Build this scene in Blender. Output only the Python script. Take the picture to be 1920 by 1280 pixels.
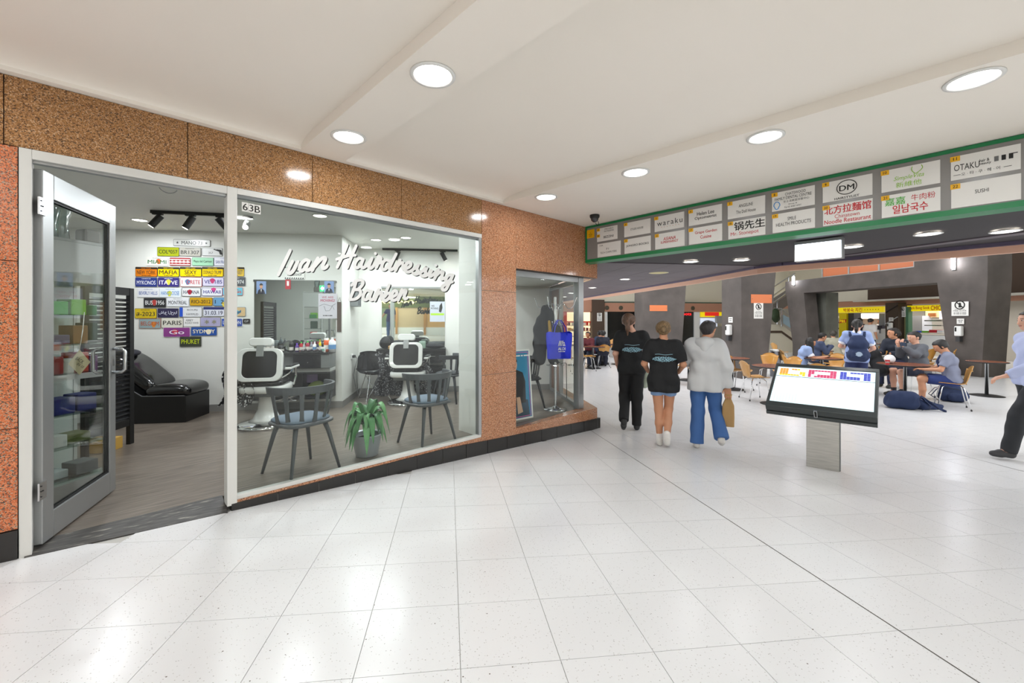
import bpy, bmesh, math, random
import numpy as np
from mathutils import Vector, Matrix, noise as mnoise
random.seed(7)
for o in list(bpy.data.objects): bpy.data.objects.remove(o)
SC = bpy.context.scene
COL = SC.collection
R = math.radians
# ------------------------------------------------------------------ camera
F, CH, HV = 787.0, 1.32, 600.0          # focal length in px of a 1920 wide frame, eye height above the shop floor, horizon row
FW = Vector((0.7013, 0.7129)); RT = Vector((0.7129, -0.7013))
cam_d = bpy.data.cameras.new('camera'); cam = bpy.data.objects.new('camera', cam_d); COL.objects.link(cam)
cam.location = (0, 0, CH); cam.rotation_euler = (R(90), 0, math.atan2(0.7129, 0.7013) - R(90))
cam_d.sensor_width = 36; cam_d.lens = F / 1920 * 36; cam_d.shift_y = -(640 - HV) / 1920
cam_d.clip_start = 0.05; cam_d.clip_end = 200
SC.camera = cam
# ------------------------------------------------------------------ world, exposure
w = bpy.data.worlds.new('world'); SC.world = w; w.use_nodes = True
w.node_tree.nodes['Background'].inputs[0].default_value = (0.96, 0.985, 1.0, 1)
w.node_tree.nodes['Background'].inputs[1].default_value = 1.55
SC.view_settings.view_transform = 'Standard'; SC.view_settings.look = 'None'
SC.view_settings.exposure = 0.5; SC.view_settings.gamma = 1; SC.view_settings.use_curve_mapping = False
SC.cycles.max_bounces = 6; SC.cycles.adaptive_threshold = .02; SC.cycles.diffuse_bounces = 3; SC.cycles.glossy_bounces = 2; SC.cycles.transparent_max_bounces = 12; SC.cycles.caustics_reflective = False; SC.cycles.caustics_refractive = False
LIGHT_W = 3.4                              # watts of one ceiling downlight
def lamp(name, loc, energy, size, rot=(0, 0, 0), color=(.91, .96, 1.0), parent=None, shape='DISK', size_y=None):
    l = bpy.data.lights.new(name, 'AREA'); l.energy = energy; l.shape = shape; l.size = size; l.color = color
    if size_y: l.size_y = size_y
    o = bpy.data.objects.new(name, l); COL.objects.link(o); o.location = loc; o.rotation_euler = rot
    if parent: o.parent = parent
    return o
# fill lamp added under the atrium ceiling to light the food-court seating
lamp('atrium_fill', (13, 5.5, 6.1), 560, 9, color=(.93, .96, 1.0), shape='RECTANGLE', size_y=9)
# ------------------------------------------------------------------ geometry of the place
E1 = Vector((0.5878, 0.8090)); E2 = Vector((0.8090, -0.5878))     # building grid, turned 54 degrees from the shopfront
RZ_E = math.atan2(-0.5878, 0.8090)                               # z rotation that lays local x on E2, local y on E1
WY, CEIL, SHOPC, FLAT = 3.615, 2.68, 2.60, -0.31
def AB(a, b, z=None):
    p = E1 * a + E2 * b
    return Vector((p.x, p.y)) if z is None else Vector((p.x, p.y, z))
def ray(u): return FW + RT * ((u - 960) / F)
def at(u, v, d):
    p = ray(u) * d
    return Vector((p.x, p.y, CH - (v - HV) / F * d))
def atz(u, v, z): return at(u, v, (CH - z) * F / (v - HV))
def aty(u, v, y=WY): return at(u, v, y / ray(u).y)
def atA(u, v, a): return at(u, v, a / ray(u).dot(E1))
def atB(u, v, b): return at(u, v, b / ray(u).dot(E2))
def zfl(x, y): return max(.02 - .0535 * x - .014 * y, FLAT)
def fl(u, v):
    r = ray(u); d = (CH - .02) / ((v - HV) / F - .0535 * r.x - .014 * r.y)
    p = r * d
    if d < 0 or .02 - .0535 * p.x - .014 * p.y < FLAT: return atz(u, v, FLAT)
    return Vector((p.x, p.y, zfl(p.x, p.y)))
# ------------------------------------------------------------------ materials
def lin(h):
    if not isinstance(h, str): return (*h, 1) if len(h) == 3 else h
    h = h.lstrip('#'); o = []
    for i in (0, 2, 4):
        c = int(h[i:i + 2], 16) / 255
        o.append(c / 12.92 if c <= .04045 else ((c + .055) / 1.055) ** 2.4)
    return (*o, 1)
_M = {}
def mat(col, rough=.5, metal=0.0, spec=.5, emit=0.0, coat=0.0, key=None):
    k = key or (col, rough, metal, spec, emit, coat)
    if k in _M: return _M[k]
    m = bpy.data.materials.new('mat_%d' % len(_M)); m.use_nodes = True
    b = m.node_tree.nodes['Principled BSDF']
    b.inputs['Base Color'].default_value = lin(col); b.inputs['Roughness'].default_value = rough
    b.inputs['Metallic'].default_value = metal; b.inputs['Specular IOR Level'].default_value = spec
    b.inputs['Coat Weight'].default_value = coat
    if emit:
        b.inputs['Emission Color'].default_value = lin(col); b.inputs['Emission Strength'].default_value = emit
    _M[k] = m
    return m
def nodes(m):
    nt = m.node_tree
    return nt, nt.nodes['Principled BSDF'], nt.nodes.new, nt.links.new
def ramp(nt, stops, fac, mode='LINEAR'):
    r = nt.nodes.new('ShaderNodeValToRGB'); r.color_ramp.interpolation = mode
    while len(r.color_ramp.elements) < len(stops): r.color_ramp.elements.new(.5)
    for e, (p, c) in zip(r.color_ramp.elements, stops): e.position = p; e.color = lin(c)
    nt.links.new(fac, r.inputs[0]); return r
def coords(nt, scale=(1, 1, 1), rot=(0, 0, 0)):
    g = nt.nodes.new('ShaderNodeNewGeometry'); mp = nt.nodes.new('ShaderNodeMapping')
    mp.inputs['Scale'].default_value = scale; mp.inputs['Rotation'].default_value = rot
    nt.links.new(g.outputs['Position'], mp.inputs[0]); return mp.outputs[0]
def noise_mat(key, stops, scale, rough=.5, spec=.5, detail=4, stretch=(1, 1, 1), rot=(0, 0, 0), bump=0.0, metal=0.0, coat=0.0):
    if key in _M: return _M[key]
    m = mat('#808080', rough, metal, spec, key=key, coat=coat); nt, b, N, L = nodes(m)
    n = N('ShaderNodeTexNoise'); n.inputs['Scale'].default_value = scale; n.inputs['Detail'].default_value = detail
    L(coords(nt, stretch, rot), n.inputs['Vector'])
    r = ramp(nt, stops, n.outputs['Fac']); L(r.outputs[0], b.inputs['Base Color'])
    if bump:
        bp = N('ShaderNodeBump'); bp.inputs['Strength'].default_value = bump; bp.inputs['Distance'].default_value = .01
        L(n.outputs['Fac'], bp.inputs['Height']); L(bp.outputs[0], b.inputs['Normal'])
    return m
def granite(key, dark, mid, light, fleck, rough=.12):
    m = mat('#808080', rough, key=key); nt, b, N, L = nodes(m); c = coords(nt)
    v = N('ShaderNodeTexVoronoi'); v.inputs['Scale'].default_value = 220; L(c, v.inputs['Vector'])
    n = N('ShaderNodeTexNoise'); n.inputs['Scale'].default_value = 70; n.inputs['Detail'].default_value = 5; n.inputs['Roughness'].default_value = .7
    L(c, n.inputs['Vector'])
    sp = N('ShaderNodeSeparateColor'); L(v.outputs['Color'], sp.inputs[0])
    r1 = ramp(nt, [(0, dark), (.16, dark), (.2, mid), (.58, mid), (.62, light), (.88, light), (.9, fleck)], sp.outputs[0], 'CONSTANT')
    r2 = ramp(nt, [(.3, (.35, .3, .27)), (.55, (1, 1, 1))], n.outputs['Fac'])
    mx = N('ShaderNodeMix'); mx.data_type = 'RGBA'; mx.blend_type = 'MULTIPLY'; mx.inputs[0].default_value = .5
    L(r1.outputs[0], mx.inputs[6]); L(r2.outputs[0], mx.inputs[7]); L(mx.outputs[2], b.inputs['Base Color'])
    return m
def glass_mat(key, tint=(.93, .96, .95), ior=.035, rough=0.0):
    m = bpy.data.materials.new(key); m.use_nodes = True; nt = m.node_tree; nt.nodes.clear()
    o = nt.nodes.new('ShaderNodeOutputMaterial'); mx = nt.nodes.new('ShaderNodeMixShader'); t = nt.nodes.new('ShaderNodeBsdfTransparent')
    g = nt.nodes.new('ShaderNodeBsdfGlossy'); f = nt.nodes.new('ShaderNodeLayerWeight'); f.inputs[0].default_value = .5
    t.inputs[0].default_value = (*tint, 1); g.inputs['Roughness'].default_value = rough
    L = nt.links.new; p = nt.nodes.new('ShaderNodeMath'); p.operation = 'POWER'; p.inputs[1].default_value = 4.5
    q = nt.nodes.new('ShaderNodeMath'); q.operation = 'MULTIPLY_ADD'; q.inputs[1].default_value = .9; q.inputs[2].default_value = ior
    L(f.outputs['Facing'], p.inputs[0]); L(p.outputs[0], q.inputs[0])
    L(q.outputs[0], mx.inputs[0]); L(t.outputs[0], mx.inputs[1]); L(g.outputs[0], mx.inputs[2]); L(mx.outputs[0], o.inputs[0])
    return m
def terrazzo(key, base, base2, grout=None):
    m = mat('#808080', .16, spec=.5, key=key); nt, b, N, L = nodes(m); c = coords(nt)
    n = N('ShaderNodeTexNoise'); n.inputs['Scale'].default_value = 1.3; n.inputs['Detail'].default_value = 3; L(c, n.inputs['Vector'])
    r0 = ramp(nt, [(.3, base), (.7, base2)], n.outputs['Fac'])
    v = N('ShaderNodeTexVoronoi'); v.inputs['Scale'].default_value = 130; L(c, v.inputs['Vector'])
    sp = N('ShaderNodeSeparateColor'); L(v.outputs['Color'], sp.inputs[0])
    r1 = ramp(nt, [(0, '#8d857a'), (.05, '#c9c4bb'), (.12, '#ffffff')], sp.outputs[0], 'CONSTANT')
    ds = ramp(nt, [(.25, (0, 0, 0)), (.4, (1, 1, 1))], v.outputs['Distance'])
    m1 = N('ShaderNodeMix'); m1.data_type = 'RGBA'; L(ds.outputs[0], m1.inputs[0]); L(r1.outputs[0], m1.inputs[6]); m1.inputs[7].default_value = (1, 1, 1, 1)
    v2 = N('ShaderNodeTexVoronoi'); v2.inputs['Scale'].default_value = 22; L(c, v2.inputs['Vector'])
    sp2 = N('ShaderNodeSeparateColor'); L(v2.outputs['Color'], sp2.inputs[0])
    g2 = N('ShaderNodeMath'); g2.operation = 'LESS_THAN'; g2.inputs[1].default_value = .07; L(v2.outputs['Distance'], g2.inputs[0])
    g3 = N('ShaderNodeMath'); g3.operation = 'GREATER_THAN'; g3.inputs[1].default_value = .8; L(sp2.outputs[0], g3.inputs[0])
    g4 = N('ShaderNodeMath'); g4.operation = 'MULTIPLY'; L(g2.outputs[0], g4.inputs[0]); L(g3.outputs[0], g4.inputs[1])
    mx = N('ShaderNodeMix'); mx.data_type = 'RGBA'; mx.blend_type = 'MULTIPLY'; mx.inputs[0].default_value = .55
    L(r0.outputs[0], mx.inputs[6]); L(m1.outputs[2], mx.inputs[7])
    m2 = N('ShaderNodeMix'); m2.data_type = 'RGBA'; L(g4.outputs[0], m2.inputs[0]); L(mx.outputs[2], m2.inputs[6]); m2.inputs[7].default_value = lin('#6f675d')
    L(m2.outputs[2], b.inputs['Base Color'])
    b.inputs['Roughness'].default_value = .24; b.inputs['Specular IOR Level'].default_value = .45
    return m
# ------------------------------------------------------------------ mesh builder
class MB:
    def __init__(s): s.v = []; s.f = []
    def add(s, vs, fs):
        o = len(s.v); s.v += [tuple(v) for v in vs]; s.f += [tuple(i + o for i in f) for f in fs]; return s
    def box(s, x0, x1, y0, y1, z0, z1, M=None):
        vs = [Vector((x, y, z)) for z in (z0, z1) for y in (y0, y1) for x in (x0, x1)]
        if M is not None: vs = [M @ v for v in vs]
        return s.add(vs, [(0, 2, 3, 1), (4, 5, 7, 6), (0, 1, 5, 4), (2, 6, 7, 3), (0, 4, 6, 2), (1, 3, 7, 5)])
    def hexa(s, b, t):      # 4 bottom and 4 top points, counter-clockwise seen from above
        return s.add(list(b) + list(t), [(3, 2, 1, 0), (4, 5, 6, 7), (0, 1, 5, 4), (1, 2, 6, 5), (2, 3, 7, 6), (3, 0, 4, 7)])
    def prism(s, poly, z0, z1):
        n = len(poly); vs = [(p[0], p[1], z0) for p in poly] + [(p[0], p[1], z1) for p in poly]
        return s.add(vs, [tuple(range(n - 1, -1, -1)), tuple(range(n, 2 * n))] + [(i, (i + 1) % n, n + (i + 1) % n, n + i) for i in range(n)])
    def slab(s, poly, y0, y1):   # outline in local x,z; depth y0..y1 (y0 is the front)
        n = len(poly); vs = [(p[0], y0, p[1]) for p in poly] + [(p[0], y1, p[1]) for p in poly]
        return s.add(vs, [tuple(range(n)), tuple(range(2 * n - 1, n - 1, -1))] + [(i, n + i, n + (i + 1) % n, (i + 1) % n) for i in range(n)])
    def tube(s, pts, r, n=8, closed=False, flat=1.0):
        pts = [Vector(p) for p in pts]; m = len(pts)
        rs = r if isinstance(r, (list, tuple)) else [r] * m
        t0 = (pts[1] - pts[0]).normalized(); up = Vector((0, 0, 1)) if abs(t0.z) < .9 else Vector((1, 0, 0))
        nrm = t0.cross(up).normalized(); rings = []
        for i in range(m):
            if closed: t = pts[(i + 1) % m] - pts[i - 1]
            else: t = pts[min(i + 1, m - 1)] - pts[max(i - 1, 0)]
            t.normalize(); nrm = (nrm - t * nrm.dot(t)).normalized(); bn = t.cross(nrm)
            rings.append([pts[i] + (nrm * math.cos(a) + bn * math.sin(a) * flat) * rs[i] for a in [2 * math.pi * k / n for k in range(n)]])
        return s.loft(rings, closed)
    def loft(s, rings, closed=False, cap=True):
        n = len(rings[0]); m = len(rings); vs = [p for r_ in rings for p in r_]; fs = []
        for i in range(m if closed else m - 1):
            a, b = i * n, ((i + 1) % m) * n
            fs += [(a + k, a + (k + 1) % n, b + (k + 1) % n, b + k) for k in range(n)]
        if not closed and cap: fs += [tuple(range(n - 1, -1, -1)), tuple((m - 1) * n + k for k in range(n))]
        return s.add(vs, fs)
    def lathe(s, prof, n=24, c=(0, 0, 0)):
        rings = [[(c[0] + r_ * math.cos(2 * math.pi * k / n), c[1] + r_ * math.sin(2 * math.pi * k / n), c[2] + z) for k in range(n)] for r_, z in prof]
        return s.loft(rings)
    def ball(s, c, r, n=12, m=8):
        rx, ry, rz = r if isinstance(r, (tuple, list)) else (r, r, r)
        rings = []
        for i in range(m + 1):
            ph = -math.pi / 2 + math.pi * i / m; cr = max(math.cos(ph), .02)
            rings.append([(c[0] + rx * cr * math.cos(2 * math.pi * k / n), c[1] + ry * cr * math.sin(2 * math.pi * k / n), c[2] + rz * math.sin(ph)) for k in range(n)])
        return s.loft(rings)
    def grid(s, fn, nu, nv, thick=0.0):
        vs = [Vector(fn(i / nu, j / nv)) for j in range(nv + 1) for i in range(nu + 1)]
        fs = [(j * (nu + 1) + i, j * (nu + 1) + i + 1, (j + 1) * (nu + 1) + i + 1, (j + 1) * (nu + 1) + i) for j in range(nv) for i in range(nu)]
        if thick:
            nr = [Vector((0, 0, 0)) for _ in vs]
            for f in fs:
                q = (vs[f[1]] - vs[f[0]]).cross(vs[f[3]] - vs[f[0]])
                for i in f: nr[i] += q
            k = len(vs); back = [v - n_.normalized() * thick for v, n_ in zip(vs, nr)]
            bf = [tuple(i + k for i in reversed(f)) for f in fs]
            edge = [j * (nu + 1) for j in range(nv + 1)]; e2 = [j * (nu + 1) + nu for j in range(nv + 1)]
            sf = []
            for j in range(nv): sf += [(edge[j + 1], edge[j], edge[j] + k, edge[j + 1] + k), (e2[j], e2[j + 1], e2[j + 1] + k, e2[j] + k)]
            for i in range(nu):
                t = nv * (nu + 1)
                sf += [(i, i + 1, i + 1 + k, i + k), (t + i + 1, t + i, t + i + k, t + i + 1 + k)]
            return s.add(vs + back, fs + bf + sf)
        return s.add(vs, fs)
    def mesh(s, name='mesh', smooth=False):
        me = bpy.data.meshes.new(name); me.from_pydata(s.v, [], s.f); me.update()
        if smooth:
            me.polygons.foreach_set('use_smooth', [True] * len(me.polygons))
        return me
    def build(s, name, m, parent=None, smooth=False, bevel=0.0, loc=None, rot=None, label=None):
        return mk(name, s.mesh(name, smooth), m, parent, bevel, loc, rot, label)
def mk(name, me, m, parent=None, bevel=0.0, loc=None, rot=None, label=None):
    if m is not None and not me.materials: me.materials.append(m)
    o = bpy.data.objects.new(name, me); COL.objects.link(o)
    if parent is not None: o.parent = parent
    if loc is not None: o.location = loc
    if rot is not None: o.rotation_euler = rot
    if label: o['label'] = label
    if bevel:
        b = o.modifiers.new('bevel', 'BEVEL'); b.width = bevel; b.segments = 2; b.limit_method = 'ANGLE'; b.angle_limit = R(40)
    return o
def shade(h, f):
    h = h.lstrip('#'); return '#' + ''.join('%02x' % max(0, min(255, int(int(h[i:i + 2], 16) * f))) for i in (0, 2, 4))
def tag(o, label=None, cat=None, group=None, kind=None):
    if label: o['label'] = label
    if cat: o['category'] = cat
    if group: o['group'] = group
    if kind: o['kind'] = kind
    return o
def T(name, label, cat, loc=(0, 0, 0), rz=0.0, group=None):
    o = bpy.data.objects.new(name, None); COL.objects.link(o); o.empty_display_size = .1
    o.location = tuple(loc) if len(loc) == 3 else (loc[0], loc[1], 0); o.rotation_euler = (0, 0, rz)
    return tag(o, label, cat, group)
def ST(name, label, loc=(0, 0, 0), rz=0.0):
    o = bpy.data.objects.new(name, None); COL.objects.link(o); o.location = loc; o.rotation_euler = (0, 0, rz)
    return tag(o, label, kind='structure')
def dup(root, loc, rz, label=None, group=None):
    r = root.copy(); COL.objects.link(r); r.location = tuple(loc); r.rotation_euler = (0, 0, rz)
    if label: r['label'] = label
    if group: r['group'] = group
    for ch in root.children:
        c = ch.copy(); COL.objects.link(c); c.parent = r
        for g in ch.children:
            d = g.copy(); COL.objects.link(d); d.parent = c
    return r
def clip(poly, a, b, c):      # keep the side where a*x+b*y<=c
    out = []
    for i in range(len(poly)):
        p, q = poly[i - 1], poly[i]; fp, fq = a * p[0] + b * p[1] - c, a * q[0] + b * q[1] - c
        if (fp <= 0) != (fq <= 0):
            t = fp / (fp - fq); out.append((p[0] + (q[0] - p[0]) * t, p[1] + (q[1] - p[1]) * t))
        if fq <= 0: out.append(tuple(q))
    return out
# ------------------------------------------------------------------ lettering
_TX = {}
def text_mesh(body, bold=0.0, shear=0.0, extrude=.0, spacing=1.0):
    k = (body, bold, shear, extrude, spacing)
    if k in _TX: return _TX[k]
    cu = bpy.data.curves.new('text', 'FONT'); cu.body = body; cu.align_x = 'CENTER'; cu.align_y = 'CENTER'; cu.offset = bold; cu.shear = shear
    cu.extrude = extrude; cu.space_character = spacing; cu.resolution_u = 3; cu.fill_mode = 'FRONT' if not extrude else 'BOTH'
    ob = bpy.data.objects.new('text', cu); me = bpy.data.meshes.new_from_object(ob)
    bpy.data.objects.remove(ob); bpy.data.curves.remove(cu)
    co = np.zeros(len(me.vertices) * 3); me.vertices.foreach_get('co', co); co = co.reshape(-1, 3)
    if len(co):
        lo, hi = co.min(0), co.max(0); co[:, :2] -= (lo[:2] + hi[:2]) / 2; dim = hi - lo
        me.vertices.foreach_set('co', co.ravel()); me.update()
    else: dim = np.array([1, 1, 0])
    _TX[k] = (me, float(dim[0]) or 1, float(dim[1]) or 1); return _TX[k]
def text(parent, body, x, z, w=None, h=None, m=None, y=-.004, bold=.0, shear=0.0, name='lettering', spacing=1.0, rot=0.0):
    """lettering on a board whose front faces local -y; centre x,z; fitted to width w and/or height h"""
    me, tw, th = text_mesh(body, 0, shear, 0, spacing)
    sx = w / tw if w else h / th; sz = h / th if h else sx
    if bold:
        n = len(me.vertices); co = np.zeros(n * 3); me.vertices.foreach_get('co', co); co = co.reshape(-1, 3); vs, fs = [], []
        for k, (dx, dy) in enumerate(((0, 0), (bold, 0), (-bold, 0), (0, bold * .6), (0, -bold * .6))):
            q = co + np.array((dx, dy, -.00012 * k)); vs += [tuple(v) for v in q]; fs += [tuple(i + n * k for i in p.vertices) for p in me.polygons]
        me2 = bpy.data.meshes.new('lettering'); me2.from_pydata(vs, [], fs)
    else: me2 = me.copy(); me2.materials.clear()
    o = mk(name, me2, m, parent); o.scale = (sx, sz, 1); o.location = (x, y, z); o.rotation_euler = (R(90), rot, 0)
    return o

def bars(parent, x, z, w, h, m, y=-.007, words=(3, 5, 2, 6), name='small_print'):
    """a line of print too small to read"""
    mb = MB(); tot = sum(words) + len(words) - 1; u = w / tot; c = x - w / 2
    for k in words: mb.box(c, c + u * k, y - .0006, y, z - h / 2, z + h / 2); c += u * (k + 1)
    return mb.build(name, m, parent)
# ------------------------------------------------------------------ shared materials
M_gran_tan = granite('granite_tan', '#604630', '#a27344', '#bd8c5e', '#d4ae86', .14)
M_gran_pink = granite('granite_pink', '#75513c', '#b87a56', '#d09a74', '#e2b896', .14)
M_gran_red = granite('granite_red', '#5c4a3c', '#cc6c3e', '#dc885a', '#b09c84', .25)
M_base = mat('#242220', .3); M_bed = mat('#b4b1ab', .6); M_joint = mat('#4a463f', .5)
M_terr = terrazzo('terrazzo', '#e5e4e4', '#e2e1e1')
M_alu = mat('#d8d7d2', .35); M_alu_grey = mat('#a9abab', .32, .75); M_alu_dark = mat('#6d7070', .35, .6)
M_white = noise_mat('ceiling_paint', [(.3, '#f7f0e5'), (.7, '#faf3e9')], .8, .7)
M_wall = noise_mat('wall_paint', [(.3, '#dcdcd6'), (.7, '#e3e3dd')], 1.2, .55)
M_glass = glass_mat('window_glass', (.94, .965, .95), .02); M_glass2 = glass_mat('corner_glass', (.96, .98, .97), .01); M_glass_door = glass_mat('door_glass', (.9, .92, .91))
M_mirror = mat('#dfe6e3', .02, 1.0, key='mirror')
M_black = mat('#121212', .45); M_blackgloss = mat('#0c0c0d', .18); M_steel = mat('#c4c6c8', .22, 1.0); M_chrome = mat('#d9dadb', .08, 1.0)
M_whitep = mat('#e9e9e6', .35); M_rubber = mat('#1a1a1a', .6); M_lens = mat('#fff8ee', .4, emit=9.0); M_lens.cycles.emission_sampling = 'NONE'
M_vinyl = noise_mat('vinyl_plank', [(.25, '#4c443d'), (.5, '#71675d'), (.75, '#8d8277')], 3.2, .3, stretch=(1.2, 16, 1), rot=(0, 0, R(36)), detail=8)
M_greybase = mat('#85837f', .5)
M_conc = noise_mat('concrete', [(.3, '#4a4441'), (.55, '#57504c'), (.75, '#625a56')], 1.6, .75, detail=7, bump=.15)
M_conc2 = noise_mat('concrete_green', [(.3, '#5c5d55'), (.7, '#76776d')], 1.4, .75, detail=7)
M_mauve = noise_mat('mauve_panel', [(.3, '#574f55'), (.7, '#60585f')], .7, .55)
M_salmon = mat('#e8b79c', .5); M_salmon_d = mat('#b5836a', .55); M_cream = mat('#d9d2bf', .6); M_orange = mat('#d5794a', .55)
M_ink = mat('#16150f', .6); M_red = mat('#c4222a', .5); M_paper = mat('#e8e6e1', .55); M_yel = mat('#e0b400', .5); M_brown = mat('#4a382a', .6)
# ------------------------------------------------------------------ mall floor: ramp in front of the shop, level food court
G = .405; A0, B0 = 2.88, 2.07
CRA, CRB, CRC = .0535, .014, .33          # ramp meets the level floor where CRA*x+CRB*y=CRC
fb = MB()
def region(a0, a1, b0, b1): return [tuple(AB(a0, b0)), tuple(AB(a0, b1)), tuple(AB(a1, b1)), tuple(AB(a1, b0))]
for poly in (clip(clip(region(-12, 30, -14, 24), CRA, CRB, CRC), 0, 1, WY + .3), clip(clip(region(-12, 30, -14, 24), -CRA, -CRB, -CRC), -E2.x, -E2.y, -1.9)):
    top = [(p[0], p[1], (zfl(*p) if zfl(*p) > FLAT + 1e-6 else FLAT) - .005) for p in poly]
    n = len(top); fb.add(top + [(x, y, z - .1) for x, y, z in top], [tuple(range(n)), tuple(range(2 * n - 1, n - 1, -1))] + [(i, n + i, n + (i + 1) % n, (i + 1) % n) for i in range(n)])
floor = tag(fb.build('floor', M_bed), 'white terrazzo mall floor ramping down to the food court', kind='structure')
def in_view(p):
    d = p.x * FW.x + p.y * FW.y
    if d < .6: return None
    u = 960 + F * (p.x * RT.x + p.y * RT.y) / d; v = HV + (CH - zfl(p.x, p.y)) * F / d
    return d if -60 < u < 1980 and v < 1330 else None
cells = []
for i in range(-28, 60):
    for j in range(-32, 50):
        a, b = A0 + i * G, B0 + j * G; c = AB(a + G / 2, b + G / 2)
        if b + G / 2 < B0 and c.y > WY + .15: continue
        g = .0013; gl = .004 if j in (0, 10) else g; gr = .004 if j in (-1, 9) else g
        poly = [tuple(AB(a + g, b + gl)), tuple(AB(a + g, b + G - gr)), tuple(AB(a + G - g, b + G - gr)), tuple(AB(a + G - g, b + gl))]
        if b + G / 2 < B0: poly = clip(poly, 0, 1, WY)
        if len(poly) < 3: continue
        d = in_view(c); cells.append((d if d else 1e3 + c.length, poly))
cells.sort(key=lambda q: q[0])
def tile_mesh(mb, poly):
    for q in (clip(poly, CRA, CRB, CRC), clip(poly, -CRA, -CRB, -CRC)):
        if len(q) < 3: continue
        n = len(q); t = [(x, y, zfl(x, y)) for x, y in q]
        mb.add(t + [(x, y, z - .008) for x, y, z in t], [tuple(range(n))] + [(i, n + i, n + (i + 1) % n, (i + 1) % n) for i in range(n)])
far = MB()
for k, (d, poly) in enumerate(cells):
    if k < 300:
        mb = MB(); tile_mesh(mb, poly); mb.build('floor_tile', M_terr, floor)
    else: tile_mesh(far, poly)
o = far.build('floor_tile_field', M_terr, floor); o['kind'] = 'stuff'
for b in (B0, B0 + 10 * G):
    js = MB(); pts = [AB(a, b) for a in (0.4, 1.2, 2.5, 4, 5.3, 5.9, 6.3, 8, 12, 18, 26)]
    for p, q in zip(pts[:-1], pts[1:]):
        nx = Vector((E2.x, E2.y)) * .0035
        js.add([(*(p - nx), zfl(*p) + .0005), (*(p + nx), zfl(*p) + .0005), (*(q + nx), zfl(*q) + .0005), (*(q - nx), zfl(*q) + .0005)], [(0, 1, 2, 3)])
    js.build('expansion_joint', M_joint, floor)
# ------------------------------------------------------------------ mall ceiling with shallow trays and ribs
cb = MB()
def cz(x0, x1, y0, y1, z): cb.box(x0, x1, y0, y1, z, z + .05)
TR = .075
ribs = [(-3.26, -2.9), (-1.06, -.70), (1.145, 1.50), (3.355, 5.12)]
for x0, x1 in ribs: cb.box(x0, x1, -7, WY + .1, CEIL, CEIL + .16)
trays = MB()
for x0, x1 in ((-6, -3.26), (-2.9, -1.06), (-.70, 1.145), (1.50, 3.355)):
    cb.box(x0, x1, -7, 3.3, CEIL + TR + .004, CEIL + .16); cb.box(x0, x1, 3.56, WY + .1, CEIL, CEIL + .16)
    trays.grid(lambda p, q: (x0 + (x1 - x0) * p, 3.575 - 4.0 * q * q * (2 if q > .99 else 1), CEIL + TR * math.sin(min(1, q / .28) * math.pi / 2)), 1, 40)
ceiling = tag(cb.build('ceiling', M_white), 'white plaster mall ceiling with shallow recessed trays', kind='structure')
trays.build('ceiling_tray', M_white, ceiling, smooth=True)
# ------------------------------------------------------------------ shopfront, granite
def gslab(parent, m, x0, x1, z0, z1, y=WY, t=.05): return MB().box(x0 + .002, x1 - .002, y, y + t, z0 + .002, z1 - .002).build('granite_slab', m, parent, bevel=.002)
FB = 2.29
xs = [aty(u, 300).x for u in (352, 586, 753, 903)]
wl = tag(MB().box(-4.2, -.325, WY + .012, WY + .13, 0, FB).build('wall_left', M_brown), 'red granite pier left of the shop door', kind='structure')
for z0, z1 in ((.15, .716), (.716, 1.65), (1.65, FB)):
    for x0, x1 in ((-2.2, -1.3), (-1.3, -.323)): gslab(wl, M_gran_red, x0, x1, z0, z1)
for x0, x1 in ((-2.2, -1.25), (-1.25, -.323)): MB().box(x0, x1 - .002, WY - .012, WY + .04, -.1, .148).build('base_tile', M_base, wl, bevel=.002)
wf = tag(MB().box(-4.2, 3.629, WY + .012, WY + .13, FB, CEIL + .05).build('wall_front', M_brown), 'tan speckled granite fascia above the shop door and window', kind='structure')
for x0, x1 in zip([-2.0, -.375] + xs[:-1], [-.375] + xs): gslab(wf, M_gran_tan, x0, x1, FB, CEIL)
wc = tag(MB().box(3.08, 3.625, WY + .012, 4.04, -.25, CEIL).build('wall_pier', M_wall), 'pink granite pier between the two shop windows', kind='structure')
for z0, z1 in ((-.1, .695), (.695, 1.657), (1.657, CEIL)): gslab(wc, M_gran_pink, 3.076, 3.629, z0, z1)
wr = tag(MB().box(3.63, 5.33, WY + .012, WY + .13, 1.95, CEIL).build('wall_right', M_brown), 'granite fascia over the corner window', kind='structure')
for x0, x1 in ((3.629, 4.195), (4.195, 4.77), (4.77, 5.36)): gslab(wr, M_gran_pink, x0, x1, 1.95, CEIL)
mr = Matrix.Translation((5.36, WY, 0)) @ Matrix.Rotation(R(54), 4, 'Z')
for k in range(3): MB().box(.0 + .7 * k, .697 + .7 * k, 0, .05, 1.95, CEIL, mr).build('granite_slab', M_gran_pink, wr)
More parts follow.
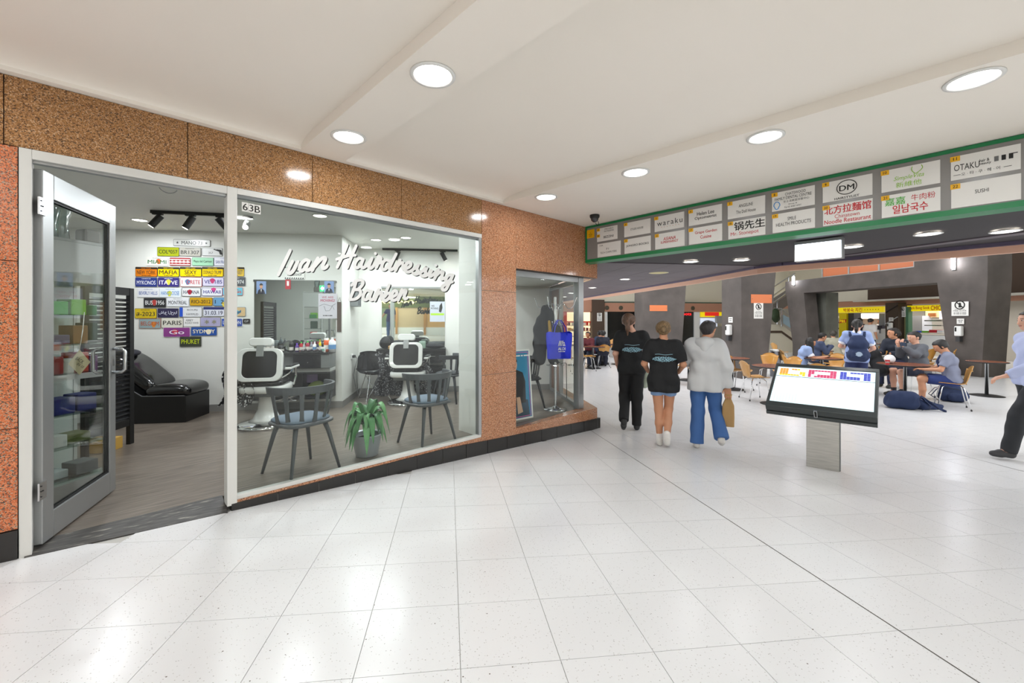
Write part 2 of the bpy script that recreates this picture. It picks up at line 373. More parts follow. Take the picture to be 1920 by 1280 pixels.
# sills
sl = ST('trim_1', 'granite sill under the shop windows')
def ztop(x): return min(-.018, zfl(x, WY) + .15)
def sillface(x0, x1, m, n):
    mb = MB()
    for k in range(n):
        a, b = x0 + (x1 - x0) * k / n, x0 + (x1 - x0) * (k + 1) / n
        mb.hexa([(a, WY, ztop(a)), (b, WY, ztop(b)), (b, WY + .1, ztop(b)), (a, WY + .1, ztop(a))], [(a, WY, 0), (b, WY, 0), (b, WY + .1, 0), (a, WY + .1, 0)])
    return mb.build('sill_stone', m, sl)
sillface(.72, 3.076, M_gran_pink, 8)
c0 = Vector((5.36, WY)); c1 = c0 + E1 * 2.3; c2 = c1 - E2 * .5
MB().prism([(3.629, WY), (5.36, WY), tuple(c1), tuple(c1 - E2 * .26), (5.1, 3.8), (5.1, 3.86), (3.629, 3.86)], -.035, -.001).build('sill_stone', M_gran_pink, sl, bevel=.003)
mb = MB()
for k in range(6):
    a, b = 3.629 + 1.731 * k / 6, 3.629 + 1.731 * (k + 1) / 6; za, zb = zfl(a, WY) + .15, zfl(b, WY) + .15
    mb.hexa([(a, WY + .006, za), (b, WY + .006, zb), (b, WY + .1, zb), (a, WY + .1, za)], [(a, WY + .006, -.036), (b, WY + .006, -.036), (b, WY + .1, -.036), (a, WY + .1, -.036)])
mb.box(0, 2.3, 0, .1, -.16, -.036, mr); mb.build('sill_face', M_gran_pink, sl)
bb = ST('baseboard_front', 'row of black skirting tiles along the shopfront')
x = .684
while x < 5.44:
    x1 = min(x + .309, 5.43); q = [x + .0025, x1 - .0025]; y0 = WY - .012
    MB().hexa([(q[0], y0, zfl(q[0], WY) - .04), (q[1], y0, zfl(q[1], WY) - .04), (q[1], WY + .05, zfl(q[1], WY) - .04), (q[0], WY + .05, zfl(q[0], WY) - .04)],
              [(q[0], y0, ztop(q[0])), (q[1], y0, ztop(q[1])), (q[1], WY + .05, ztop(q[1])), (q[0], WY + .05, ztop(q[0]))]).build('base_tile', M_base, bb, bevel=.0015)
    x = x1 if x1 < 5.43 else 9
for k in range(7):
    MB().box(.31 * k + .005, .31 * k + .305, -.045, .01, -.4, -.17, mr).build('base_tile', M_base, bb)
MB().box(.69, 5.42, WY - .006, WY + .05, -.4, -.2).build('grout', M_greybase, bb)
MB().box(.69, 2.6, WY - .006, WY + .05, -.2, -.03).build('grout', M_greybase, bb)
# ------------------------------------------------------------------ door frame, window frames, glass
df = ST('trim_2', 'off-white aluminium frame around the shop doorway')
MB().box(-.321, -.272, WY - .005, WY + .1, -.02, FB).build('jamb', M_alu, df, bevel=.003)
MB().box(-.272, .66, WY - .005, WY + .1, 2.235, FB).build('frame_head', M_alu, df, bevel=.003)
MB().box(-.272, .66, WY + .02, WY + .06, 2.22, 2.236).build('door_stop', M_alu_grey, df)
MB().tube([(.33 + .05 * math.cos(t), WY + .0, 2.215 + .045 * math.sin(t)) for t in [R(200 + 14 * k) for k in range(11)]], .003, 6).build('wire_hook', M_alu_dark, df)
th = MB()
for k in range(6):
    a, b = -.30 + .96 * k / 6, -.30 + .96 * (k + 1) / 6
    th.hexa([(a, WY - .02, zfl(a, WY) - .05), (b, WY - .02, zfl(b, WY) - .05), (b, 3.78, -.05), (a, 3.78, -.05)], [(a, WY - .02, zfl(a, WY) + .004), (b, WY - .02, zfl(b, WY) + .004), (b, 3.78, .004), (a, 3.78, .004)])
M_thr = noise_mat('threshold', [(.35, '#34312f'), (.6, '#4c4946'), (.72, '#8f8a80')], 9, .5, stretch=(1, 6, 1), rot=(0, 0, R(10)), detail=6)
tag(th.build('trim_3', M_thr), 'worn dark threshold strip in the shop doorway', kind='structure')
w1 = ST('window_1', 'large shop window lettered in white script')
MB().box(.66, .722, WY - .008, WY + .1, -.03, FB).build('mullion', M_alu, w1, bevel=.003)
MB().box(.722, 3.076, WY - .005, WY + .06, 2.245, FB).build('frame_head', M_alu, w1, bevel=.003)
MB().box(.722, 3.05, WY + .004, WY + .05, 2.222, 2.245).build('head_bead', M_alu_dark, w1)
MB().box(.722, 3.076, WY + .004, WY + .06, 0, .032).build('frame_sill', M_alu, w1, bevel=.003)
MB().box(3.035, 3.076, WY + .0, WY + .06, .03, 2.25).build('jamb', M_alu_grey, w1, bevel=.003)
MB().box(.722, 3.036, WY + .02, WY + .03, .03, 2.245).build('window_pane', M_glass, w1)
w2 = ST('window_2', 'corner shop window with grey aluminium posts')
WP = Vector((5.13, 3.78))
MB().box(3.629, 5.13, WP.y - .03, WP.y + .03, 1.88, 1.955).build('frame_head', M_alu_grey, w2)
MB().box(3.629, 5.1, WP.y - .005, WP.y + .003, .0, 1.9).build('window_pane', M_glass2, w2)
MB().box(5.07, 5.19, WP.y - .04, WP.y + .06, 0, 1.95).build('corner_post', M_alu_grey, w2, bevel=.004)
mp = Matrix.Translation((5.13, 3.78, 0)) @ Matrix.Rotation(R(54), 4, 'Z')
MB().box(.05, 1.02, -.008, .0, .03, 1.9, mp).build('window_pane', M_glass2, w2)
MB().box(.05, 1.75, -.03, .03, 1.87, 1.95, mp).build('frame_head', M_alu_grey, w2)
MB().box(.05, 1.75, -.03, .03, 0, .05, mp).build('frame_sill', M_alu_grey, w2)
MB().box(1.0, 1.06, -.03, .03, 0, 1.9, mp).build('mullion', M_alu_grey, w2)
MB().box(1.06, 1.7, -.02, .0, .05, 1.87, mp).build('infill_panel', noise_mat('brown_panel', [(.3, '#6a4a3a'), (.7, '#7c5a46')], 2, .4), w2)
MB().box(1.7, 1.76, -.03, .03, 0, 1.9, mp).build('mullion', M_alu_grey, w2)
# glass door, standing open into the shop
DH = Vector((-.255, 3.675)); da = math.atan2(.927, .374)
dr = ST('door_1', 'grey aluminium glass door standing open into the shop', (DH.x, DH.y, 0), da)
L_ = .874
for x0, x1 in ((0, .105), (L_ - .09, L_)): MB().box(x0, x1, -.022, .022, .012, 2.2).build('door_stile', M_alu_grey, dr, bevel=.004)
MB().box(.105, L_ - .09, -.022, .022, 2.05, 2.2).build('door_rail', M_alu_grey, dr, bevel=.004)
MB().box(.105, L_ - .09, -.022, .022, .012, .17).build('door_rail', M_alu_grey, dr, bevel=.004)
for q in (-.012, .007):
    g = MB().box(.105, .117, q, q + .005, .17, 2.05).box(L_ - .102, L_ - .09, q, q + .005, .17, 2.05).box(.117, L_ - .102, q, q + .005, .17, .182).box(.117, L_ - .102, q, q + .005, 2.038, 2.05)
    g.build('glazing_gasket', M_rubber, dr)
MB().box(.105, L_ - .09, -.004, .004, .17, 2.05).build('door_pane', M_glass_door, dr)
for sgn in (-1, 1):
    hp = [(L_ - .045, sgn * .02, .92), (L_ - .045, sgn * .075, .92), (L_ - .045, sgn * .095, .94), (L_ - .045, sgn * .095, 1.08), (L_ - .045, sgn * .075, 1.1), (L_ - .045, sgn * .02, 1.1)]
    MB().tube(hp, .011, 10).build('door_handle', M_steel, dr, smooth=True)
MB().box(L_ - .06, L_ - .03, -.025, .025, .97, 1.05).build('lock_plate', M_steel, dr)
for z in (.28, 1.93):
    h = MB().box(-.045, .02, -.03, -.022, z, z + .1).build('door_hinge', M_steel, dr)
    for q in ((-.03, .02), (-.03, .05), (-.03, .08), (-.015, .05)):
        MB().ball((q[0], -.031, z + q[1]), .004, 6, 4).build('screw', M_rubber, h)
# ------------------------------------------------------------------ shop interior shell
pts = [(-4.3, 3.64), (.66, 3.78), (.722, 3.66), (3.6, 3.66), (5.12, 3.8), tuple(AB(7.95, 1.93)), tuple(AB(7.95, -1.7)), tuple(AB(6.76, -1.7)), tuple(AB(6.76, -5.4)), ]
tag(MB().prism(pts, -.12, 0).build('floor_shop', M_vinyl), 'grey-brown wood-look vinyl floor of the barber shop', kind='structure')
sc = MB().prism([(-4.3, 3.72), (3.6, 3.72), (3.6, 4.05), tuple(AB(6.2, 1.4)), tuple(AB(7.9, 1.4)), tuple(AB(7.9, -1.7)), tuple(AB(6.72, -1.7)), tuple(AB(6.72, -5.4))], SHOPC, SHOPC + .05)
tag(sc.build('ceiling_shop', M_wall), 'white ceiling inside the barber shop', kind='structure')
mE = Matrix.Rotation(RZ_E, 4, 'Z')                 # local x = E2 (B), local y = E1 (A)
def wallE(name, b0, b1, a0, a1, z0, z1, m, label): return tag(MB().box(b0, b1, a0, a1, z0, z1, mE).build(name, m), label, kind='structure')
wallE('wall_back', -5.4, -1.6, 6.66, 6.76, 0, SHOPC, M_wall, 'white shop wall carrying the number plates and mirror')
wallE('wall_return', -1.7, -1.6, 6.76, 7.84, 0, SHOPC, M_wall, 'white return wall beside the black shell chair')
wallE('wall_alcove', -1.7, 1.93, 7.84, 7.94, 0, SHOPC, M_wall, 'white wall at the rear of the shop alcove')
wallE('wall_shop_side', -5.4, -5.3, .8, 6.66, 0, SHOPC, M_wall, 'white side wall behind the display cabinet')
tag(MB().box(-4.3, -.325, WY + .135, WY + .2, 0, SHOPC).build('wall_inner', M_wall), 'white inner face of the shop pier beside the door', kind='structure')
wallE('baseboard_back', -5.3, -1.6, 6.645, 6.66, 0, .1, M_greybase, 'grey skirting under the number plate wall')
wallE('baseboard_return', -1.6, -1.585, 6.645, 7.84, 0, .1, M_greybase, 'grey skirting of the return wall')
wallE('baseboard_alcove', -1.585, 1.9, 7.825, 7.84, 0, .1, M_greybase, 'grey skirting along the alcove wall')
# bulkhead stepping down over the corner window
bk = MB().prism([(3.63, 3.82), (5.05, 3.82), tuple(AB(7.84, 1.9)), tuple(AB(7.84, 1.0)), (4.4, 4.7), (3.63, 4.7)], 1.96, 2.0)
bk.prism([(3.63, 4.7), (4.4, 4.7), (4.4, 4.75), (3.63, 4.75)], 1.96, 2.6)
tag(bk.build('trim_4', M_wall), 'white bulkhead over the corner window', kind='structure')
# ------------------------------------------------------------------ green-framed directory board and the mauve ceiling behind
ZC = 2.17
cv = [atz(u, v, ZC) for u, v in ((1420, 500), (1470, 494), (1520, 490), (1620, 482), (1760, 468), (1920, 453))]
edge = [AB(26, 5.0), AB(14, 5.0), AB(8, 4.95)] + [Vector((p.x, p.y)) for p in cv] + [Vector((7.0, -2.2)), Vector((6.85, -4))]
mc = tag(MB().prism([(5.2, 3.6), (4.7, -4.0)] + [tuple(p) for p in reversed(edge)] + [tuple(AB(26, 2.0)), tuple(AB(6.1, 2.0))], ZC + .012, ZC + .06).build('ceiling_food_court', mat('#2e2a2d', .7)),
         'low mauve panelled ceiling beyond the directory board', kind='structure')
def cpanels(a0, a1, b0, b1, edges):
    a = a0
    while a < a1:
        b = b0
        while b < b1:
            poly = region(a + .003, a + .9 - .003, b + .003, b + .6 - .003)
            for e in edges: poly = clip(poly, *e)
            if len(poly) > 2 and abs(sum(poly[i - 1][0] * poly[i][1] - poly[i][0] * poly[i - 1][1] for i in range(len(poly)))) > .02:
                MB().prism(poly, ZC, ZC + .012).build('ceiling_panel', M_mauve, mc)
            b += .6
        a += .9
cpanels(5.95, 26, 2.2, 5.0, [(E2.x, E2.y, 4.96)])
zone = [(5.14, 3.62), (4.72, -4), (6.85, -4), (7.0, -2.2)] + [tuple(p)[:2] for p in reversed(cv)] + [tuple(AB(5.947, 4.88)), tuple(AB(5.947, 2.2))]
eds = []
for p, q in zip(zone, zone[1:] + zone[:1]):
    nx, ny = q[1] - p[1], -(q[0] - p[0]); eds.append((nx, ny, nx * p[0] + ny * p[1]))
cpanels(-1.25, 5.95, -.2, 9.4, eds)
pf = MB(); pp = MB(); bl = MB()
for p, q in zip(edge[:-1], edge[1:]):
    n = Vector((-(q - p).y, (q - p).x)).normalized() * .06
    if n.dot(Vector((1, 0))) < 0: n = -n
    pf.hexa([(*p, ZC - .11), (*q, ZC - .11), (*(q + n), ZC - .11), (*(p + n), ZC - .11)], [(*p, ZC - .03), (*q, ZC - .03), (*(q + n), ZC - .03), (*(p + n), ZC - .03)])
    pp.hexa([(*(p - n), ZC - .03), (*(q - n), ZC - .03), (*(q + n), ZC - .03), (*(p + n), ZC - .03)], [(*(p - n), ZC + .3), (*(q - n), ZC + .3), (*(q + n), ZC + .3), (*(p + n), ZC + .3)])
tag(pf.build('trim_5', M_salmon), 'salmon band along the curved edge of the mauve ceiling', kind='structure')
tag(pp.build('trim_6', mat('#5a5168', .5)), 'dark violet edge of the mauve ceiling above the salmon band', kind='structure')
# ------------------------------------------------------------------ food court: concrete piers, portal, far walls
def pier(name, corner_u, base_v, w_front, w_side, label, flare=.12, top=3.2, m=M_conc):
    p = atz(corner_u, base_v, FLAT); q = Vector((p.x, p.y)); a, b = q.dot(E1), q.dot(E2); f = flare
    mb = MB(); lo = [AB(a, b), AB(a, b + w_front), AB(a + w_side, b + w_front), AB(a + w_side, b)]; hi = [AB(a, b), AB(a, b + w_front + f), AB(a + w_side, b + w_front + f), AB(a + w_side, b)]
    mb.hexa([(*k, FLAT) for k in lo], [(*k, top) for k in hi])
    return tag(mb.build(name, m, bevel=.01), label, kind='structure'), a, b
pierB, pbA, pbB = pier('wall_pier_near', 1390, 710, .78, .85, 'dark concrete pier with an orange stripe behind the yellow chairs', .35)
pierA, paA, paB = pier('wall_pier_far', 1206, 677, 1.62, .8, 'dark concrete pier with an orange stripe behind the walkers', .25)
PB = 15.0
po = MB()
def legbox(a_top0, a_top1, a_bot0, a_bot1, b0, b1, z0, z1):
    po.hexa([(*AB(a_bot0, b0), z0), (*AB(a_bot0, b1), z0), (*AB(a_bot1, b1), z0), (*AB(a_bot1, b0), z0)], [(*AB(a_top0, b0), z1), (*AB(a_top0, b1), z1), (*AB(a_top1, b1), z1), (*AB(a_top1, b0), z1)])
legbox(9.7, 10.95, 9.85, 10.6, PB, PB + .85, FLAT, 2.5)
legbox(15.9, 16.85, 15.6, 16.4, PB, PB + .6, FLAT, 2.5)
legbox(9.7, 16.9, 9.7, 16.9, PB, PB + .85, 2.48, 3.05); legbox(9.7, 11.6, 9.7, 11.6, PB, PB + .85, 3.04, 3.7)
tag(po.build('wall_portal', M_conc, bevel=.01), 'leaning concrete portal frame over the food court tables', kind='structure')
tag(MB().box(PB + .9, PB + 1.5, 15.72, 16.6, FLAT, 2.5, mE).build('wall_stub', M_conc2), 'olive concrete stub wall behind the portal leg', kind='structure')
tag(MB().box(PB + .65, PB + 1.2, 16.65, 17.2, FLAT, 3.0, mE).build('wall_stub_dark', M_conc), 'dark concrete column left of the stairs', kind='structure')
# far end wall with the salmon band and round holes
FA = 25.5
ew = tag(MB().box(-2, 12.5, FA, FA + .2, 1.95, 6.35, mE).build('wall_end', M_cream), 'cream bulkhead above the far shops', kind='structure')
tag(MB().box(-2, 12.5, FA + 3, FA + 3.2, FLAT, 2.0, mE).build('wall_end_back', mat('#2b2926', .6)), 'dim back wall of the far shops', kind='structure')
b0, b1 = [atA(u, 575, FA - .1).to_2d().dot(E2) for u in (1134, 1362)]
bd = tag(MB().box(b0, b1, FA - .1, FA, 1.86, 2.42, mE).build('trim_7', M_salmon_d), 'salmon band with round vents above the dark far shop', kind='structure')
for u in (1138, 1164, 1274, 1299):
    b = atA(u, 577, FA - .1).to_2d().dot(E2)
    MB().lathe([(.14, 0), (.14, .02), (.11, .03), (.1, .01)], 16).build('round_vent', mat('#4d4634', .5), bd, loc=(*AB(FA - .1, b), 2.1), rot=(R(90), 0, RZ_E))
tag(MB().box(b0, b1, FA - .09, FA - .02, 2.42, 2.5, mE).build('trim_8', mat('#46584a', .5)), 'thin green strip above the salmon band', kind='structure')
tag(MB().box(-1.0, b0 - .9, FA - .2, FA, 1.86, 2.6, mE).build('trim_9', M_salmon_d), 'brown bulkhead above the red-framed shop', kind='structure')
tag(MB().box(b0 - .9, b0 - .1, FA - .3, FA + .1, FLAT, 2.6, mE).build('wall_brown', M_brown), 'dark brown pillar beside the red-framed shop', kind='structure')
# mauve ceiling continues over hall; shops on the far right side
SB = 19.0
tag(MB().box(SB + 3.0, SB + 3.2, 8, 30, FLAT, 2.6, mE).build('wall_kitchen', mat('#b9b4aa', .5)), 'pale back wall of the food stalls', kind='structure')
tag(MB().box(SB, SB + .25, 8, 30, 1.98, 2.22, mE).build('trim_10', M_salmon_d), 'brown bulkhead strip above the food stalls', kind='structure')
tag(MB().box(SB - .05, SB + .25, 16.6, 24, 2.22, 2.9, mE).build('wall_cream', M_cream), 'cream bulkhead panel above the food stalls', kind='structure')
tag(MB().box(SB - .02, SB + .25, 8, 16.6, 2.22, 3.6, mE).build('wall_dark', M_brown), 'dark timber bulkhead above the food stalls', kind='structure')
tag(MB().box(SB - .6, SB - .02, 8, 16.8, 2.15, 2.22, mE).build('trim_11', mat('#d8d4c8', .5)), 'pale ledge above the food stalls', kind='structure')
tag(MB().box(12.5, 24, FA + .5, FA + .7, FLAT, 6.35, mE).build('wall_far_right', M_cream), 'cream wall at the far right behind the stalls', kind='structure')
tag(MB().box(PB - 2, PB + 9, 6.2, 6.4, FLAT, 3.6, mE).build('wall_near_right', mat('#dcd8c2', .6)), 'cream wall at the right edge behind the walking man', kind='structure')
# shopfronts across the mall, behind the camera: what the mirrors and panes reflect
M_timber = noise_mat('timber', [(.3, '#a8743f'), (.6, '#c79253'), (.8, '#d9aa6b')], 4, .4, stretch=(1, 1, .1), detail=6)
tag(MB().box(-12, 14, -9.7, -9.5, 0, 2.9, mE).build('wall_opposite', mat('#c9b89a', .6)), 'tan wall across the mall', kind='structure')
tag(MB().box(3.5, 24, 3.5, 30, 6.3, 6.4, mE).build('ceiling_atrium', mat('#d8d6d2', .7)), 'high pale ceiling of the food court atrium', kind='structure')
tag(MB().box(23.4, 23.6, 6.4, 30, 2.6, 6.35, mE).build('wall_upper_right', M_cream), 'cream upper wall high behind the food stalls', kind='structure')
# ------------------------------------------------------------------ ceiling downlights
def downlight(loc, r, label, energy, group):
    t = T('downlight', label, 'downlight', loc, 0, group)
    MB().lathe([(r, 0), (r, -.006), (r * .86, -.009), (r * .8, -.002), (r * .8, 0)], 28).build('trim_ring', M_whitep, t, smooth=True)
    MB().lathe([(r * .8, .0), (r * .8, -.003), (.002, -.004)], 28).build('lens', M_lens, t)
    if energy: lamp('downlight_lamp', (0, 0, -.02), energy, r * 1.5, parent=t)
    return t
n = 0

for x, ys, nm in ((3.52, (-.137, .9, 1.956, 3.04, -1.18, -2.2), 'above the directory board side'), (1.32, (1.968, 3.07, .87, -.2, -1.27, -2.3), 'on the rib over the shop window'), (-.88, (3.0, 1.97, .87, -.2, -1.3, -2.4), 'out of view over the left of the mall'), (-3.1, (2.0, .87, -.3, -1.5), 'out of view far left of the mall')):  # rows at left and lamps behind the camera are unseen, continued for illumination
    OR = ('at the far right of the picture', 'large one above the tooth panel', 'above the yellow board tag', 'closest to the dome camera', 'out of view right', 'out of view behind right') if x > 3 else ('largest of its row', 'close to the fascia', 'just out of view above', 'out of view overhead', 'out of view behind', 'out of view far behind')
    for k, y in enumerate(ys):
        downlight((x, y, CEIL - .001), .125, 'round white downlight %s, %s' % (nm, OR[k]), LIGHT_W, 'mall downlights')
for i, (u, v) in enumerate(((1295, 490), (1390, 487), (1597, 462), (1740, 438), (1885, 433), (1172, 523), (1111, 539), (1071, 549), (1058, 556))):
    p = atz(u, v, ZC)
    downlight((p.x, p.y, ZC - .001), .11, 'round downlight set in the mauve ceiling, %s' % ['left of the pair under the red restaurant panels', 'right of the pair under the red restaurant panels', 'beside the hanging light box', 'second from the right edge', 'nearest the right edge', 'over the concrete piers', 'just right of the shop corner', 'seen through the corner window', 'deepest, seen through the corner window'][i], LIGHT_W * .7, 'mauve ceiling downlights')
p = atz(1235, 511, ZC); t = T('ceiling_speaker', 'cream round grille flush in the mauve ceiling', 'speaker', (p.x, p.y, ZC))
MB().lathe([(.16, 0), (.155, -.008), (.14, -.01), (.01, -.012)], 28).build('grille', mat('#d9cf98', .6), t); MB().lathe([(.165, 0), (.17, -.004), (.155, -.007)], 28).build('bezel', M_cream, t)
# dome camera
p = atz(1115, 403, CEIL); t = T('security_camera', 'small black dome camera on the ceiling beside the board', 'camera', (p.x, p.y, CEIL))
MB().lathe([(.062, 0), (.062, -.025), (.055, -.04)], 20).build('mount', M_rubber, t, smooth=True); MB().ball((0, 0, -.045), .05, 14, 10).build('dome', mat('#3a3c40', .12), t, smooth=True)
MB().tube([(.03, 0, -.05), (.07, -.01, -.08), (.075, -.01, -.12), (.04, -.01, -.13), (.02, 0, -.1)], .004, 6).build('bracket', M_rubber, t)
# ------------------------------------------------------------------ directory board
SG0 = Vector((5.05, WY - .01)); sdir = Vector((4.807 - 5.05, -.436 - WY)).normalized(); srz = math.atan2(sdir.y, sdir.x); sn = Vector((-sdir.y, sdir.x))
def ons(u):      # distance along the board face for an image column
    r = ray(u); d = SG0.dot(sn) / r.dot(sn); return (r * d - SG0).dot(sdir)
Z0, Z1 = 2.136, 2.676
sg = T('directory_board', 'long green-framed directory board of shop name panels under the ceiling', 'sign', (SG0.x, SG0.y, 0), srz)
M_grn = mat('#0f7a45', .35); SL = 5.6
MB().box(0, SL, 0, .12, Z0 + .05, Z1).build('backing', mat('#8a8784', .25), sg)
MB().box(0, SL, -.006, .1, Z1 - .03, Z1).build('frame_top', M_grn, sg); MB().box(0, .03, -.006, .1, Z0 + .06, Z1 - .03).build('frame_side', M_grn, sg)
MB().hexa([(.0, -.006, Z0 + .016), (SL, -.006, Z0 + .016), (SL, .1, Z0), (.0, .1, Z0)], [(.0, -.006, Z0 + .06), (SL, -.006, Z0 + .06), (SL, .1, Z0 + .06), (.0, .1, Z0 + .06)]).build('frame_bottom', M_grn, sg)
MB().box(ons(1289) - .0015, ons(1289) + .0015, -.001, .01, Z0 + .06, Z1 - .03).build('panel_seam', M_ink, sg)
M_tag = mat('#efb400', .45); M_lime = mat('#8fc31f', .5); M_gr2 = mat('#4bb234', .5)
def board(u0, u1, row, items, num=None, num2=None):
    x0, x1 = ons(u0), ons(u1); z1, z0 = (2.612, 2.425) if row == 0 else (2.394, 2.205); cx, cz_, w_, h_ = (x0 + x1) / 2, (z0 + z1) / 2, x1 - x0, z1 - z0
    p = MB().box(x0, x1, -.007, .002, z0, z1).build('name_panel', M_paper, sg)
    for i, q in enumerate([num, num2]):
        if q:
            zt = z1 - .04 - i * .085
            MB().box(x0 - .004, x0 + .05, -.01, -.006, zt, zt + .04).build('number_tag', M_tag, p); text(p, q, x0 + .023, zt + .02, h=.022, m=M_ink, y=-.0115, bold=.01)
    for it in items:
        b, fx, fz, w, h, m = it[:6]; kw = it[6] if len(it) > 6 else {}
        text(p, b, x0 + w_ * fx, z0 + h_ * fz, w=w_ * w if w else None, h=h_ * h if h else None, m=m, y=-.0085, **kw)
    return p, x0, w_, z0, h_
yt = MB().box(ons(1101), ons(1114.5), -.007, .002, 2.50, 2.62).build('name_panel', M_tag, sg)
for k, s_ in enumerate(('14', 'SMOKE', 'GIFTS')): text(yt, s_, (ons(1101) + ons(1114.5)) / 2, 2.575 - .024 * k, h=.014, m=M_ink, y=-.0085)
B1 = {'bold': .012}
board(1120, 1158, 0, [('MICHELS', .6, .86, .42, .11, M_ink), ('PATISSERIE', .6, .7, .46, .11, M_ink), ('BEZZINI', .58, .28, .48, .16, M_ink, B1)], '1A', '02')
board(1121, 1164, 1, [('13A', .17, .85, .16, .11, M_ink), ('F1', .45, .55, .1, .14, M_ink), ('TECH COMPUTERS', .48, .3, .72, .14, M_ink)])
board(1171, 1220, 0, [('ETUDE HOUSE', .5, .48, .48, .14, M_ink)], '4')
board(1171.5, 1220.5, 1, [('JONGRO BOOKS', .5, .5, .86, .18, M_ink, B1)], '15')
board(1228, 1283, 0, [('waraku', .52, .52, .86, .34, M_ink, {'spacing': 1.25}), ('· · · · · · ·', .54, .24, .6, .04, M_orange)], '5')
board(1229, 1284, 1, [('ASIANA', .5, .62, .42, .2, M_red, {'bold': .014, 'shear': .2}), ('SUPERMARKET', .5, .4, .6, .15, M_red, B1)], '16')
board(1292, 1354, 0, [('Helen Lee', .52, .66, .52, .22, M_ink, {'bold': .014}), ('Optometrist', .52, .38, .66, .22, M_ink, {'bold': .014})], '6')
board(1292.5, 1354.5, 1, [('Grape Garden', .52, .66, .66, .22, M_red, B1), ('Cuisine', .52, .38, .33, .2, M_red, B1)], '17')
board(1365, 1435, 0, [('ANGELINE', .5, .66, .38, .18, M_ink), ('The Doll House', .5, .32, .52, .18, M_ink)], '7')
board(1366, 1435.5, 1, [('锅先生', .58, .68, .82, .48, M_ink, {'bold': .02}), ('Mr. Stonepot', .45, .24, .76, .26, M_red)], '18')
q, x0, w_, z0, h_ = board(1448, 1528, 0, [('CHATSWOOD', .56, .82, .48, .14, M_ink), ('FAMILY DENTAL CENTRE', .5, .62, .86, .15, M_ink), ('车士活家庭牙医中心', .58, .43, .6, .12, M_ink), ('Shop 8', .5, .25, .2, .08, M_ink), ('Tel 02 8387 6937', .5, .12, .4, .08, M_ink)], '8')
MB().tube([(x0 + w_ * (.12 + .075 * math.cos(t) * (1 - .25 * (math.sin(t) < -.3))), -.0085, z0 + h_ * (.28 + .2 * math.sin(t))) for t in [k * math.pi / 9 for k in range(18)]], .004, 6, True).build('tooth_emblem', mat('#3f8fd0', .5), q)
board(1449, 1528.5, 1, [('SMILE', .47, .66, .2, .18, M_ink), ('HEALTH PRODUCTS', .5, .4, .82, .18, M_ink)], '19')
q, x0, w_, z0, h_ = board(1543, 1636, 0, [('DM', .5, .56, .3, .26, M_ink, {'bold': .02}), ('HAIRSTYLIST', .5, .09, .5, .11, M_ink, {'bold': .02})], '9')
MB().tube([(x0 + w_ * (.5 + .2 * math.cos(t)), -.0085, z0 + h_ * (.58 + .34 * math.sin(t))) for t in [k * math.pi / 16 for k in range(32)]], .0035, 6, True).build('ring_emblem', M_ink, q)
board(1543.5, 1636.5, 1, [('北方拉麵馆', .5, .74, .94, .4, M_red, {'bold': .02}), ('Chinatown', .5, .4, .5, .18, M_red), ('Noodle Restaurant', .5, .17, .94, .2, M_red, B1)], '20')
q, x0, w_, z0, h_ = board(1653, 1763, 0, [('SimpleVita', .48, .5, .52, .24, M_lime, {'shear': .35}), ('新維他', .48, .22, .44, .24, M_lime)], '10')
for k, s_ in ((0, 1), (1, -.6)):
    lp = [(x0 + w_ * (.6 + s_ * .06 * math.sin(t) + .03 * s_ * t), -.0085, z0 + h_ * (.6 + .11 * t)) for t in [j * .31 for j in range(11)]]
    MB().tube(lp, .0025, 5).build('leaf_emblem', M_lime, q)
board(1653.5, 1763.5, 1, [('嘉嘉', .24, .68, .36, .34, M_gr2, {'bold': .01}), ('牛肉粉', .72, .72, .4, .28, M_red), ('일남국수', .5, .3, .6, .38, M_red, {'bold': .02})], '21')
q, x0, w_, z0, h_ = board(1783, 1914, 0, [('OTAKU', .24, .5, .38, .26, M_ink), ('hair &', .5, .62, .14, .12, M_ink, B1), ('beauty', .51, .48, .17, .13, M_ink, B1), ('오 · 타 · 쿠 · 헤 · 어', .44, .2, .56, .14, M_ink)], '11')
for k, c_ in enumerate(('#6a6a6a', '#111111', '#111111')): MB().box(x0 + w_ * (.64 + .1 * k), x0 + w_ * (.7 + .1 * k), -.0095, -.007, z0 + h_ * .48, z0 + h_ * .68).build('square_emblem', mat(c_, .6), q)
MB().box(x0 + w_ * .84, x0 + w_ * .96, -.0095, -.007, z0 + h_ * .66, z0 + h_ * .69).box(x0 + w_ * .04, x0 + w_ * .15, -.0095, -.007, z0 + h_ * .19, z0 + h_ * .205).box(x0 + w_ * .77, x0 + w_ * .88, -.0095, -.007, z0 + h_ * .19, z0 + h_ * .205).build('rule_line', M_ink, q)
board(1783.5, 1914.5, 1, [('SUSHI', .46, .56, .2, .15, M_ink)], '22')
board(1934, 2090, 0, [], '12'); board(1934, 2090, 1, [], '23')
# hanging light box
p = at(1535, 447, 4.45); lb = T('light_box', 'small white lit box hanging under the mauve ceiling', 'light box', (p.x, p.y, ZC), srz)
MB().box(-.21, .21, -.05, .05, -.215, -.004).build('case', M_alu_grey, lb); MB().box(-.2, .2, -.056, -.049, -.21, -.035).build('lit_face', mat('#eef4ff', .4, emit=2.2), lb)
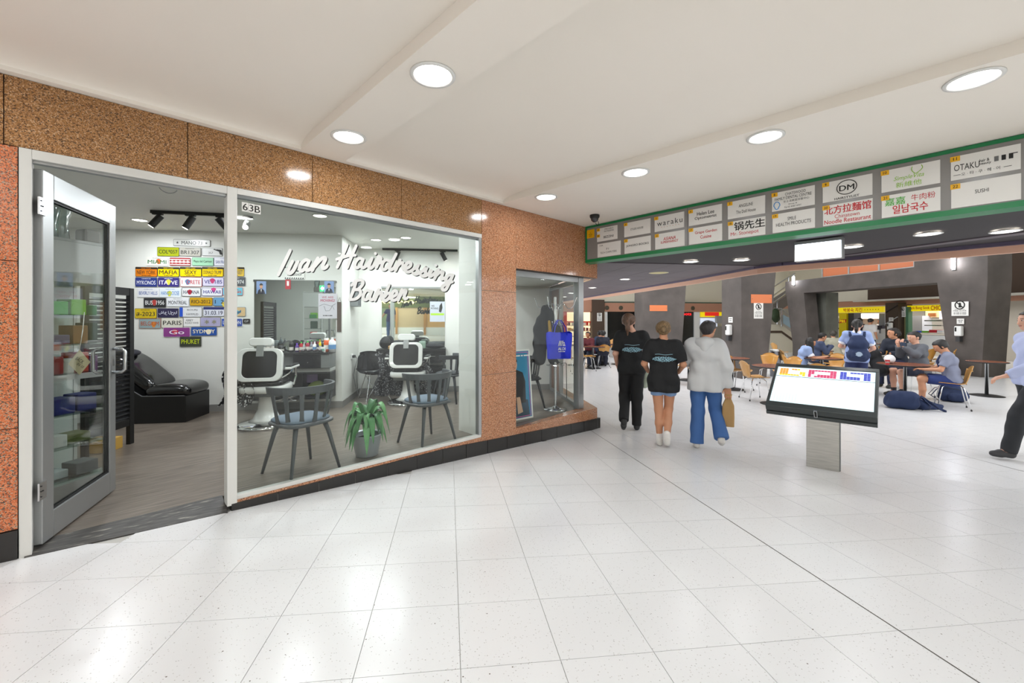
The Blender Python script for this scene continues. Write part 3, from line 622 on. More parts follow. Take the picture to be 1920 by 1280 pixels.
# ------------------------------------------------------------------ mall map kiosk
KX, KY = 5.63, .885
kz = zfl(KX, KY) - .004
kk = T('map_kiosk', 'tilted backlit mall map kiosk on a stainless steel post', 'kiosk', (KX, KY, kz), R(-90 + 3))      # local x = -y world, front = -x world
MB().box(-.145, .145, -.05, .05, 0, .72).build('post', noise_mat('brushed_steel', [(.3, '#a9a69f'), (.7, '#bcb9b2')], 5, .32, stretch=(1, 1, 12), metal=.9), kk, bevel=.004)
MB().box(.146, .152, -.02, .02, .0, .6).build('cable_strip', M_alu_dark, kk)
tilt = math.atan2(.4, .57); KL = math.hypot(.4, .57)
hm = Matrix.Translation((0, -.44, .70)) @ Matrix.Rotation(tilt, 4, 'X')
W2 = .46
M_kf = mat('#3b4040', .35)
MB().box(-W2, W2, 0, KL, -.1, 0, hm).build('case', M_kf, kk, bevel=.004)
for nm, bx_ in (('front', (-W2, W2, -.012, .06, -.06, .012)), ('rear', (-W2, W2, KL - .05, KL, -.04, .012)), ('left', (-W2, -W2 + .028, .06, KL - .05, -.04, .012)), ('right', (W2 - .028, W2, .06, KL - .05, -.04, .012))):
    MB().box(*bx_, hm).build('bezel_' + nm, M_kf, kk, bevel=.003)
MB().box(-W2, W2, -.02, .1, -.115, -.075, hm).build('front_lip', M_kf, kk, bevel=.003)
MB().box(-W2 + .028, W2 - .028, .06, KL - .05, .0, .003, hm).build('lit_panel', mat('#dceff5', .3, emit=.48), kk)
MB().box(-W2 + .028, W2 - .028, KL - .212, KL - .208, .003, .005, hm).build('divider', M_kf, kk)
def onmap(poly, m, nm='floor_plan'):
    n = len(poly); MB().add([hm @ Vector((x, y, .0045)) for x, y in poly], [tuple(range(n))]).build(nm, m, kk)
zb, zt = KL - .195, KL - .075
def cells_(x0, x1, m, mask, nx=9, ny=5, m2=None):
    dx, dy = (x1 - x0) / nx, (zt - zb) / ny; mb = MB(); mb2 = MB()
    for i in range(nx):
        for j in range(ny):
            if mask(i, j): continue
            q = [hm @ Vector((x0 + dx * i + .0015, zb + dy * j + .0015, .0045)), hm @ Vector((x0 + dx * (i + 1) - .0005, zb + dy * j + .0015, .0045)), hm @ Vector((x0 + dx * (i + 1) - .0005, zb + dy * (j + 1) - .0005, .0045)), hm @ Vector((x0 + dx * i + .0015, zb + dy * (j + 1) - .0005, .0045))]
            (mb2 if m2 and (i > 5 or j == 0) else mb).add(q, [(0, 1, 2, 3)])
    mb.build('floor_plan', m, kk)['kind'] = 'stuff'
    if m2: mb2.build('floor_plan', m2, kk)['kind'] = 'stuff'
cells_(-.405, -.16, mat('#f79320', .5, emit=.5), lambda i, j: (3 <= i <= 6 and 1 <= j <= 3) or (i == 7 and j == 0) or (i == 3 and j == 4) or (i > 6 and j > 2), m2=mat('#f5c518', .5, emit=.5))
cells_(-.135, .115, mat('#cf2f66', .5, emit=.35), lambda i, j: (2 <= i <= 6 and 2 <= j <= 3) or (i == 1 and j <= 1) or (i == 2 and j == 1))
cells_(.145, .395, mat('#2f38b8', .5, emit=.35), lambda i, j: (2 <= i <= 6 and 2 <= j <= 3) or (i == 2 and j == 4) or (i == 6 and j <= 1))
def maptext(s, x, y, w, h):
    me, tw, th = text_mesh(s); o = mk('lettering', me.copy(), mat('#7a8286', .6), kk); o.matrix_local = hm @ Matrix.Translation((x, y, .0047)) @ Matrix.Diagonal((w / tw, h / th, 1, 1))
for k in range(7): maptext('· · · · · · · ·', .33, .36 - k * .04, .12, .006); maptext('· · · · · · · ·', -.3, .2 - k * .02, .2, .005)
k_ = MB().box(-.03, .0, -.026, -.011, -.075, .014, hm).build('lock', M_steel, kk); MB().box(-.024, -.006, -.029, -.025, -.065, .004, hm).build('keyhole', M_ink, k_)
# ------------------------------------------------------------------ lettering on the shop window
def catmull(pts, m=6):
    P_ = [pts[0]] + list(pts) + [pts[-1]]; out = []
    for i in range(1, len(P_) - 2):
        for k in range(m):
            t = k / m; a, b, c, d = P_[i - 1], P_[i], P_[i + 1], P_[i + 2]
            out.append(tuple(.5 * ((2 * b[j]) + (c[j] - a[j]) * t + (2 * a[j] - 5 * b[j] + 4 * c[j] - d[j]) * t * t + (3 * b[j] - a[j] - 3 * c[j] + d[j]) * t ** 3) for j in (0, 1)))
    out.append(tuple(pts[-1])); return out
_bn = [0]
def brush(mb, pts, hw, y, off=(0, 0)):
    c = catmull(pts) if len(pts) > 2 else list(pts); y -= 1e-4 * (_bn[0] % 24); _bn[0] += 1
    def w3(x, z, k=0): p = aty(500 + (x + off[0]) / 5.333, 440 + (z + off[1]) / 5.333, y); return (p.x, y - 2e-6 * k, p.z)
    n = len(c); L_, R_ = [], []
    for i in range(n):
        a, b = c[max(i - 1, 0)], c[min(i + 1, n - 1)]; dx, dz = b[0] - a[0], b[1] - a[1]; l = math.hypot(dx, dz) or 1
        ww = hw * (.86 + .14 * math.sin(math.pi * i / max(n - 1, 1)))
        L_.append((c[i][0] - dz / l * ww, c[i][1] + dx / l * ww)); R_.append((c[i][0] + dz / l * ww, c[i][1] - dx / l * ww))
    for i in range(n - 1): mb.add([w3(*L_[i], i), w3(*L_[i + 1], i), w3(*R_[i + 1], i), w3(*R_[i], i)], [(0, 1, 2, 3)])
    for e, p in ((-12, c[0]), (n + 12, c[-1])): mb.add([w3(p[0] + hw * .86 * math.cos(t), p[1] + hw * .86 * math.sin(t), e) for t in [k * math.pi / 6 for k in range(12)]], [tuple(range(12))])
WORDS = {'ivan': (18.5, [[(235, 155), (175, 278), (115, 400)], [(258, 265), (225, 330), (212, 372), (235, 385), (270, 350), (300, 290), (312, 268)], [(420, 262), (390, 250), (345, 290), (330, 340), (350, 362), (385, 330), (422, 268)], [(425, 262), (395, 330), (402, 354), (432, 345), (470, 305), (512, 232)], [(512, 232), (480, 300), (455, 358)], [(478, 318), (520, 268), (560, 232), (588, 238), (562, 300), (562, 336), (592, 326), (606, 308)]]),
 'hairdressing': (16.5, [[(805, 100), (760, 205), (705, 325)], [(895, 110), (850, 210), (805, 330)], [(700, 245), (760, 225), (830, 205), (885, 205)], [(958, 245), (925, 235), (890, 270), (880, 312), (905, 330), (940, 300), (966, 245)], [(966, 245), (945, 300), (956, 330), (985, 318), (1020, 280), (1055, 232)], [(1055, 232), (1030, 290), (1022, 326), (1046, 332), (1085, 285), (1118, 215)], [(1087, 186), (1088, 189)], [(1118, 215), (1142, 236), (1115, 285), (1095, 330)], [(1115, 288), (1150, 268)],
   [(1225, 262), (1190, 252), (1158, 288), (1152, 335), (1180, 346), (1215, 310), (1245, 258)], [(1295, 190), (1250, 280), (1228, 332), (1245, 350), (1285, 318), (1335, 252)], [(1335, 252), (1310, 305), (1288, 358)], [(1305, 318), (1335, 285), (1362, 278)], [(1362, 300), (1362, 340), (1400, 335), (1435, 312), (1440, 284), (1415, 276), (1386, 312), (1384, 356), (1410, 372), (1450, 358), (1518, 302)], [(1518, 302), (1502, 340), (1516, 374), (1494, 394), (1462, 384)], [(1500, 394), (1545, 372), (1600, 324), (1586, 365), (1596, 400), (1572, 414), (1542, 404)],
   [(1590, 412), (1630, 380), (1652, 350), (1628, 395), (1634, 416), (1664, 398), (1718, 346)], [(1690, 304), (1691, 307)], [(1718, 346), (1695, 400), (1678, 442)], [(1692, 412), (1730, 376), (1762, 370), (1752, 410), (1748, 444), (1780, 430)], [(1850, 402), (1818, 405), (1792, 440), (1798, 474), (1832, 452), (1862, 402)], [(1862, 402), (1832, 470), (1792, 545), (1760, 548), (1760, 516), (1800, 490), (1856, 470)]]),
 'barber': (16, [[(892, 478), (865, 560), (830, 648)], [(848, 505), (895, 462), (948, 454), (962, 488), (922, 538), (880, 550)], [(880, 550), (932, 555), (934, 600), (890, 640), (832, 650)], [(1035, 565), (1000, 555), (970, 595), (965, 636), (990, 650), (1025, 620), (1052, 562)], [(1052, 562), (1030, 620), (1042, 650), (1070, 634), (1120, 545)], [(1120, 545), (1102, 600), (1082, 655)], [(1105, 602), (1135, 575), (1152, 585), (1142, 630), (1165, 645)], [(1225, 500), (1190, 580), (1164, 640), (1188, 658), (1224, 630), (1236, 596), (1210, 585), (1182, 618)], [(1225, 640), (1290, 602), (1300, 570), (1275, 560), (1250, 596), (1246, 640), (1270, 655), (1310, 632), (1352, 548)], [(1352, 548), (1335, 600), (1315, 655)], [(1335, 612), (1365, 562), (1392, 560), (1376, 610), (1382, 640), (1402, 634)]])}
M_let = mat('#f2f2f0', .5); M_letb = mat('#1c1c1c', .6)
for wname, (hw, strokes) in WORDS.items():
    a, b = MB(), MB()
    for si, s_ in enumerate(strokes):
        _bn[0] = si; brush(a, s_, hw, 3.6265); _bn[0] = si; brush(b, s_, hw, 3.6325); _bn[0] = si; brush(b, s_, hw, 3.6297, (10, 8))
    q = a.build('lettering', M_let, w1, label='white brush-script lettering'); b.build('lettering_shadow', M_letb, w1, label='black drop shadow of the lettering')
for k, ch_ in enumerate('63B'):
    p = aty(459.5 + 11.5 * k, 388 + 2.4 * k, 3.631); q = MB().box(p.x - .021, p.x + .021, 3.628, 3.633, p.z - .034, p.z + .034).build('number_plate', M_paper, w1)
    text(q, ch_, p.x, p.z, h=.05, m=M_ink, y=3.6265, bold=.01)
def cat3(pts, m=5):
    q = [Vector(p) for p in pts]; P_ = [q[0]] + q + [q[-1]]; out = []
    for i in range(1, len(P_) - 2):
        for k in range(m):
            t = k / m; a, b, c, d = P_[i - 1:i + 3]; out.append(.5 * ((2 * b) + (c - a) * t + (2 * a - 5 * b + 4 * c - d) * t * t + (3 * b - a - 3 * c + d) * t ** 3))
    return out + [q[-1]]
# ------------------------------------------------------------------ number plates on the shop wall
PA = 6.655
M_gl = .3
def wallE_at(u, v): p = atA(u, v, PA); q = p.to_2d(); return q.dot(E2), p.z
PL = [((497, 900, 48, 130), '#cfcfca', '#1a1a1a', 'MANO 73', 'long grey plate at the top of the wall, two stars', None),
 ((320, 560, 132, 237), '#a3ab1e', '#20240c', 'COL*057', 'olive green plate with dark code in the second row', None),
 ((560, 797, 137, 237), '#b9b5aa', '#2a2a26', 'BR1307', 'beige grey plate reading BR1307', 'PANAMA'),
 ((810, 1032, 142, 234), '#d8d8d6', '#333333', '357', 'white plate with a small black revolver', None),
 ((200, 440, 240, 342), '#e7e4dd', '#1f6b3a', 'MIAMI', 'white plate with green MIAMI letters', 'FLORIDA'),
 ((455, 685, 247, 342), '#a8393f', '#e8e6e0', '* * * * *', 'red and white striped plate', None),
 ((700, 935, 245, 342), '#9fcfae', '#1c3c2a', 'Playa del Carmen', 'mint green beach plate with dark script', None),
 ((940, 1172, 245, 342), '#dedee4', '#3a4a86', 'SAN FRANCISCO', 'white plate with blue city name half behind the post', 'California'),
 ((82, 322, 350, 458), '#e07d10', '#3a2410', 'NEW YORK', 'orange plate with a black top band', 'NEW YORK'),
 ((326, 561, 350, 458), '#f4cf00', '#1c1a10', 'MAFIA', 'yellow plate reading MAFIA', 'NEW YORK'),
 ((567, 803, 350, 458), '#f4cf00', '#1c1a10', 'SEXY', 'yellow plate reading SEXY', 'NEW YORK'),
 ((808, 1040, 350, 458), '#f4cf00', '#1c1a10', 'DONALD TRUMP', 'yellow plate right of the one reading SEXY', 'NEW YORK'),
 ((1044, 1270, 350, 455), '#e3b90a', '#1c1a10', 'WALL STREET', 'yellow plate partly behind the white window post', 'NEW YORK'),
 ((80, 322, 463, 570), '#26357f', '#e6e6ee', 'MYKONOS', 'blue plate reading MYKONOS', 'GREECE'),
 ((326, 561, 463, 570), '#39307c', '#eceaf2', 'ITA  VE', 'purple plate with a small flag shield', 'VENEZIA'),
 ((572, 808, 463, 568), '#e4e2e2', '#c23a44', 'I   CRETE', 'white plate with red I love Crete lettering', None),
 ((815, 1047, 463, 562), '#d6d0e6', '#35307a', 'VE  185', 'lavender plate with a gondola picture', None),
 ((1052, 1285, 458, 560), '#3e4248', '#e2e2e2', 'MC=1974', 'dark grey plate partly behind the post', 'MONTE-CARLO'),
 ((105, 342, 578, 683), '#e2e2e4', '#2d4f9a', 'BEVERLY HILLS', 'white plate with blue Beverly Hills lettering', 'California'),
 ((345, 580, 578, 683), '#dfe6ea', '#3f7fc0', 'HANG LOOSE', 'pale plate with blue lettering and yellow hand', 'HAWAII'),
 ((590, 795, 578, 672), '#e6e6e6', '#1a2c4c', 'HAVANA', 'white plate with a Cuban flag', None),
 ((808, 1030, 578, 668), '#e4e4e8', '#2c2f8a', 'HAWAII', 'white plate with blue HAWAII letters and palm', None),
 ((1033, 1255, 570, 663), '#6fc0d8', '#d8452c', 'US  Gs', 'cyan beach plate behind the post', None),
 ((172, 418, 685, 795), '#2a2a2c', '#dcdcdc', 'BUS  1956', 'black plate reading BUS 1956', None),
 ((425, 665, 685, 783), '#e2e3e6', '#2a2d36', 'MONTREAL', 'white plate reading MONTREAL', 'Québec'),
 ((675, 922, 682, 775), '#c79a14', '#3a2c08', 'RIO-2012', 'gold plate reading RIO-2012', None),
 ((933, 1168, 682, 778), '#6a9cc4', '#22262a', '1  2012', 'blue and sand plate half behind the post', None),
 ((75, 315, 803, 912), '#d3b516', '#2a2308', 'ส-2023', 'yellow plate with a Thai letter', 'BANGKOK'),
 ((322, 555, 800, 905), '#2b2547', '#dcdcec', 'شارع الحمرا', 'dark navy plate with Arabic script', None),
 ((563, 810, 788, 897), '#d9dadc', '#2c2c30', 'BOURJ', 'white plate with a blue left strip', 'HAMMUD'),
 ((822, 1052, 786, 890), '#d8dae4', '#23284a', '31.03.19', 'white plate with a navy top band', None),
 ((1055, 1285, 788, 890), '#d8b98c', '#3a6c8c', '~', 'sand coloured sea view plate right of the post', None),
 ((122, 358, 915, 1020), '#8fa2a4', '#b0522c', 'BELGIUM', 'busy picture plate with orange letters', None),
 ((366, 605, 905, 1015), '#ddd9cc', '#2c2a26', 'PARIS', 'cream plate with a black skyline', None),
 ((608, 787, 905, 1000), '#e8e6e4', '#2a2a2e', 'ABBEY', 'white plate printed like a street sign', 'ROAD NW8'),
 ((788, 1014, 898, 1000), '#a7a3c2', '#7c7a3c', '* *', 'lavender plate with an olive crest', None),
 ((1020, 1250, 912, 1000), '#3c58a8', '#e4e4ec', 'LONDON', 'blue skyline plate half behind the post', None),
 ((1252, 1335, 915, 970), '#2c2c30', '#b8b8b8', 'GP', 'small dark racing plate at the right end', None),
 ((387, 680, 1010, 1113), '#8a3a86', '#f0e4f0', 'Go', 'purple motor racing plate in the second lowest row', None),
 ((688, 972, 1005, 1100), '#254f9c', '#f0e6c0', 'SYDNEY', 'blue opera house plate near the bottom', None),
 ((565, 803, 1108, 1220), '#3c4034', '#c6d414', 'PHUKET', 'dark plate with lime PHUKET letters at the bottom', None)]
for (x0, x1, y0, y1), bg, fg, s_, lab, sub in PL:
    b0, z1 = wallE_at(240 + x0 / 5.817, 440 + y0 / 5.817); b1, z0 = wallE_at(240 + x1 / 5.817, 440 + y1 / 5.817); w_, h_ = b1 - b0, z1 - z0
    t = T('number_plate', lab, 'number plate', (*AB(PA, (b0 + b1) / 2), z0), RZ_E, 'number plates on the shop wall')
    def rr(i): return [(-w_ / 2 + i, i + .008), (-w_ / 2 + i + .008, i), (w_ / 2 - i - .008, i), (w_ / 2 - i, i + .008), (w_ / 2 - i, h_ - i - .008), (w_ / 2 - i - .008, h_ - i), (-w_ / 2 + i + .008, h_ - i), (-w_ / 2 + i, h_ - i - .008)]
    mf, mb_ = mat(fg, .4), mat(bg, .25); dark = fg if sum(lin(bg)[:3]) > .5 else '#8a8a8a'
    MB().slab(rr(0), -.004, .0).build('rim', mat(dark, .4) if s_ not in ('MIAMI', 'BEVERLY HILLS', 'HANG LOOSE', 'MONTREAL', 'ABBEY') else mb_, t)
    MB().slab(rr(.004), -.0055, -.003).build('face', mb_, t)
    cz_ = h_ * .5
    if s_ in ('NEW YORK', 'MAFIA', 'SEXY', 'DONALD TRUMP', 'WALL STREET'):
        MB().box(-w_ / 2 + .004, w_ / 2 - .004, -.0062, -.005, h_ * .78, h_ - .005).build('top_band', M_ink, t); text(t, 'NEW YORK', 0, h_ * .88, w=w_ * .45, h=h_ * .1, m=mb_, y=-.0068)
        bars(t, 0, h_ * .12, w_ * .4, h_ * .06, mf, -.0058); cz_ = h_ * .45; sub = None
    if s_ == 'BOURJ':
        text(t, 'BOURJ', .02, h_ * .7, w=w_ * .45, h=h_ * .2, m=mf, y=-.0062); text(t, 'HAMMUD', .02, h_ * .28, w=w_ * .52, h=h_ * .2, m=mf, y=-.0062); MB().box(-w_ / 2 + .004, -w_ / 2 + .045, -.0064, -.005, .006, h_ - .006).build('blue_strip', mat('#1f4fc0', .4), t); continue
    if s_ == 'ABBEY':
        text(t, 'ABBEY', -.03, h_ * .72, w=w_ * .45, h=h_ * .22, m=mf, y=-.0062); text(t, 'ROAD NW8', 0, h_ * .42, w=w_ * .8, h=h_ * .2, m=mf, y=-.0062); continue
    if s_ == '31.03.19': MB().box(-w_ / 2 + .005, w_ / 2 - .005, -.0062, -.005, h_ * .72, h_ - .005).build('top_band', mat('#28306a', .4), t); cz_ = h_ * .38
    if s_ == '357':
        g = MB().slab([(.05, h_ * .8), (.03, h_ * .9), (.01, h_ * .82), (.09, h_ * .55), (.1, h_ * .2), (.135, h_ * .15), (.125, h_ * .6), (.12, h_ * .78), (.06, h_ * .85)], -.0065, -.005); g.build('revolver_print', M_ink, t)
        text(t, s_, -.02, h_ * .38, h=h_ * .26, m=mf, y=-.0062); continue
    if s_ == '* * * * *':
        for k in range(3): MB().box(-w_ / 2 + .006, w_ / 2 - .006, -.0062, -.005, h_ * (.12 + .3 * k), h_ * (.22 + .3 * k)).build('stripe', M_paper, t)
    blob_ = {'MIAMI': ('#e2622c', .02, .0), 'ITA  VE': ('#d9d24a', .0, .0), 'I   CRETE': ('#5d7fa8', -.045, 0), 'VE  185': ('#c23a70', -.01, .1), 'HANG LOOSE': ('#d6d41c', -.01, -.1), 'HAVANA': ('#c01f2c', -.02, 0), 'BUS  1956': ('#a83a34', -.005, 0), 'Go': ('#c02040', -.02, .0), 'SYDNEY': ('#e6e0d0', .06, -.05), 'BELGIUM': ('#d9822c', .05, -.1), '~': ('#5fb6cc', .02, -.1), 'HAWAII': ('#d24a8a', .02, .25), '1  2012': ('#d9c24a', 0, -.3)}.get(s_)
    if blob_: MB().slab([(blob_[1] + w_ * .11 * math.cos(a) * (1 + .25 * math.sin(3 * a)), h_ * (.5 + blob_[2]) + h_ * .3 * math.sin(a)) for a in [k * math.pi / 8 for k in range(16)]], -.006, -.005).build('picture_print', mat(blob_[0], .4), t)
    if s_ == 'MANO 73':
        for sx in (-1, 1): MB().slab([(sx * w_ * .39 + (.02 if k % 2 else .008) * math.sin(k * math.pi / 5), h_ * .5 - (.02 if k % 2 else .008) * math.cos(k * math.pi / 5)) for k in range(10)], -.0064, -.005).build('star', mf, t)
        text(t, s_, 0, cz_, w=w_ * .56, h=h_ * .52, m=mf, y=-.0062, bold=.012); continue
    if sub: text(t, sub, 0, h_ * .86, w=w_ * .4, h=h_ * .1, m=mf, y=-.0066); cz_ = h_ * .45
    text(t, s_, 0, cz_, w=w_ * (.84 if len(s_) > 4 else .55), h=h_ * (.42 if len(s_) < 12 else .36), m=mf, y=-.0066, bold=.012)
# ------------------------------------------------------------------ mirrors and benches
def TE(name, label, cat, a, b, z=0, rz=0, group=None): return T(name, label, cat, (*AB(a, b), z), RZ_E + rz, group)
mb0, mz1 = wallE_at(477, 524); mb1, mz0 = wallE_at(629.5, 664)
t = TE('wall_mirror', 'wide frameless mirror on the number plate wall', 'mirror', 6.655, (mb0 + mb1) / 2, .84)
MW = (mb1 - mb0) / 2
MB().box(-MW, MW, -.006, 0, 0, mz1 - .84).build('mirror_glass', M_mirror, t)
for sx in (-1, 1): MB().box(sx * MW - .012, sx * MW + .012, -.009, 0, mz1 - .87, mz1 - .84).build('clip', M_chrome, t)
t = TE('styling_bench', 'black wall-hung styling bench under the wide mirror', 'bench', 6.65, (mb0 + mb1) / 2)
MB().box(-MW, MW, -.36, 0, .83, .86).build('bench_top', M_black, t, bevel=.003)
MB().box(MW * .15, MW - .11, -.35, -.01, .64, .83).build('drawer', M_blackgloss, t, bevel=.003); MB().box(MW - .11, MW, -.35, 0, .64, .83).build('end_panel', mat('#6f7270', .5), t); MB().box(-MW, MW * .15, -.3, 0, .62, .83).build('apron', mat('#77797a', .5), t)
MB().ball((MW * .5, -.355, .72), .008, 8, 6).build('knob', M_chrome, t); MB().box(MW * .1, MW, -.3, -.0, .56, .63).build('shelf_rail', mat('#a7a9a5', .5), t)
t = TE('wall_cubby', 'low black open wall cubby under the styling bench', 'shelf', 6.65, (mb0 + mb1) / 2)
MB().box(-MW, MW, -.3, -.27, .19, .215).box(-MW, MW, -.3, -.27, .555, .58).build('front_edge', M_black, t)
for x0_, x1_, y0_, y1_, z0_, z1_, nm in ((-MW, MW, -.3, 0, .19, .21, 'bottom_board'), (-MW, MW, -.3, 0, .56, .58, 'top_board'), (-MW, -MW + .02, -.3, 0, .21, .56, 'side_board'), (MW - .02, MW, -.3, 0, .21, .56, 'side_board'), (-MW, MW, -.02, 0, .21, .56, 'back_board'), (MW * .3, MW * .3 + .02, -.28, -.02, .21, .56, 'divider')): MB().box(x0_, x1_, y0_, y1_, z0_, z1_).build(nm, M_black, t)
def lump(name, label, cat, col, loc, rz, dims, group=None, m=None, amp=.12, seed=0, n=14):
    t = MB(); rng = random.Random(seed + len(name)); ph = [rng.random() * 6 for _ in range(6)]
    t.ball((0, 0, dims[2] / 2), (dims[0] / 2, dims[1] / 2, dims[2] / 2), n, 10)
    t.v = [(x * (1 + amp * math.sin(9 * z + ph[0]) + amp * math.sin(14 * y + ph[1])), y * (1 + amp * math.sin(11 * x + ph[2])), max(0, z * (1 + amp * math.sin(8 * x + ph[3])))) for x, y, z in t.v]
    o = t.build(name, m or mat(col, .7), None, True); o.location = loc; o.rotation_euler = (0, 0, rz); return tag(o, label, cat, group)
lump('cloth_bag', 'olive green bag on the low black cubby shelf', 'bag', '#5c6a22', (*AB(6.5, mb1 - .22), .212), RZ_E, (.3, .2, .2), seed=1)
o = MB().box(-.09, .09, -.01, .01, 0, .12).build('purple_card', mat('#8f7aa8', .5), loc=(*AB(6.56, mb1 - .32), .41), rot=(0, 0, RZ_E)); tag(o, 'lilac card standing behind the olive bag in the cubby', 'card'); o.location.z = .40
# bottles on the bench
def bottle(label, u, h, r, col, cap, kind=0, a=6.42, zt=.86):
    p = atA(u, 650, a); t = T('bottle', label, 'bottle', (p.x, p.y, zt), 0, 'products on the styling bench')
    pr = {0: [(r, 0), (r, h * .7), (r * .45, h * .82), (r * .4, h * .86)], 1: [(r, 0), (r, h * .82), (r * .9, h * .86)], 2: [(r * .9, 0), (r, h * .5), (r * .75, h * .72), (r * .35, h * .8)]}[kind]
    MB().lathe(pr, 14).build('body', mat(col, .3), t, smooth=True); zc = pr[-1][1]; rc = pr[-1][0]
    MB().lathe([(rc, zc), (rc * .95, h)], 12).build('cap', mat(cap, .4), t)
    MB().lathe([(r * 1.01, h * .2), (r * 1.01, h * .5)], 14).build('wrap_label', mat('#d9d4cc', .5) if col not in ('#e8e8e4', '#dfe4ea') else mat('#5f8fc0', .5), t)
for a_ in (('white tub at the left end of the styling bench', 491, .15, .055, '#cfd8d8', '#b9c4c4', 1), ('clear spray bottle beside the white tub', 503, .2, .03, '#9aa6a6', '#d8d8d8', 0), ('small clear bottle left of the round hand mirror', 511, .18, .024, '#8a8c90', '#c9c9c9', 0),
           ('short black jar in front of the mirror', 527, .1, .04, '#2a2a2c', '#555555', 1), ('tall dark pomade tin beside the round black mirror', 546, .15, .03, '#1e1e22', '#3a3a3a', 1), ('violet capped bottle mid bench', 557, .13, .026, '#5a3a8a', '#7a4ad0', 0), ('red bottle with a green top', 565, .15, .028, '#a8202c', '#3ad048', 0), ('slim clear bottle between the green-topped bottles', 570, .14, .02, '#b4bcbc', '#d4d4d4', 2),
           ('crimson bottle with a bright green spout', 577, .16, .03, '#9a2038', '#30c840', 0), ('grey bottle leaning mid bench', 584, .15, .03, '#7a7a84', '#9a9aa2', 2), ('white squeeze bottle with rounded shoulders', 590, .15, .03, '#e8e8e4', '#e0e0dc', 2), ('dark blue bottle with a red top', 597, .14, .026, '#20284a', '#b03030', 0), ('yellow handled trimmer bottle', 600, .18, .022, '#d6c81a', '#d6c81a', 2), ('orange spray can near the right end', 612, .2, .036, '#e8652a', '#f0eeea', 1), ('large white bottle at the right end of the bench', 623, .21, .05, '#dfe4ea', '#e8e8e8', 0)): bottle(*a_)
p = atA(606, 655, 6.36); t = T('product_box', 'small white product box in front of the orange can', 'box', (p.x, p.y, .86), RZ_E); MB().box(-.03, .03, -.02, .02, 0, .075).build('carton', M_paper, t, bevel=.002); MB().box(-.02, .02, -.0215, -.02, .02, .05).build('print', mat('#6fa89a', .5), t)
p = atA(541, 650, 6.5); t = T('hand_mirror', 'round black hand mirror leaning on the bench', 'mirror', (p.x, p.y, .86), RZ_E); MB().lathe([(.075, 0), (.08, .008), (.075, .016)], 24).build('rim', M_black, t, smooth=True, loc=(0, 0, .085), rot=(R(75), 0, 0)); MB().lathe([(.062, .0165), (.0, .017)], 24).build('glass', M_mirror, t, loc=(0, 0, .085), rot=(R(75), 0, 0)); MB().tube([(0, 0, .02), (0, -.01, .0)], .012, 8).build('handle', M_black, t)
p = atA(585, 656, 6.34); t = T('clipper_tray', 'black tray of clippers at the bench front edge', 'tray', (p.x, p.y, .861), RZ_E); MB().box(-.16, .16, -.07, .07, 0, .012).build('tray', M_black, t, bevel=.003)
for k in range(4): MB().tube([(-.13 + .08 * k, -.04, .025), (-.1 + .08 * k, .05, .03)], [.014, .02], 8).build('clipper', mat('#3a3034', .3), t, smooth=True)
# pictures and notices on the mirror wall
def notice(name, label, u0, v0, u1, v1, m, a=6.645, cat='notice'):
    p0, p1 = atA(u0, v0, a), atA(u1, v1, a); b0, b1 = p0.to_2d().dot(E2), p1.to_2d().dot(E2); t = TE(name, label, cat, a, (b0 + b1) / 2, p1.z)
    MB().box(-(b1 - b0) / 2, (b1 - b0) / 2, -.003, 0, 0, p0.z - p1.z).build('sheet', m, t); return t, b1 - b0, p0.z - p1.z
M_skin = mat('#c99676', .55); M_navy = mat('#23283a', .6)
for i, (u0, v0, u1, v1, lab) in enumerate(((481, 527, 499, 551, 'blue portrait photo at the upper left of the mirror'), (608, 527, 626, 549, 'blue portrait photo at the upper right of the mirror'))):
    t, w_, h_ = notice('portrait_photo', lab, u0, v0, u1, v1, mat('#7f98c4', .5), cat='photo')
    MB().slab([(-w_ * .42, 0), (w_ * .42, 0), (w_ * .3, h_ * .3), (w_ * .1, h_ * .4), (-w_ * .1, h_ * .4), (-w_ * .3, h_ * .3)], -.0045, -.003).build('suit_print', M_navy, t)
    MB().slab([(w_ * .16 * math.cos(k * .52), h_ * .6 + h_ * .19 * math.sin(k * .52)) for k in range(12)], -.005, -.003).build('face_print', M_skin, t)
    MB().slab([(w_ * .18 * math.cos(k * .4), h_ * .68 + h_ * .16 * math.sin(k * .4)) for k in range(9)], -.0055, -.003).build('hair_print', M_ink, t); MB().slab([(-w_ * .06, h_ * .36), (0, h_ * .12), (w_ * .06, h_ * .36)], -.0052, -.003).build('shirt_print', M_paper, t)
t, w_, h_ = notice('moving_poster', 'grey WE ARE MOVING poster on the mirror', 597, 550, 632, 597, mat('#c9c6cc', .5), cat='poster')
text(t, 'WE ARE', 0, h_ * .85, w=w_ * .62, h=h_ * .08, m=mat('#b03050', .5)); text(t, 'MOVING!', 0, h_ * .72, w=w_ * .76, h=h_ * .1, m=mat('#b03050', .5), bold=.02)
MB().tube([(-w_ * .45, -.004, h_ * .5), (-w_ * .2, -.004, h_ * .58), (w_ * .2, -.004, h_ * .5), (w_ * .44, -.004, h_ * .6)], .002, 5).tube([(-w_ * .2, -.004, h_ * .5), (-w_ * .1, -.004, h_ * .3), (w_ * .1, -.004, h_ * .32), (w_ * .25, -.004, h_ * .5), (w_ * .35, -.004, h_ * .36)], .002, 5).build('map_lines', M_ink, t); bars(t, 0, h_ * .12, w_ * .5, h_ * .03, M_ink, -.0035)
t, w_, h_ = notice('barber_sign', 'striped edged barbershop sign above the mirror', 534, 500, 571, 523, M_paper, 6.65, 'sign')
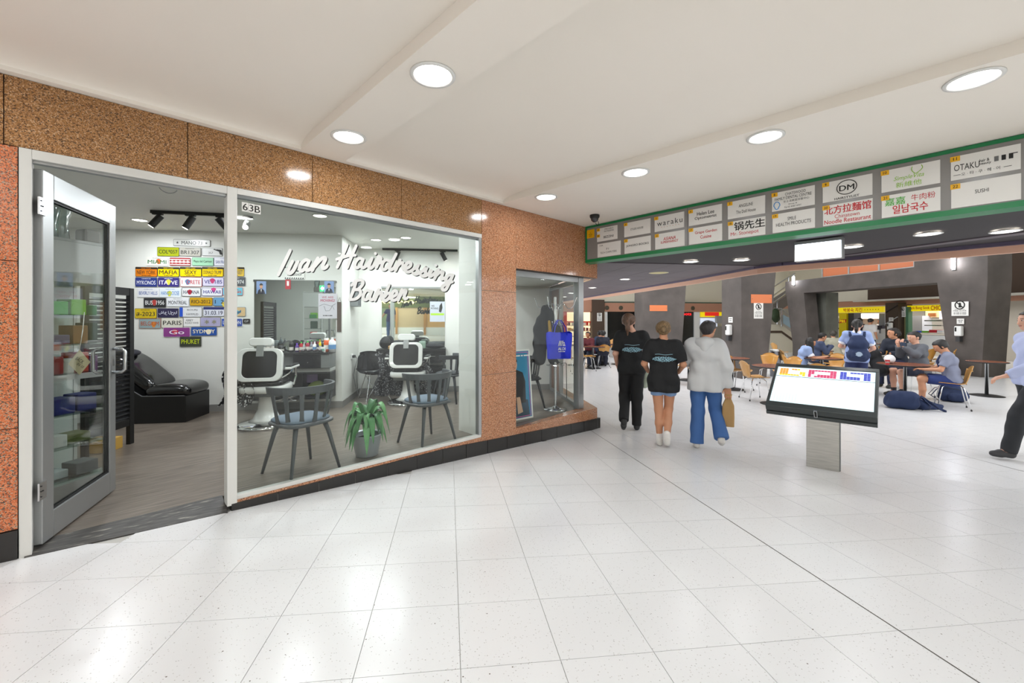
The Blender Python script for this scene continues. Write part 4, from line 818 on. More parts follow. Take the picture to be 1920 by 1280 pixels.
for k in range(9):
    for zz in (0, h_ - .02): MB().add([(-w_ / 2 + w_ * k / 9, -.004, zz), (-w_ / 2 + w_ * (k + .5) / 9, -.004, zz), (-w_ / 2 + w_ * (k + .7) / 9, -.004, zz + .02), (-w_ / 2 + w_ * (k + .2) / 9, -.004, zz + .02)], [(0, 1, 2, 3)]).build('stripe', M_ink, t)
bars(t, 0, h_ * .66, w_ * .5, h_ * .1, M_ink, -.0035); text(t, 'BARBERSHOP', 0, h_ * .36, w=w_ * .72, h=h_ * .2, m=M_ink, bold=.01)
t, w_, h_ = notice('extinguisher_sign', 'red fire extinguisher sign on the mirror', 535, 524, 545, 542, mat('#b0202c', .5), cat='sign')
MB().slab([(-w_ * .2, h_ * .35), (w_ * .2, h_ * .35), (w_ * .2, h_ * .85), (-w_ * .2, h_ * .85)], -.0045, -.003).build('symbol', M_paper, t)
t, w_, h_ = notice('wood_board', 'narrow dark timber board hanging right of the mirror', 632, 566, 640, 622, M_brown, 6.65, 'board'); MB().tube([(-.02, -.004, h_), (.01, -.006, h_ + .07), (.03, -.004, h_ - .01)], .003, 6).build('cord', M_ink, t)
p = atB(660, 552, -1.595)
t = T('wall_speaker', 'grey box speaker on the return wall under the lettering', 'speaker', (p.x, p.y, p.z), RZ_E)
MB().box(0, .12, -.13, .13, -.2, .2).build('cabinet', mat('#6a6e6e', .5), t, bevel=.006); MB().box(.12, .124, -.11, .11, -.18, .18).build('grille', mat('#54585a', .7), t)
p = atB(660, 668, -1.595); t = T('power_outlet', 'white power outlet with two black plugs beside the shell chair', 'outlet', (p.x, p.y, p.z), RZ_E)
MB().box(0, .012, -.06, .06, -.04, .04).build('plate', M_whitep, t, bevel=.002)
for k in (-1, 1):
    MB().box(.012, .05, k * .03 - .018, k * .03 + .018, -.02, .02).build('plug', M_rubber, t)
    MB().tube([(.05, k * .03, 0), (.09, k * .03, -.05), (.05 + .02 * k, k * .04, -.3), (.07, k * .03 + .05, -.6), (.1, .1, p.z * -1 + .01), (.25, .2, p.z * -1 + .006)], .004, 6).build('cord', M_rubber, t)
# alcove mirror and bench
p0, p1 = atA(716, 539, 7.835), atA(834, 645, 7.835); b0, b1 = p0.to_2d().dot(E2), p1.to_2d().dot(E2)
t = TE('wall_mirror', 'tall mirror on the alcove wall reflecting the mall', 'mirror', 7.836, (b0 + b1) / 2, .82); AW = (b1 - b0) / 2
MB().box(-AW, AW, -.006, 0, 0, p0.z - .82).build('mirror_glass', M_mirror, t); MB().box(-AW - .01, AW + .01, -.012, 0, p0.z - .83, p0.z - .8).build('top_rail', M_alu_grey, t)
t = TE('styling_bench', 'black styling bench with drawers under the alcove mirror', 'bench', 7.82, (b0 + b1) / 2 + .02)
MB().box(-AW - .05, AW, -.4, 0, .78, .82).build('bench_top', M_black, t); MB().box(-AW, AW - .5, -.39, -.02, .55, .78).build('cupboard', M_blackgloss, t); MB().box(AW - .5, AW, -.39, -.02, .58, .78).build('drawer', M_blackgloss, t); MB().tube([(AW - .32, -.41, .69), (AW - .18, -.41, .69)], .006, 6).build('pull', M_chrome, t); MB().box(-AW, AW, -.3, -.02, .12, .5).build('lower_box', M_black, t)
def item(name, label, cat, u, a, z, dims, col, group=None, rough=.5):
    p = atA(u, 640, a); o = MB().box(-dims[0] / 2, dims[0] / 2, -dims[1] / 2, dims[1] / 2, 0, dims[2]).build(name, mat(col, rough), None, bevel=min(dims) * .15); o.location = (p.x, p.y, z); o.rotation_euler = (0, 0, RZ_E); return tag(o, label, cat, group)
item('timber_tray', 'pale timber tray on the alcove bench', 'tray', 757, 7.5, .82, (.5, .2, .06), '#b08a52'); item('plastic_tub', 'grey green tub on the alcove bench', 'tub', 792, 7.55, .82, (.12, .1, .13), '#7f9484')
lump('black_bag', 'black bag at the left end of the alcove bench', 'bag', '#18181a', (*AB(7.6, atA(722, 640, 7.6).to_2d().dot(E2)), .82), RZ_E, (.22, .2, .2), seed=3); lump('folded_cape', 'folded black cape on the alcove bench', 'cape', '#1c1c20', (*AB(7.6, atA(815, 640, 7.6).to_2d().dot(E2)), .82), RZ_E, (.32, .25, .09), seed=5)
t, w_, h_ = notice('moving_poster', 'pale WE MOVED poster with lime band on the alcove mirror', 806, 565, 834, 603, mat('#c3c8d4', .5), 7.825, 'poster')
text(t, 'WE', -w_ * .3, h_ * .78, w=w_ * .2, h=h_ * .09, m=M_ink, bold=.02); text(t, 'MOVING', -w_ * .18, h_ * .66, w=w_ * .5, h=h_ * .09, m=M_ink, bold=.02); MB().box(-w_ * .45, w_ * .45, -.004, -.003, h_ * .32, h_ * .42).build('lime_band', mat('#a8d42c', .5), t); MB().slab([(w_ * .1, h_ * .5), (w_ * .25, h_ * .45), (w_ * .35, h_ * .7), (w_ * .3, h_ * .95), (w_ * .15, h_ * .8)], -.004, -.003).build('figure_print', M_ink, t)
# ------------------------------------------------------------------ chairs in the shop
def spindle_chair(label, loc, rz, col, cush, group):
    t = T('spindle_chair', label, 'chair', loc, rz, group); m = mat(col, .4)
    MB().loft([[(.23 * math.copysign(abs(math.cos(a)) ** .6, math.cos(a)) * s_, .22 * math.copysign(abs(math.sin(a)) ** .6, math.sin(a)) * s_, z) for a in [k * math.pi / 12 for k in range(24)]] for s_, z in ((.9, .42), (1, .43), (1, .445), (.95, .452))]).build('seat', m, t, smooth=True)
    MB().loft([[(.21 * math.copysign(abs(math.cos(a)) ** .6, math.cos(a)) * s_, .2 * math.copysign(abs(math.sin(a)) ** .6, math.sin(a)) * s_ + .01, z) for a in [k * math.pi / 12 for k in range(24)]] for s_, z in ((.98, .45), (1, .465), (.9, .48), (.3, .484))]).build('cushion', mat(cush, .75), t, smooth=True)
    for sx, sy in ((-1, -1), (1, -1), (-1, 1), (1, 1)):
        MB().tube([(sx * .13, sy * .13, .43), (sx * .155, sy * .155, .34), (sx * .225, sy * .215, 0)], [.026, .022, .014], 10, flat=.8).build('leg', m, t, smooth=True)
    def arc(a, z, r=.25): return Vector((r * math.sin(a), -r * math.cos(a) * .92 + .01, z))
    for k in range(7):
        a = R(-84 + 28 * k); tg_ = Vector((math.cos(a), math.sin(a), 0)); nr_ = Vector((math.sin(a), -math.cos(a), 0)); MB().loft([[arc(a, z, r_) + tg_ * x * w_ + nr_ * y * .006 for x, y in ((-1, -1), (1, -1), (1, 1), (-1, 1))] for z, r_, w_ in ((.43, .208, .024), (.5, .226, .016), (.6, .245, .015), (.715, .265, .02))]).build('spindle', m, t)
    rail = [[arc(a, .7, .25), arc(a, .7, .275), arc(a, .765, .285), arc(a, .765, .262)] for a in [R(-102 + 8.5 * k) for k in range(25)]]
    MB().loft(rail).build('top_rail', m, t, bevel=.004); return t
spindle_chair('grey spindle-back chair nearest the door behind the shop window', (1.27, 3.93, 0), R(14), '#4a4c4f', '#62707f', 'spindle chairs in the shop')
spindle_chair('grey spindle-back chair right of the potted plant', (2.54, 3.9, 0), R(4), '#4a4c4f', '#62707f', 'spindle chairs in the shop')
spindle_chair('dark spindle-back chair at the alcove bench beside the pier', (4.08, 5.6, 0), R(30), '#3a3d40', '#34373a', 'spindle chairs in the shop')
spindle_chair('black spindle-back chair behind the corner window', (4.62, 4.42, 0), R(75), '#161718', '#1c1d1e', 'spindle chairs in the shop')
# shell chair with wire base
p = atz(697, 752, 0); t = T('shell_chair', 'black moulded shell chair on a chrome wire base', 'chair', (p.x + .1, p.y + .12, 0), RZ_E + R(-150))
def shell(u, v):
    s_ = v; ww = .235 * (1 - .25 * max(0, s_ - .55) / .45) ; x = (u - .5) * 2
    if s_ < .5: y = .2 - .4 * (s_ / .5); z = .44 - .03 * math.sin(s_ / .5 * math.pi) + .015 * (s_ < .08)
    else: q = (s_ - .5) / .5; y = -.2 - .09 * q; z = .43 + .36 * q
    r_ = 1 if .15 < s_ < .85 else .9
    return (x * ww * r_, y + .04 * x * x * (s_ > .5) * 1.5, z + .07 * x * x * (1 - abs(s_ - .5)) - (.05 * x * x if s_ > .9 else 0))
MB().grid(shell, 14, 22, .008).build('shell', M_blackgloss, t, smooth=True)
for sx in (-1, 1):
    for sy in (-1, 1):
        MB().tube([(sx * .1, sy * .1, .42), (sx * .2, sy * .2, 0)], .008, 6).build('leg', M_steel, t); MB().tube([(sx * .12, -sy * .06, .40), (sx * .05, sy * .12, .2), (sx * .2, sy * .2, .02)], .006, 6).build('wire_brace', M_steel, t)
# barber chairs
def barber_chair(label, loc, rz):
    t = T('barber_chair', label, 'barber chair', loc, rz, 'barber chairs'); W = mat('#e2e2de', .25, coat=.4)
    MB().lathe([(.33, 0), (.335, .02), (.3, .045), (.14, .07)], 36).build('base_plate', M_chrome, t, smooth=True)
    MB().lathe([(.2, .06), (.15, .09), (.1, .2), (.085, .34), (.09, .38)], 28).build('pedestal', W, t, smooth=True)
    MB().box(-.2, .2, -.2, .22, .38, .43).build('seat_pan', M_alu_dark, t, bevel=.01)
    MB().loft([[(.27 * math.copysign(abs(math.cos(a)) ** .5, math.cos(a)) * s_, .27 * math.copysign(abs(math.sin(a)) ** .5, math.sin(a)) * s_, z) for a in [k * math.pi / 12 for k in range(24)]] for s_, z in ((.95, .43), (1, .45), (1, .5), (.94, .515))]).build('seat_rim', W, t, smooth=True)
    MB().loft([[(.24 * math.copysign(abs(math.cos(a)) ** .5, math.cos(a)) * s_, .24 * math.copysign(abs(math.sin(a)) ** .5, math.sin(a)) * s_, z) for a in [k * math.pi / 12 for k in range(24)]] for s_, z in ((1, .51), (1, .56), (.85, .59), (.3, .6))]).build('seat_cushion', M_blackgloss, t, smooth=True)
    mk_ = Matrix.Translation((0, -.26, .58)) @ Matrix.Rotation(R(-10), 4, 'X')
    def rrect(w, h, r, x=0, z=0, n=5):
        out = []
        for cx, cz2, a0 in ((w - r, r, -90), (w - r, h - r, 0), (-w + r, h - r, 90), (-w + r, r, 180)):
            out += [(x + cx + r * math.cos(R(a0 + 90 * k / n)), z + cz2 + r * math.sin(R(a0 + 90 * k / n))) for k in range(n + 1)]
        return out
    ou, inn = rrect(.25, .4, .09), rrect(.19, .32, .07, 0, .045); n = len(ou)
    mb = MB(); vs = [mk_ @ Vector((x, y, z)) for pl, y in ((ou, -.03), (inn, -.03), (inn, .03), (ou, .03)) for x, z in pl]
    mb.add(vs, [(r_ * n + k, r_ * n + (k + 1) % n, ((r_ + 1) % 4) * n + (k + 1) % n, ((r_ + 1) % 4) * n + k) for r_ in range(4) for k in range(n)]); mb.build('back_frame', W, t, bevel=.006)
    q = MB().slab(rrect(.195, .33, .07, 0, .04), -.02, .03); q.v = [tuple(mk_ @ Vector(v)) for v in q.v]; q.build('back_panel', M_blackgloss, t)
    q = MB().slab(rrect(.22, .37, .09, 0, .015), .03, .09); q.v = [tuple(mk_ @ Vector(v)) for v in q.v]; q.build('back_cushion', M_blackgloss, t, bevel=.02)
    MB().box(-.04, .04, -.04, -.02, .3, .44, mk_).build('headrest_slide', M_alu_grey, t, bevel=.004)
    q = MB().slab(rrect(.13, .1, .04, 0, .43), -.03, .05); q.v = [tuple(mk_ @ Vector(v)) for v in q.v]; q.build('headrest', W if 'second' not in label else W, t, bevel=.01)
    for sx in (-1, 1):
        MB().box(sx * .3 - .035, sx * .3 + .035, -.2, .2, .71, .74).build('armrest', W, t, bevel=.01); MB().box(sx * .3 - .03, sx * .3 + .03, -.18, .18, .74, .76).build('arm_pad', M_black, t, bevel=.006)
        MB().tube([(sx * .27, .14, .48), (sx * .3, .15, .6), (sx * .3, .13, .71)], .016, 8).build('arm_post', M_chrome, t); MB().tube([(sx * .25, -.26, .62), (sx * .3, -.15, .66), (sx * .3, .0, .7)], .009, 8).build('arm_brace', M_chrome, t)
    MB().tube([(-.15, .2, .42), (-.14, .45, .25), (-.14, .6, .2)], .014, 8).tube([(.15, .2, .42), (.14, .45, .25), (.14, .6, .2)], .014, 8).build('footrest_arm', M_chrome, t); MB().box(-.2, .2, .56, .74, .185, .205).build('footrest', M_chrome, t, bevel=.006); MB().tube([(.1, 0, .3), (.3, .02, .34), (.36, .02, .38)], .009, 8).build('pump_lever', M_chrome, t); return t
p = AB(5.62, -2.24); bc1 = barber_chair('white framed barber chair nearest the number plates', (1.508, 5.95, 0), RZ_E + R(4))
bc2 = barber_chair('white framed barber chair facing the alcove mirror', (3.53, 5.95, 0), RZ_E - R(4))
def cape(label, loc, rz, cols, w=.22, h=.62, seed=1):
    o = MB(); rng = random.Random(seed); ph = rng.random() * 6
    o.grid(lambda u, v: ((u - .5) * w * (1 + .5 * (1 - v)) + .03 * math.sin(9 * v + ph), .05 * math.sin(u * 17 + ph) * (1.1 - v) - .12 * (1 - v) * abs(u - .5), h * v + .02 * math.sin(u * 15)), 24, 24, .004)
    m = mat('#808080', .5, key=label); nt, b, N, L = nodes(m); vv = N('ShaderNodeTexVoronoi'); vv.inputs['Scale'].default_value = 34; tc = N('ShaderNodeTexCoord'); L(tc.outputs['Object'], vv.inputs['Vector'])
    r_ = ramp(nt, [(0, cols[0]), (.35, cols[1])], vv.outputs['Distance'], 'CONSTANT'); L(r_.outputs[0], b.inputs['Base Color'])
    o = o.build('barber_cape', m, None, True); o.location = loc; o.rotation_euler = (0, 0, rz); return tag(o, label, 'cape')
c_ = at(449, 690, 5.05); cape('black cape with white spots hanging by the first barber chair', (c_.x, c_.y, .3), RZ_E, ('#d8d8d8', '#17171a'), .24, .6, 2)
c_ = at(790, 700, 6.75); cape('crumpled patterned cape draped on the second barber chair', (c_.x, c_.y, .18), RZ_E, ('#9a9a9a', '#26262a'), .26, .55, 5)
c_ = at(730, 700, 6.7); cape('dark patterned cape hanging left of the second barber chair', (c_.x, c_.y, .12), RZ_E, ('#8a8a8a', '#202024'), .3, .68, 9)
# potted plant
t = T('potted_plant', 'leafy green plant in a grey metal bucket by the window', 'plant', (1.87, 3.93, 0)); M_pot = mat('#b4b9be', .4, .3)
MB().lathe([(.1, 0), (.105, .01), (.14, .2), (.15, .205), (.148, .215), (.13, .2), (.12, .17), (.0, .168)], 28).build('bucket', M_pot, t, smooth=True); MB().lathe([(.12, .165), (.06, .18), (.0, .182)], 16).build('soil', mat('#2a2018', .9), t); MB().tube([(0, 0, .16), (.005, 0, .24), (0, .005, .31)], [.022, .018, .012], 8).build('stem', mat('#7a6040', .8), t)
rng = random.Random(4); M_leaf = [noise_mat('leaf%d' % k, [(.3, a), (.7, b)], 8, .4) for k, (a, b) in enumerate((('#3c7440', '#5c965a'), ('#4a8650', '#78ac70'), ('#346238', '#4c864c')))]
for k in range(34):
    az = k * 2.4 + rng.uniform(-.2, .2); L0 = rng.uniform(.2, .31); up = rng.uniform(.06, .2) * (1.3 if k > 20 else 1); wd = rng.uniform(.034, .046)
    def leaf(u, v):
        r_ = L0 * v * (1 - .18 * v); z = .26 + .02 * (k % 4) + up * math.sin(v * 2.0) * 1.25 - .30 * v ** 2.6 * (L0 / .3); x = (u - .5) * 2 * wd * math.sin(math.pi * min(1, .12 + v * .88)) ** .8
        return (r_ * math.cos(az) - x * math.sin(az), r_ * math.sin(az) + x * math.cos(az), max(.03, z + .35 * abs(x)))
    MB().grid(leaf, 4, 10, .0015).build('leaf', M_leaf[k % 3], t, smooth=True)
# shampoo couch
t = TE('shampoo_couch', 'black leather shampoo couch beside the number plates', 'couch', 5.985, -3.365); LE = mat('#141314', .22, coat=.3)
MB().slab([(0, 0), (0, .34), (-.5, .345), (-.9, .62), (-1.1, .66), (-1.1, 0)], 0, .55).build('base', mat('#0f0f10', .35), t, bevel=.008)
def pad(pts, y0, y1, nm):
    q = MB().slab(pts, y0, y1); q.build(nm, LE, t, bevel=.035)
COUCH = t
MB().tube([(-.01, -.004, .345), (-.5, -.004, .35), (-.9, -.004, .625)], .006, 6).build('piping', mat('#5a5a5c', .3), t)
b = TE('wash_basin', 'white shampoo basin at the head of the couch', 'basin', 6.25, -4.75, 0); MB().loft([[(.2 * math.cos(a) * s_, .24 * math.sin(a) * s_, z) for a in [k * math.pi / 12 for k in range(24)]] for s_, z in ((.4, .66), (.95, .78), (1, .92), (.92, .925), (.6, .8), (.3, .76))]).build('bowl', M_whitep, b, smooth=True); MB().lathe([(.11, 0), (.09, .68)], 16).build('pedestal', M_whitep, b); MB().tube([(-.15, .1, .92), (-.15, .1, 1.05), (-.05, .05, 1.08), (.02, .03, 1.02)], .012, 8).build('tap', M_chrome, b)
lump('dark_towel', 'dark towel thrown over the couch headrest', 'towel', '#20202a', (*AB(6.2, -4.2), .83), RZ_E, (.3, .34, .1), seed=8)
# louvred screen
sp_ = Vector((.254, 6.086)); t = T('louvre_screen', 'black louvred folding screen beside the couch', 'screen', (sp_.x, sp_.y, 0), R(54)); SW = .62
for x0_, x1_ in ((-SW, -SW + .05), (-.06, 0)): MB().box(x0_, x1_, -.02, .02, 0, 1.66).build('post', M_black, t, bevel=.003)
for z0_, z1_ in ((.2, .27), (1.58, 1.66)): MB().box(-SW + .05, -.06, -.015, .015, z0_, z1_).build('rail', M_black, t)
ms = Matrix.Rotation(R(38), 4, 'X'); sl_me = MB().box(-SW + .05, -.06, -.022, .022, -.003, .003, ms).mesh('slat'); sl_me.materials.append(mat('#1d1d1e', .25))
for k in range(28): mk('slat', sl_me, None, t, loc=(0, 0, .3 + k * .0455))
MB().ball((.006, -.0, 1.1), .014, 8, 6).build('hinge_knob', M_black, t)
o = MB().box(-.1, .1, -.12, .12, 0, .12).build('cardboard_box', mat('#b08a3c', .7), None, loc=(.02, 5.94, 0), rot=(0, 0, R(54)), bevel=.003); tag(o, 'small tan cardboard box under the louvred screen', 'box')
# display cabinet behind the door
ca = math.atan2(.588, .809); t = T('display_cabinet', 'grey glass display cabinet seen through the open door', 'cabinet', (-.25, 4.42, 0), ca); CW, CD, CHh = .41, .38, 1.9; M_cab = mat('#b9bab6', .45); M_cg = glass_mat('cabinet_glass', (.96, .98, .97), .02)
for x in (0, CW - .025):
    for y in (0, CD - .025): MB().box(x, x + .025, y, y + .025, 0, CHh).build('post', M_cab, t, bevel=.002)
MB().box(.0, CW, 0, CD, 1.6, CHh - .002).build('header', M_cab, t); MB().box(0, CW, 0, CD, 1.9, 1.92).build('top_board', mat('#a4a5a1', .5), t); MB().box(.025, CW - .025, .003, CD, .0, .12).build('plinth', M_cab, t); MB().box(.025, CW - .025, CD - .02, CD - .01, .12, 1.6).build('back_panel', mat('#c4c8c4', .5), t); MB().box(.02, CW - .02, -.004, .02, .88, .92).build('middle_rail', M_cab, t)
SH = (.14, .38, .62, .92, 1.14, 1.36)
for z in SH: MB().box(.027, CW - .027, .02, CD - .03, z - .008, z).build('glass_shelf', glass_mat('shelf_glass%d' % int(z * 100), (.85, .93, .9), .06), t)
MB().box(.025, CW - .025, .006, .009, .12, 1.6).build('cabinet_pane', M_cg, t)
mC = Matrix.Translation((-.25, 4.42, 0)) @ Matrix.Rotation(ca, 4, 'Z')
rng = random.Random(11)
GOODS = [(1.36, .05, .12, .1, '#4fae3a', 'green plastic box at the left of the top shelf'), (1.36, .19, .1, .12, '#7fc22a', 'lime box in the middle of the top shelf'), (1.36, .31, .07, .08, '#2f7a3c', 'dark green tin at the right of the top shelf'), (1.14, .05, .13, .07, '#6a5a78', 'mauve carton on the second shelf'), (1.14, .2, .1, .14, '#9a6a3a', 'brown carton on the second shelf'), (1.14, .31, .06, .16, '#2c4030', 'tall dark green bottle box on the second shelf'), (.92, .05, .08, .13, '#a83a34', 'red carton on the middle shelf'), (.92, .14, .07, .11, '#c9c4b8', 'cream carton on the middle shelf'), (.92, .22, .09, .15, '#d0402c', 'scarlet carton on the middle shelf'), (.92, .32, .06, .12, '#6a3a6a', 'plum carton on the middle shelf'), (.62, .05, .15, .12, '#2b2f7a', 'navy tub on the fourth shelf'), (.62, .22, .13, .13, '#2b2f7a', 'navy crate right of the navy tub'), (.38, .05, .1, .09, '#d8d8d4', 'white jar box on the fifth shelf'), (.38, .17, .16, .07, '#6a7040', 'olive case on the fifth shelf'), (.14, .06, .12, .06, '#c0c4c8', 'pale packet on the bottom shelf'), (.14, .2, .15, .09, '#6a6e72', 'grey appliance on the bottom shelf')]
for z, x, w_, h_, col, lab in GOODS:
    o = MB().box(0, w_, 0, .14, 0, h_).build('product_carton', mat(col, .45), None, bevel=.006); o.matrix_world = mC @ Matrix.Translation((x, .06 + rng.random() * .06, z)); tag(o, lab, 'box', 'goods in the display cabinet')
o = MB().box(0, .001, 0, .001, 0, .001)
tg = T('paper_tag', 'handwritten cream paper tag hanging on the cabinet', 'tag', mC @ Vector((.1, -.012, 1.0)), ca); q = MB().slab([(0, .0), (.07, -.09), (.14, .0), (.07, .1)], -.003, 0); q.build('card', mat('#d8cba0', .7), tg); text(tg, 'BACK', .07, .02, w=.06, h=.025, m=M_ink, rot=R(40)); text(tg, 'IN 10', .075, -.02, w=.05, h=.02, m=M_ink, rot=R(40)); MB().tube([(.07, -.002, .1), (.09, -.004, .25), (.1, -.003, .38)], .003, 6).build('chain', M_chrome, tg)
for k, (x, h_, lab) in enumerate(((.06, .3, 'clear tinsel wrapped vase on top of the cabinet'), (.13, .34, 'tall glass ornament on top of the cabinet'))):
    o = MB().lathe([(.05, 0), (.04, h_ * .3), (.06, h_ * .7), (.03, h_), (.02, h_ * .95)], 12).build('glass_ornament', glass_mat('ornament%d' % k, (.7, .8, .78), .25, .1), None, True); o.location = mC @ Vector((x, .1, 1.92)); tag(o, lab, 'ornament')
o = MB().box(-.06, .06, -.05, .05, 0, .11).build('grey_speaker', mat('#6a6660', .6), None, bevel=.02); o.location = mC @ Vector((.32, .12, 1.92)); o.rotation_euler = (0, 0, ca); tag(o, 'small taupe box on top of the display cabinet', 'speaker')
# exit sign on the inner wall beside the door
t = T('exit_sign', 'green lit exit sign on the inner wall beside the door', 'exit sign', (-.85, WY + .24, 2.0), R(180)); MB().box(-.16, .16, -.03, .03, 0, .17).build('case', M_whitep, t, bevel=.006); MB().box(-.15, .15, -.036, -.03, .015, .155).build('lit_face', mat('#1fb46a', .4, emit=2.5), t); MB().slab([(-.02, .06), (.05, .06), (.05, .03), (.12, .085), (.05, .14), (.05, .11), (-.02, .11)], -.039, -.036).build('arrow', mat('#f0fff4', .4, emit=2.5), t); MB().slab([(-.13, .03), (-.1, .03), (-.08, .07), (-.06, .03), (-.04, .05), (-.07, .1), (-.05, .12), (-.09, .14), (-.12, .1)], -.039, -.036).build('running_figure', mat('#f0fff4', .4, emit=2.5), t)
# ------------------------------------------------------------------ shop ceiling lights
for i, (u, v, lab) in enumerate(((262, 412, 'shop downlight left of the track seen through the doorway'), (461, 408, 'shop downlight behind the 63B number'), (705, 449, 'shop downlight above the word Hairdressing'), (761, 445, 'shop downlight right of the lettering top'), (600, 404, 'added downlight between the lettering and the plates'))):  # last lamp is added, placed to keep the rear wall evenly lit
    p = atz(u, v, SHOPC); downlight((p.x, p.y, SHOPC - .001), .09, lab, 12.5, 'shop downlights')
for x, y, lab in ((-1.6, 5.4, 'shop downlight over the display cabinet'), (3.9, 5.0, 'shop downlight over the window chairs'), (*AB(7.2, .7), 'added fill lamp hidden near the alcove corner'), (.9, 4.35, 'added fill lamp hidden behind the doorway head'), (2.3, 4.3, 'added fill lamp hidden behind the window head')): downlight((x, y, SHOPC - .001), .09, lab, 12.5, 'shop downlights')  # last three are unseen, added to brighten the rear wall and window floor
def track(label, p, q, spots):
    d = q - p; t = T('light_track', label, 'track light', (p.x, p.y, SHOPC), math.atan2(d.y, d.x)); L0 = d.length
    MB().box(0, L0, -.018, .018, -.035, 0).build('track_rail', M_black, t)
    for f, az, tl in spots:
        h = MB().box(f * L0 - .05, f * L0 + .05, -.02, .02, -.05, -.035).build('spot_mount', M_black, t); c = Vector((f * L0, 0, -.05)); e = c + Vector((0, 0, -.05)); MB().tube([c, e], .008, 8).build('spot_stem', M_black, h)
        dv = Vector((math.cos(az) * math.sin(tl), math.sin(az) * math.sin(tl), -math.cos(tl))); s0 = e - dv * .05; s1 = e + dv * .11; MB().tube([s0, s1], .037, 16).build('spot_head', M_black, h, smooth=False); MB().tube([s1 - dv * .004, s1 + dv * .001], .03, 16).build('spot_lens', M_lens, h)
zz = SHOPC
track('black track with three spotlights above the number plates', atz(283, 394, zz).to_2d(), atz(438, 401, zz).to_2d(), ((.08, R(200), R(35)), (.47, R(200), R(28)), (.84, R(30), R(40))))
track('black track with two spotlights over the alcove', atz(717, 465, zz).to_2d(), atz(858, 468, zz).to_2d(), ((.2, R(160), R(25)), (.8, R(20), R(30))))
p = atz(463, 405, zz); t = T('spot_lamp', 'small white spotlight near the window head', 'spotlight', (p.x, p.y, zz)); MB().box(-.04, .06, -.02, .02, -.02, 0).build('mount', M_alu_dark, t); MB().tube([(0, 0, -.02), (0, 0, -.1)], .006, 6).build('stem', M_alu_dark, t); MB().tube([(.01, .03, -.08), (-.03, -.06, -.15)], .035, 14).build('head', M_alu_grey, t); MB().tube([(-.03, -.06, -.15), (-.031, -.063, -.152)], .03, 14).build('lens', M_lens, t)
t = T('air_grille', 'white slotted air grille in the shop ceiling', 'vent', (*atz(786, 471, zz).to_2d(), zz), RZ_E); MB().box(-.25, .25, -.08, .08, -.012, 0).build('frame', M_whitep, t)
for k in range(8): MB().box(-.22 + .055 * k, -.19 + .055 * k, -.05, .05, -.014, -.011).build('slot', M_alu_dark, t)
t = T('smoke_sensor', 'small grey sprinkler head on the shop ceiling', 'sprinkler', (*atz(141, 392, zz).to_2d(), zz)); MB().lathe([(.035, 0), (.03, -.01), (.01, -.015), (.01, -.03), (.02, -.034)], 14).build('body', M_alu_dark, t)
# ------------------------------------------------------------------ corner window display
p = Vector((4.8, 3.97)); t = T('coat_stand', 'chrome coat stand with curved hooks in the corner window', 'coat stand', (p.x, p.y, 0)); MB().lathe([(.17, 0), (.17, .012), (.06, .03), (.02, .06)], 28).build('base', M_steel, t, smooth=True); MB().tube([(0, 0, .05), (0, 0, 1.66)], .02, 12).build('pole', M_steel, t)
for k in range(4):
    a = R(20 + 90 * k); c, s_ = math.cos(a), math.sin(a); MB().tube(cat3([(.02 * c, .02 * s_, 1.3), (.05 * c, .05 * s_, 1.5), (.12 * c, .12 * s_, 1.56), (.2 * c, .2 * s_, 1.49), (.27 * c, .27 * s_, 1.52), (.33 * c, .33 * s_, 1.66)]), .007, 8).build('hook', M_chrome, t, smooth=True); MB().tube(cat3([(.02 * c, .02 * s_, 1.5), (.03 * c, .03 * s_, 1.28), (.09 * c, .09 * s_, 1.24), (.13 * c, .13 * s_, 1.3)]), .006, 8).build('lower_hook', M_chrome, t, smooth=True)
MB().tube([(.13 * math.cos(j * .4), .13 * math.sin(j * .4), .66) for j in range(16)], .005, 6, True).build('umbrella_ring', M_chrome, t)
M_blue = mat('#1a2fd6', .55); t = T('tote_bag', 'bright blue shopping tote hanging on the coat stand', 'bag', (4.78, 3.88, .76), R(-30))
def tote(u, v):
    a = u * 2 * math.pi; w_ = .175 + .02 * v; d_ = .06 + .03 * math.sin(v * math.pi); return (w_ * math.copysign(abs(math.cos(a)) ** .4, math.cos(a)), d_ * math.copysign(abs(math.sin(a)) ** .7, math.sin(a)) + .01 * math.sin(7 * v + 3 * a), .38 * v + .015 * math.sin(2 * a) * v)
MB().grid(tote, 40, 10).build('bag_body', M_blue, t, smooth=True); MB().box(-.165, .165, -.05, .05, .0, .01).build('bag_floor', M_blue, t)
for s_ in (-1, 1): MB().tube([(-.1, s_ * .06, .34), (-.08, s_ * .05, .46), (-.02, s_ * .02, .56), (.02, s_ * .02, .56), (.08, s_ * .05, .46), (.1, s_ * .06, .34)], .016, 6, flat=.3).build('handle', M_blue, t)
text(t, 'ALDI', 0, .15, w=.11, h=.04, m=M_paper, y=-.106, bold=.02); bars(t, 0, .11, .1, .01, M_paper, -.1055)
for k in range(3): MB().slab([(-.055 + .022 * k, .19), (-.045 + .022 * k, .19), (-.02 + .022 * k, .27), (-.035 + .022 * k, .26)], -.107, -.105).build('logo_stroke', M_paper, t)
for k in range(3): MB().slab([(.012 + .004 * k, .19 + .022 * k), (.06 - .006 * k, .19 + .022 * k), (.05 - .006 * k, .202 + .022 * k), (.016 + .004 * k, .202 + .022 * k)], -.107, -.105).build('logo_stroke', M_paper, t)
o = lump('white_cloth_bag', 'crumpled white bag hanging below the blue tote', 'bag', '#d6d6cc', (4.87, 3.94, .7), 0, (.16, .1, .2), seed=31, amp=.2)
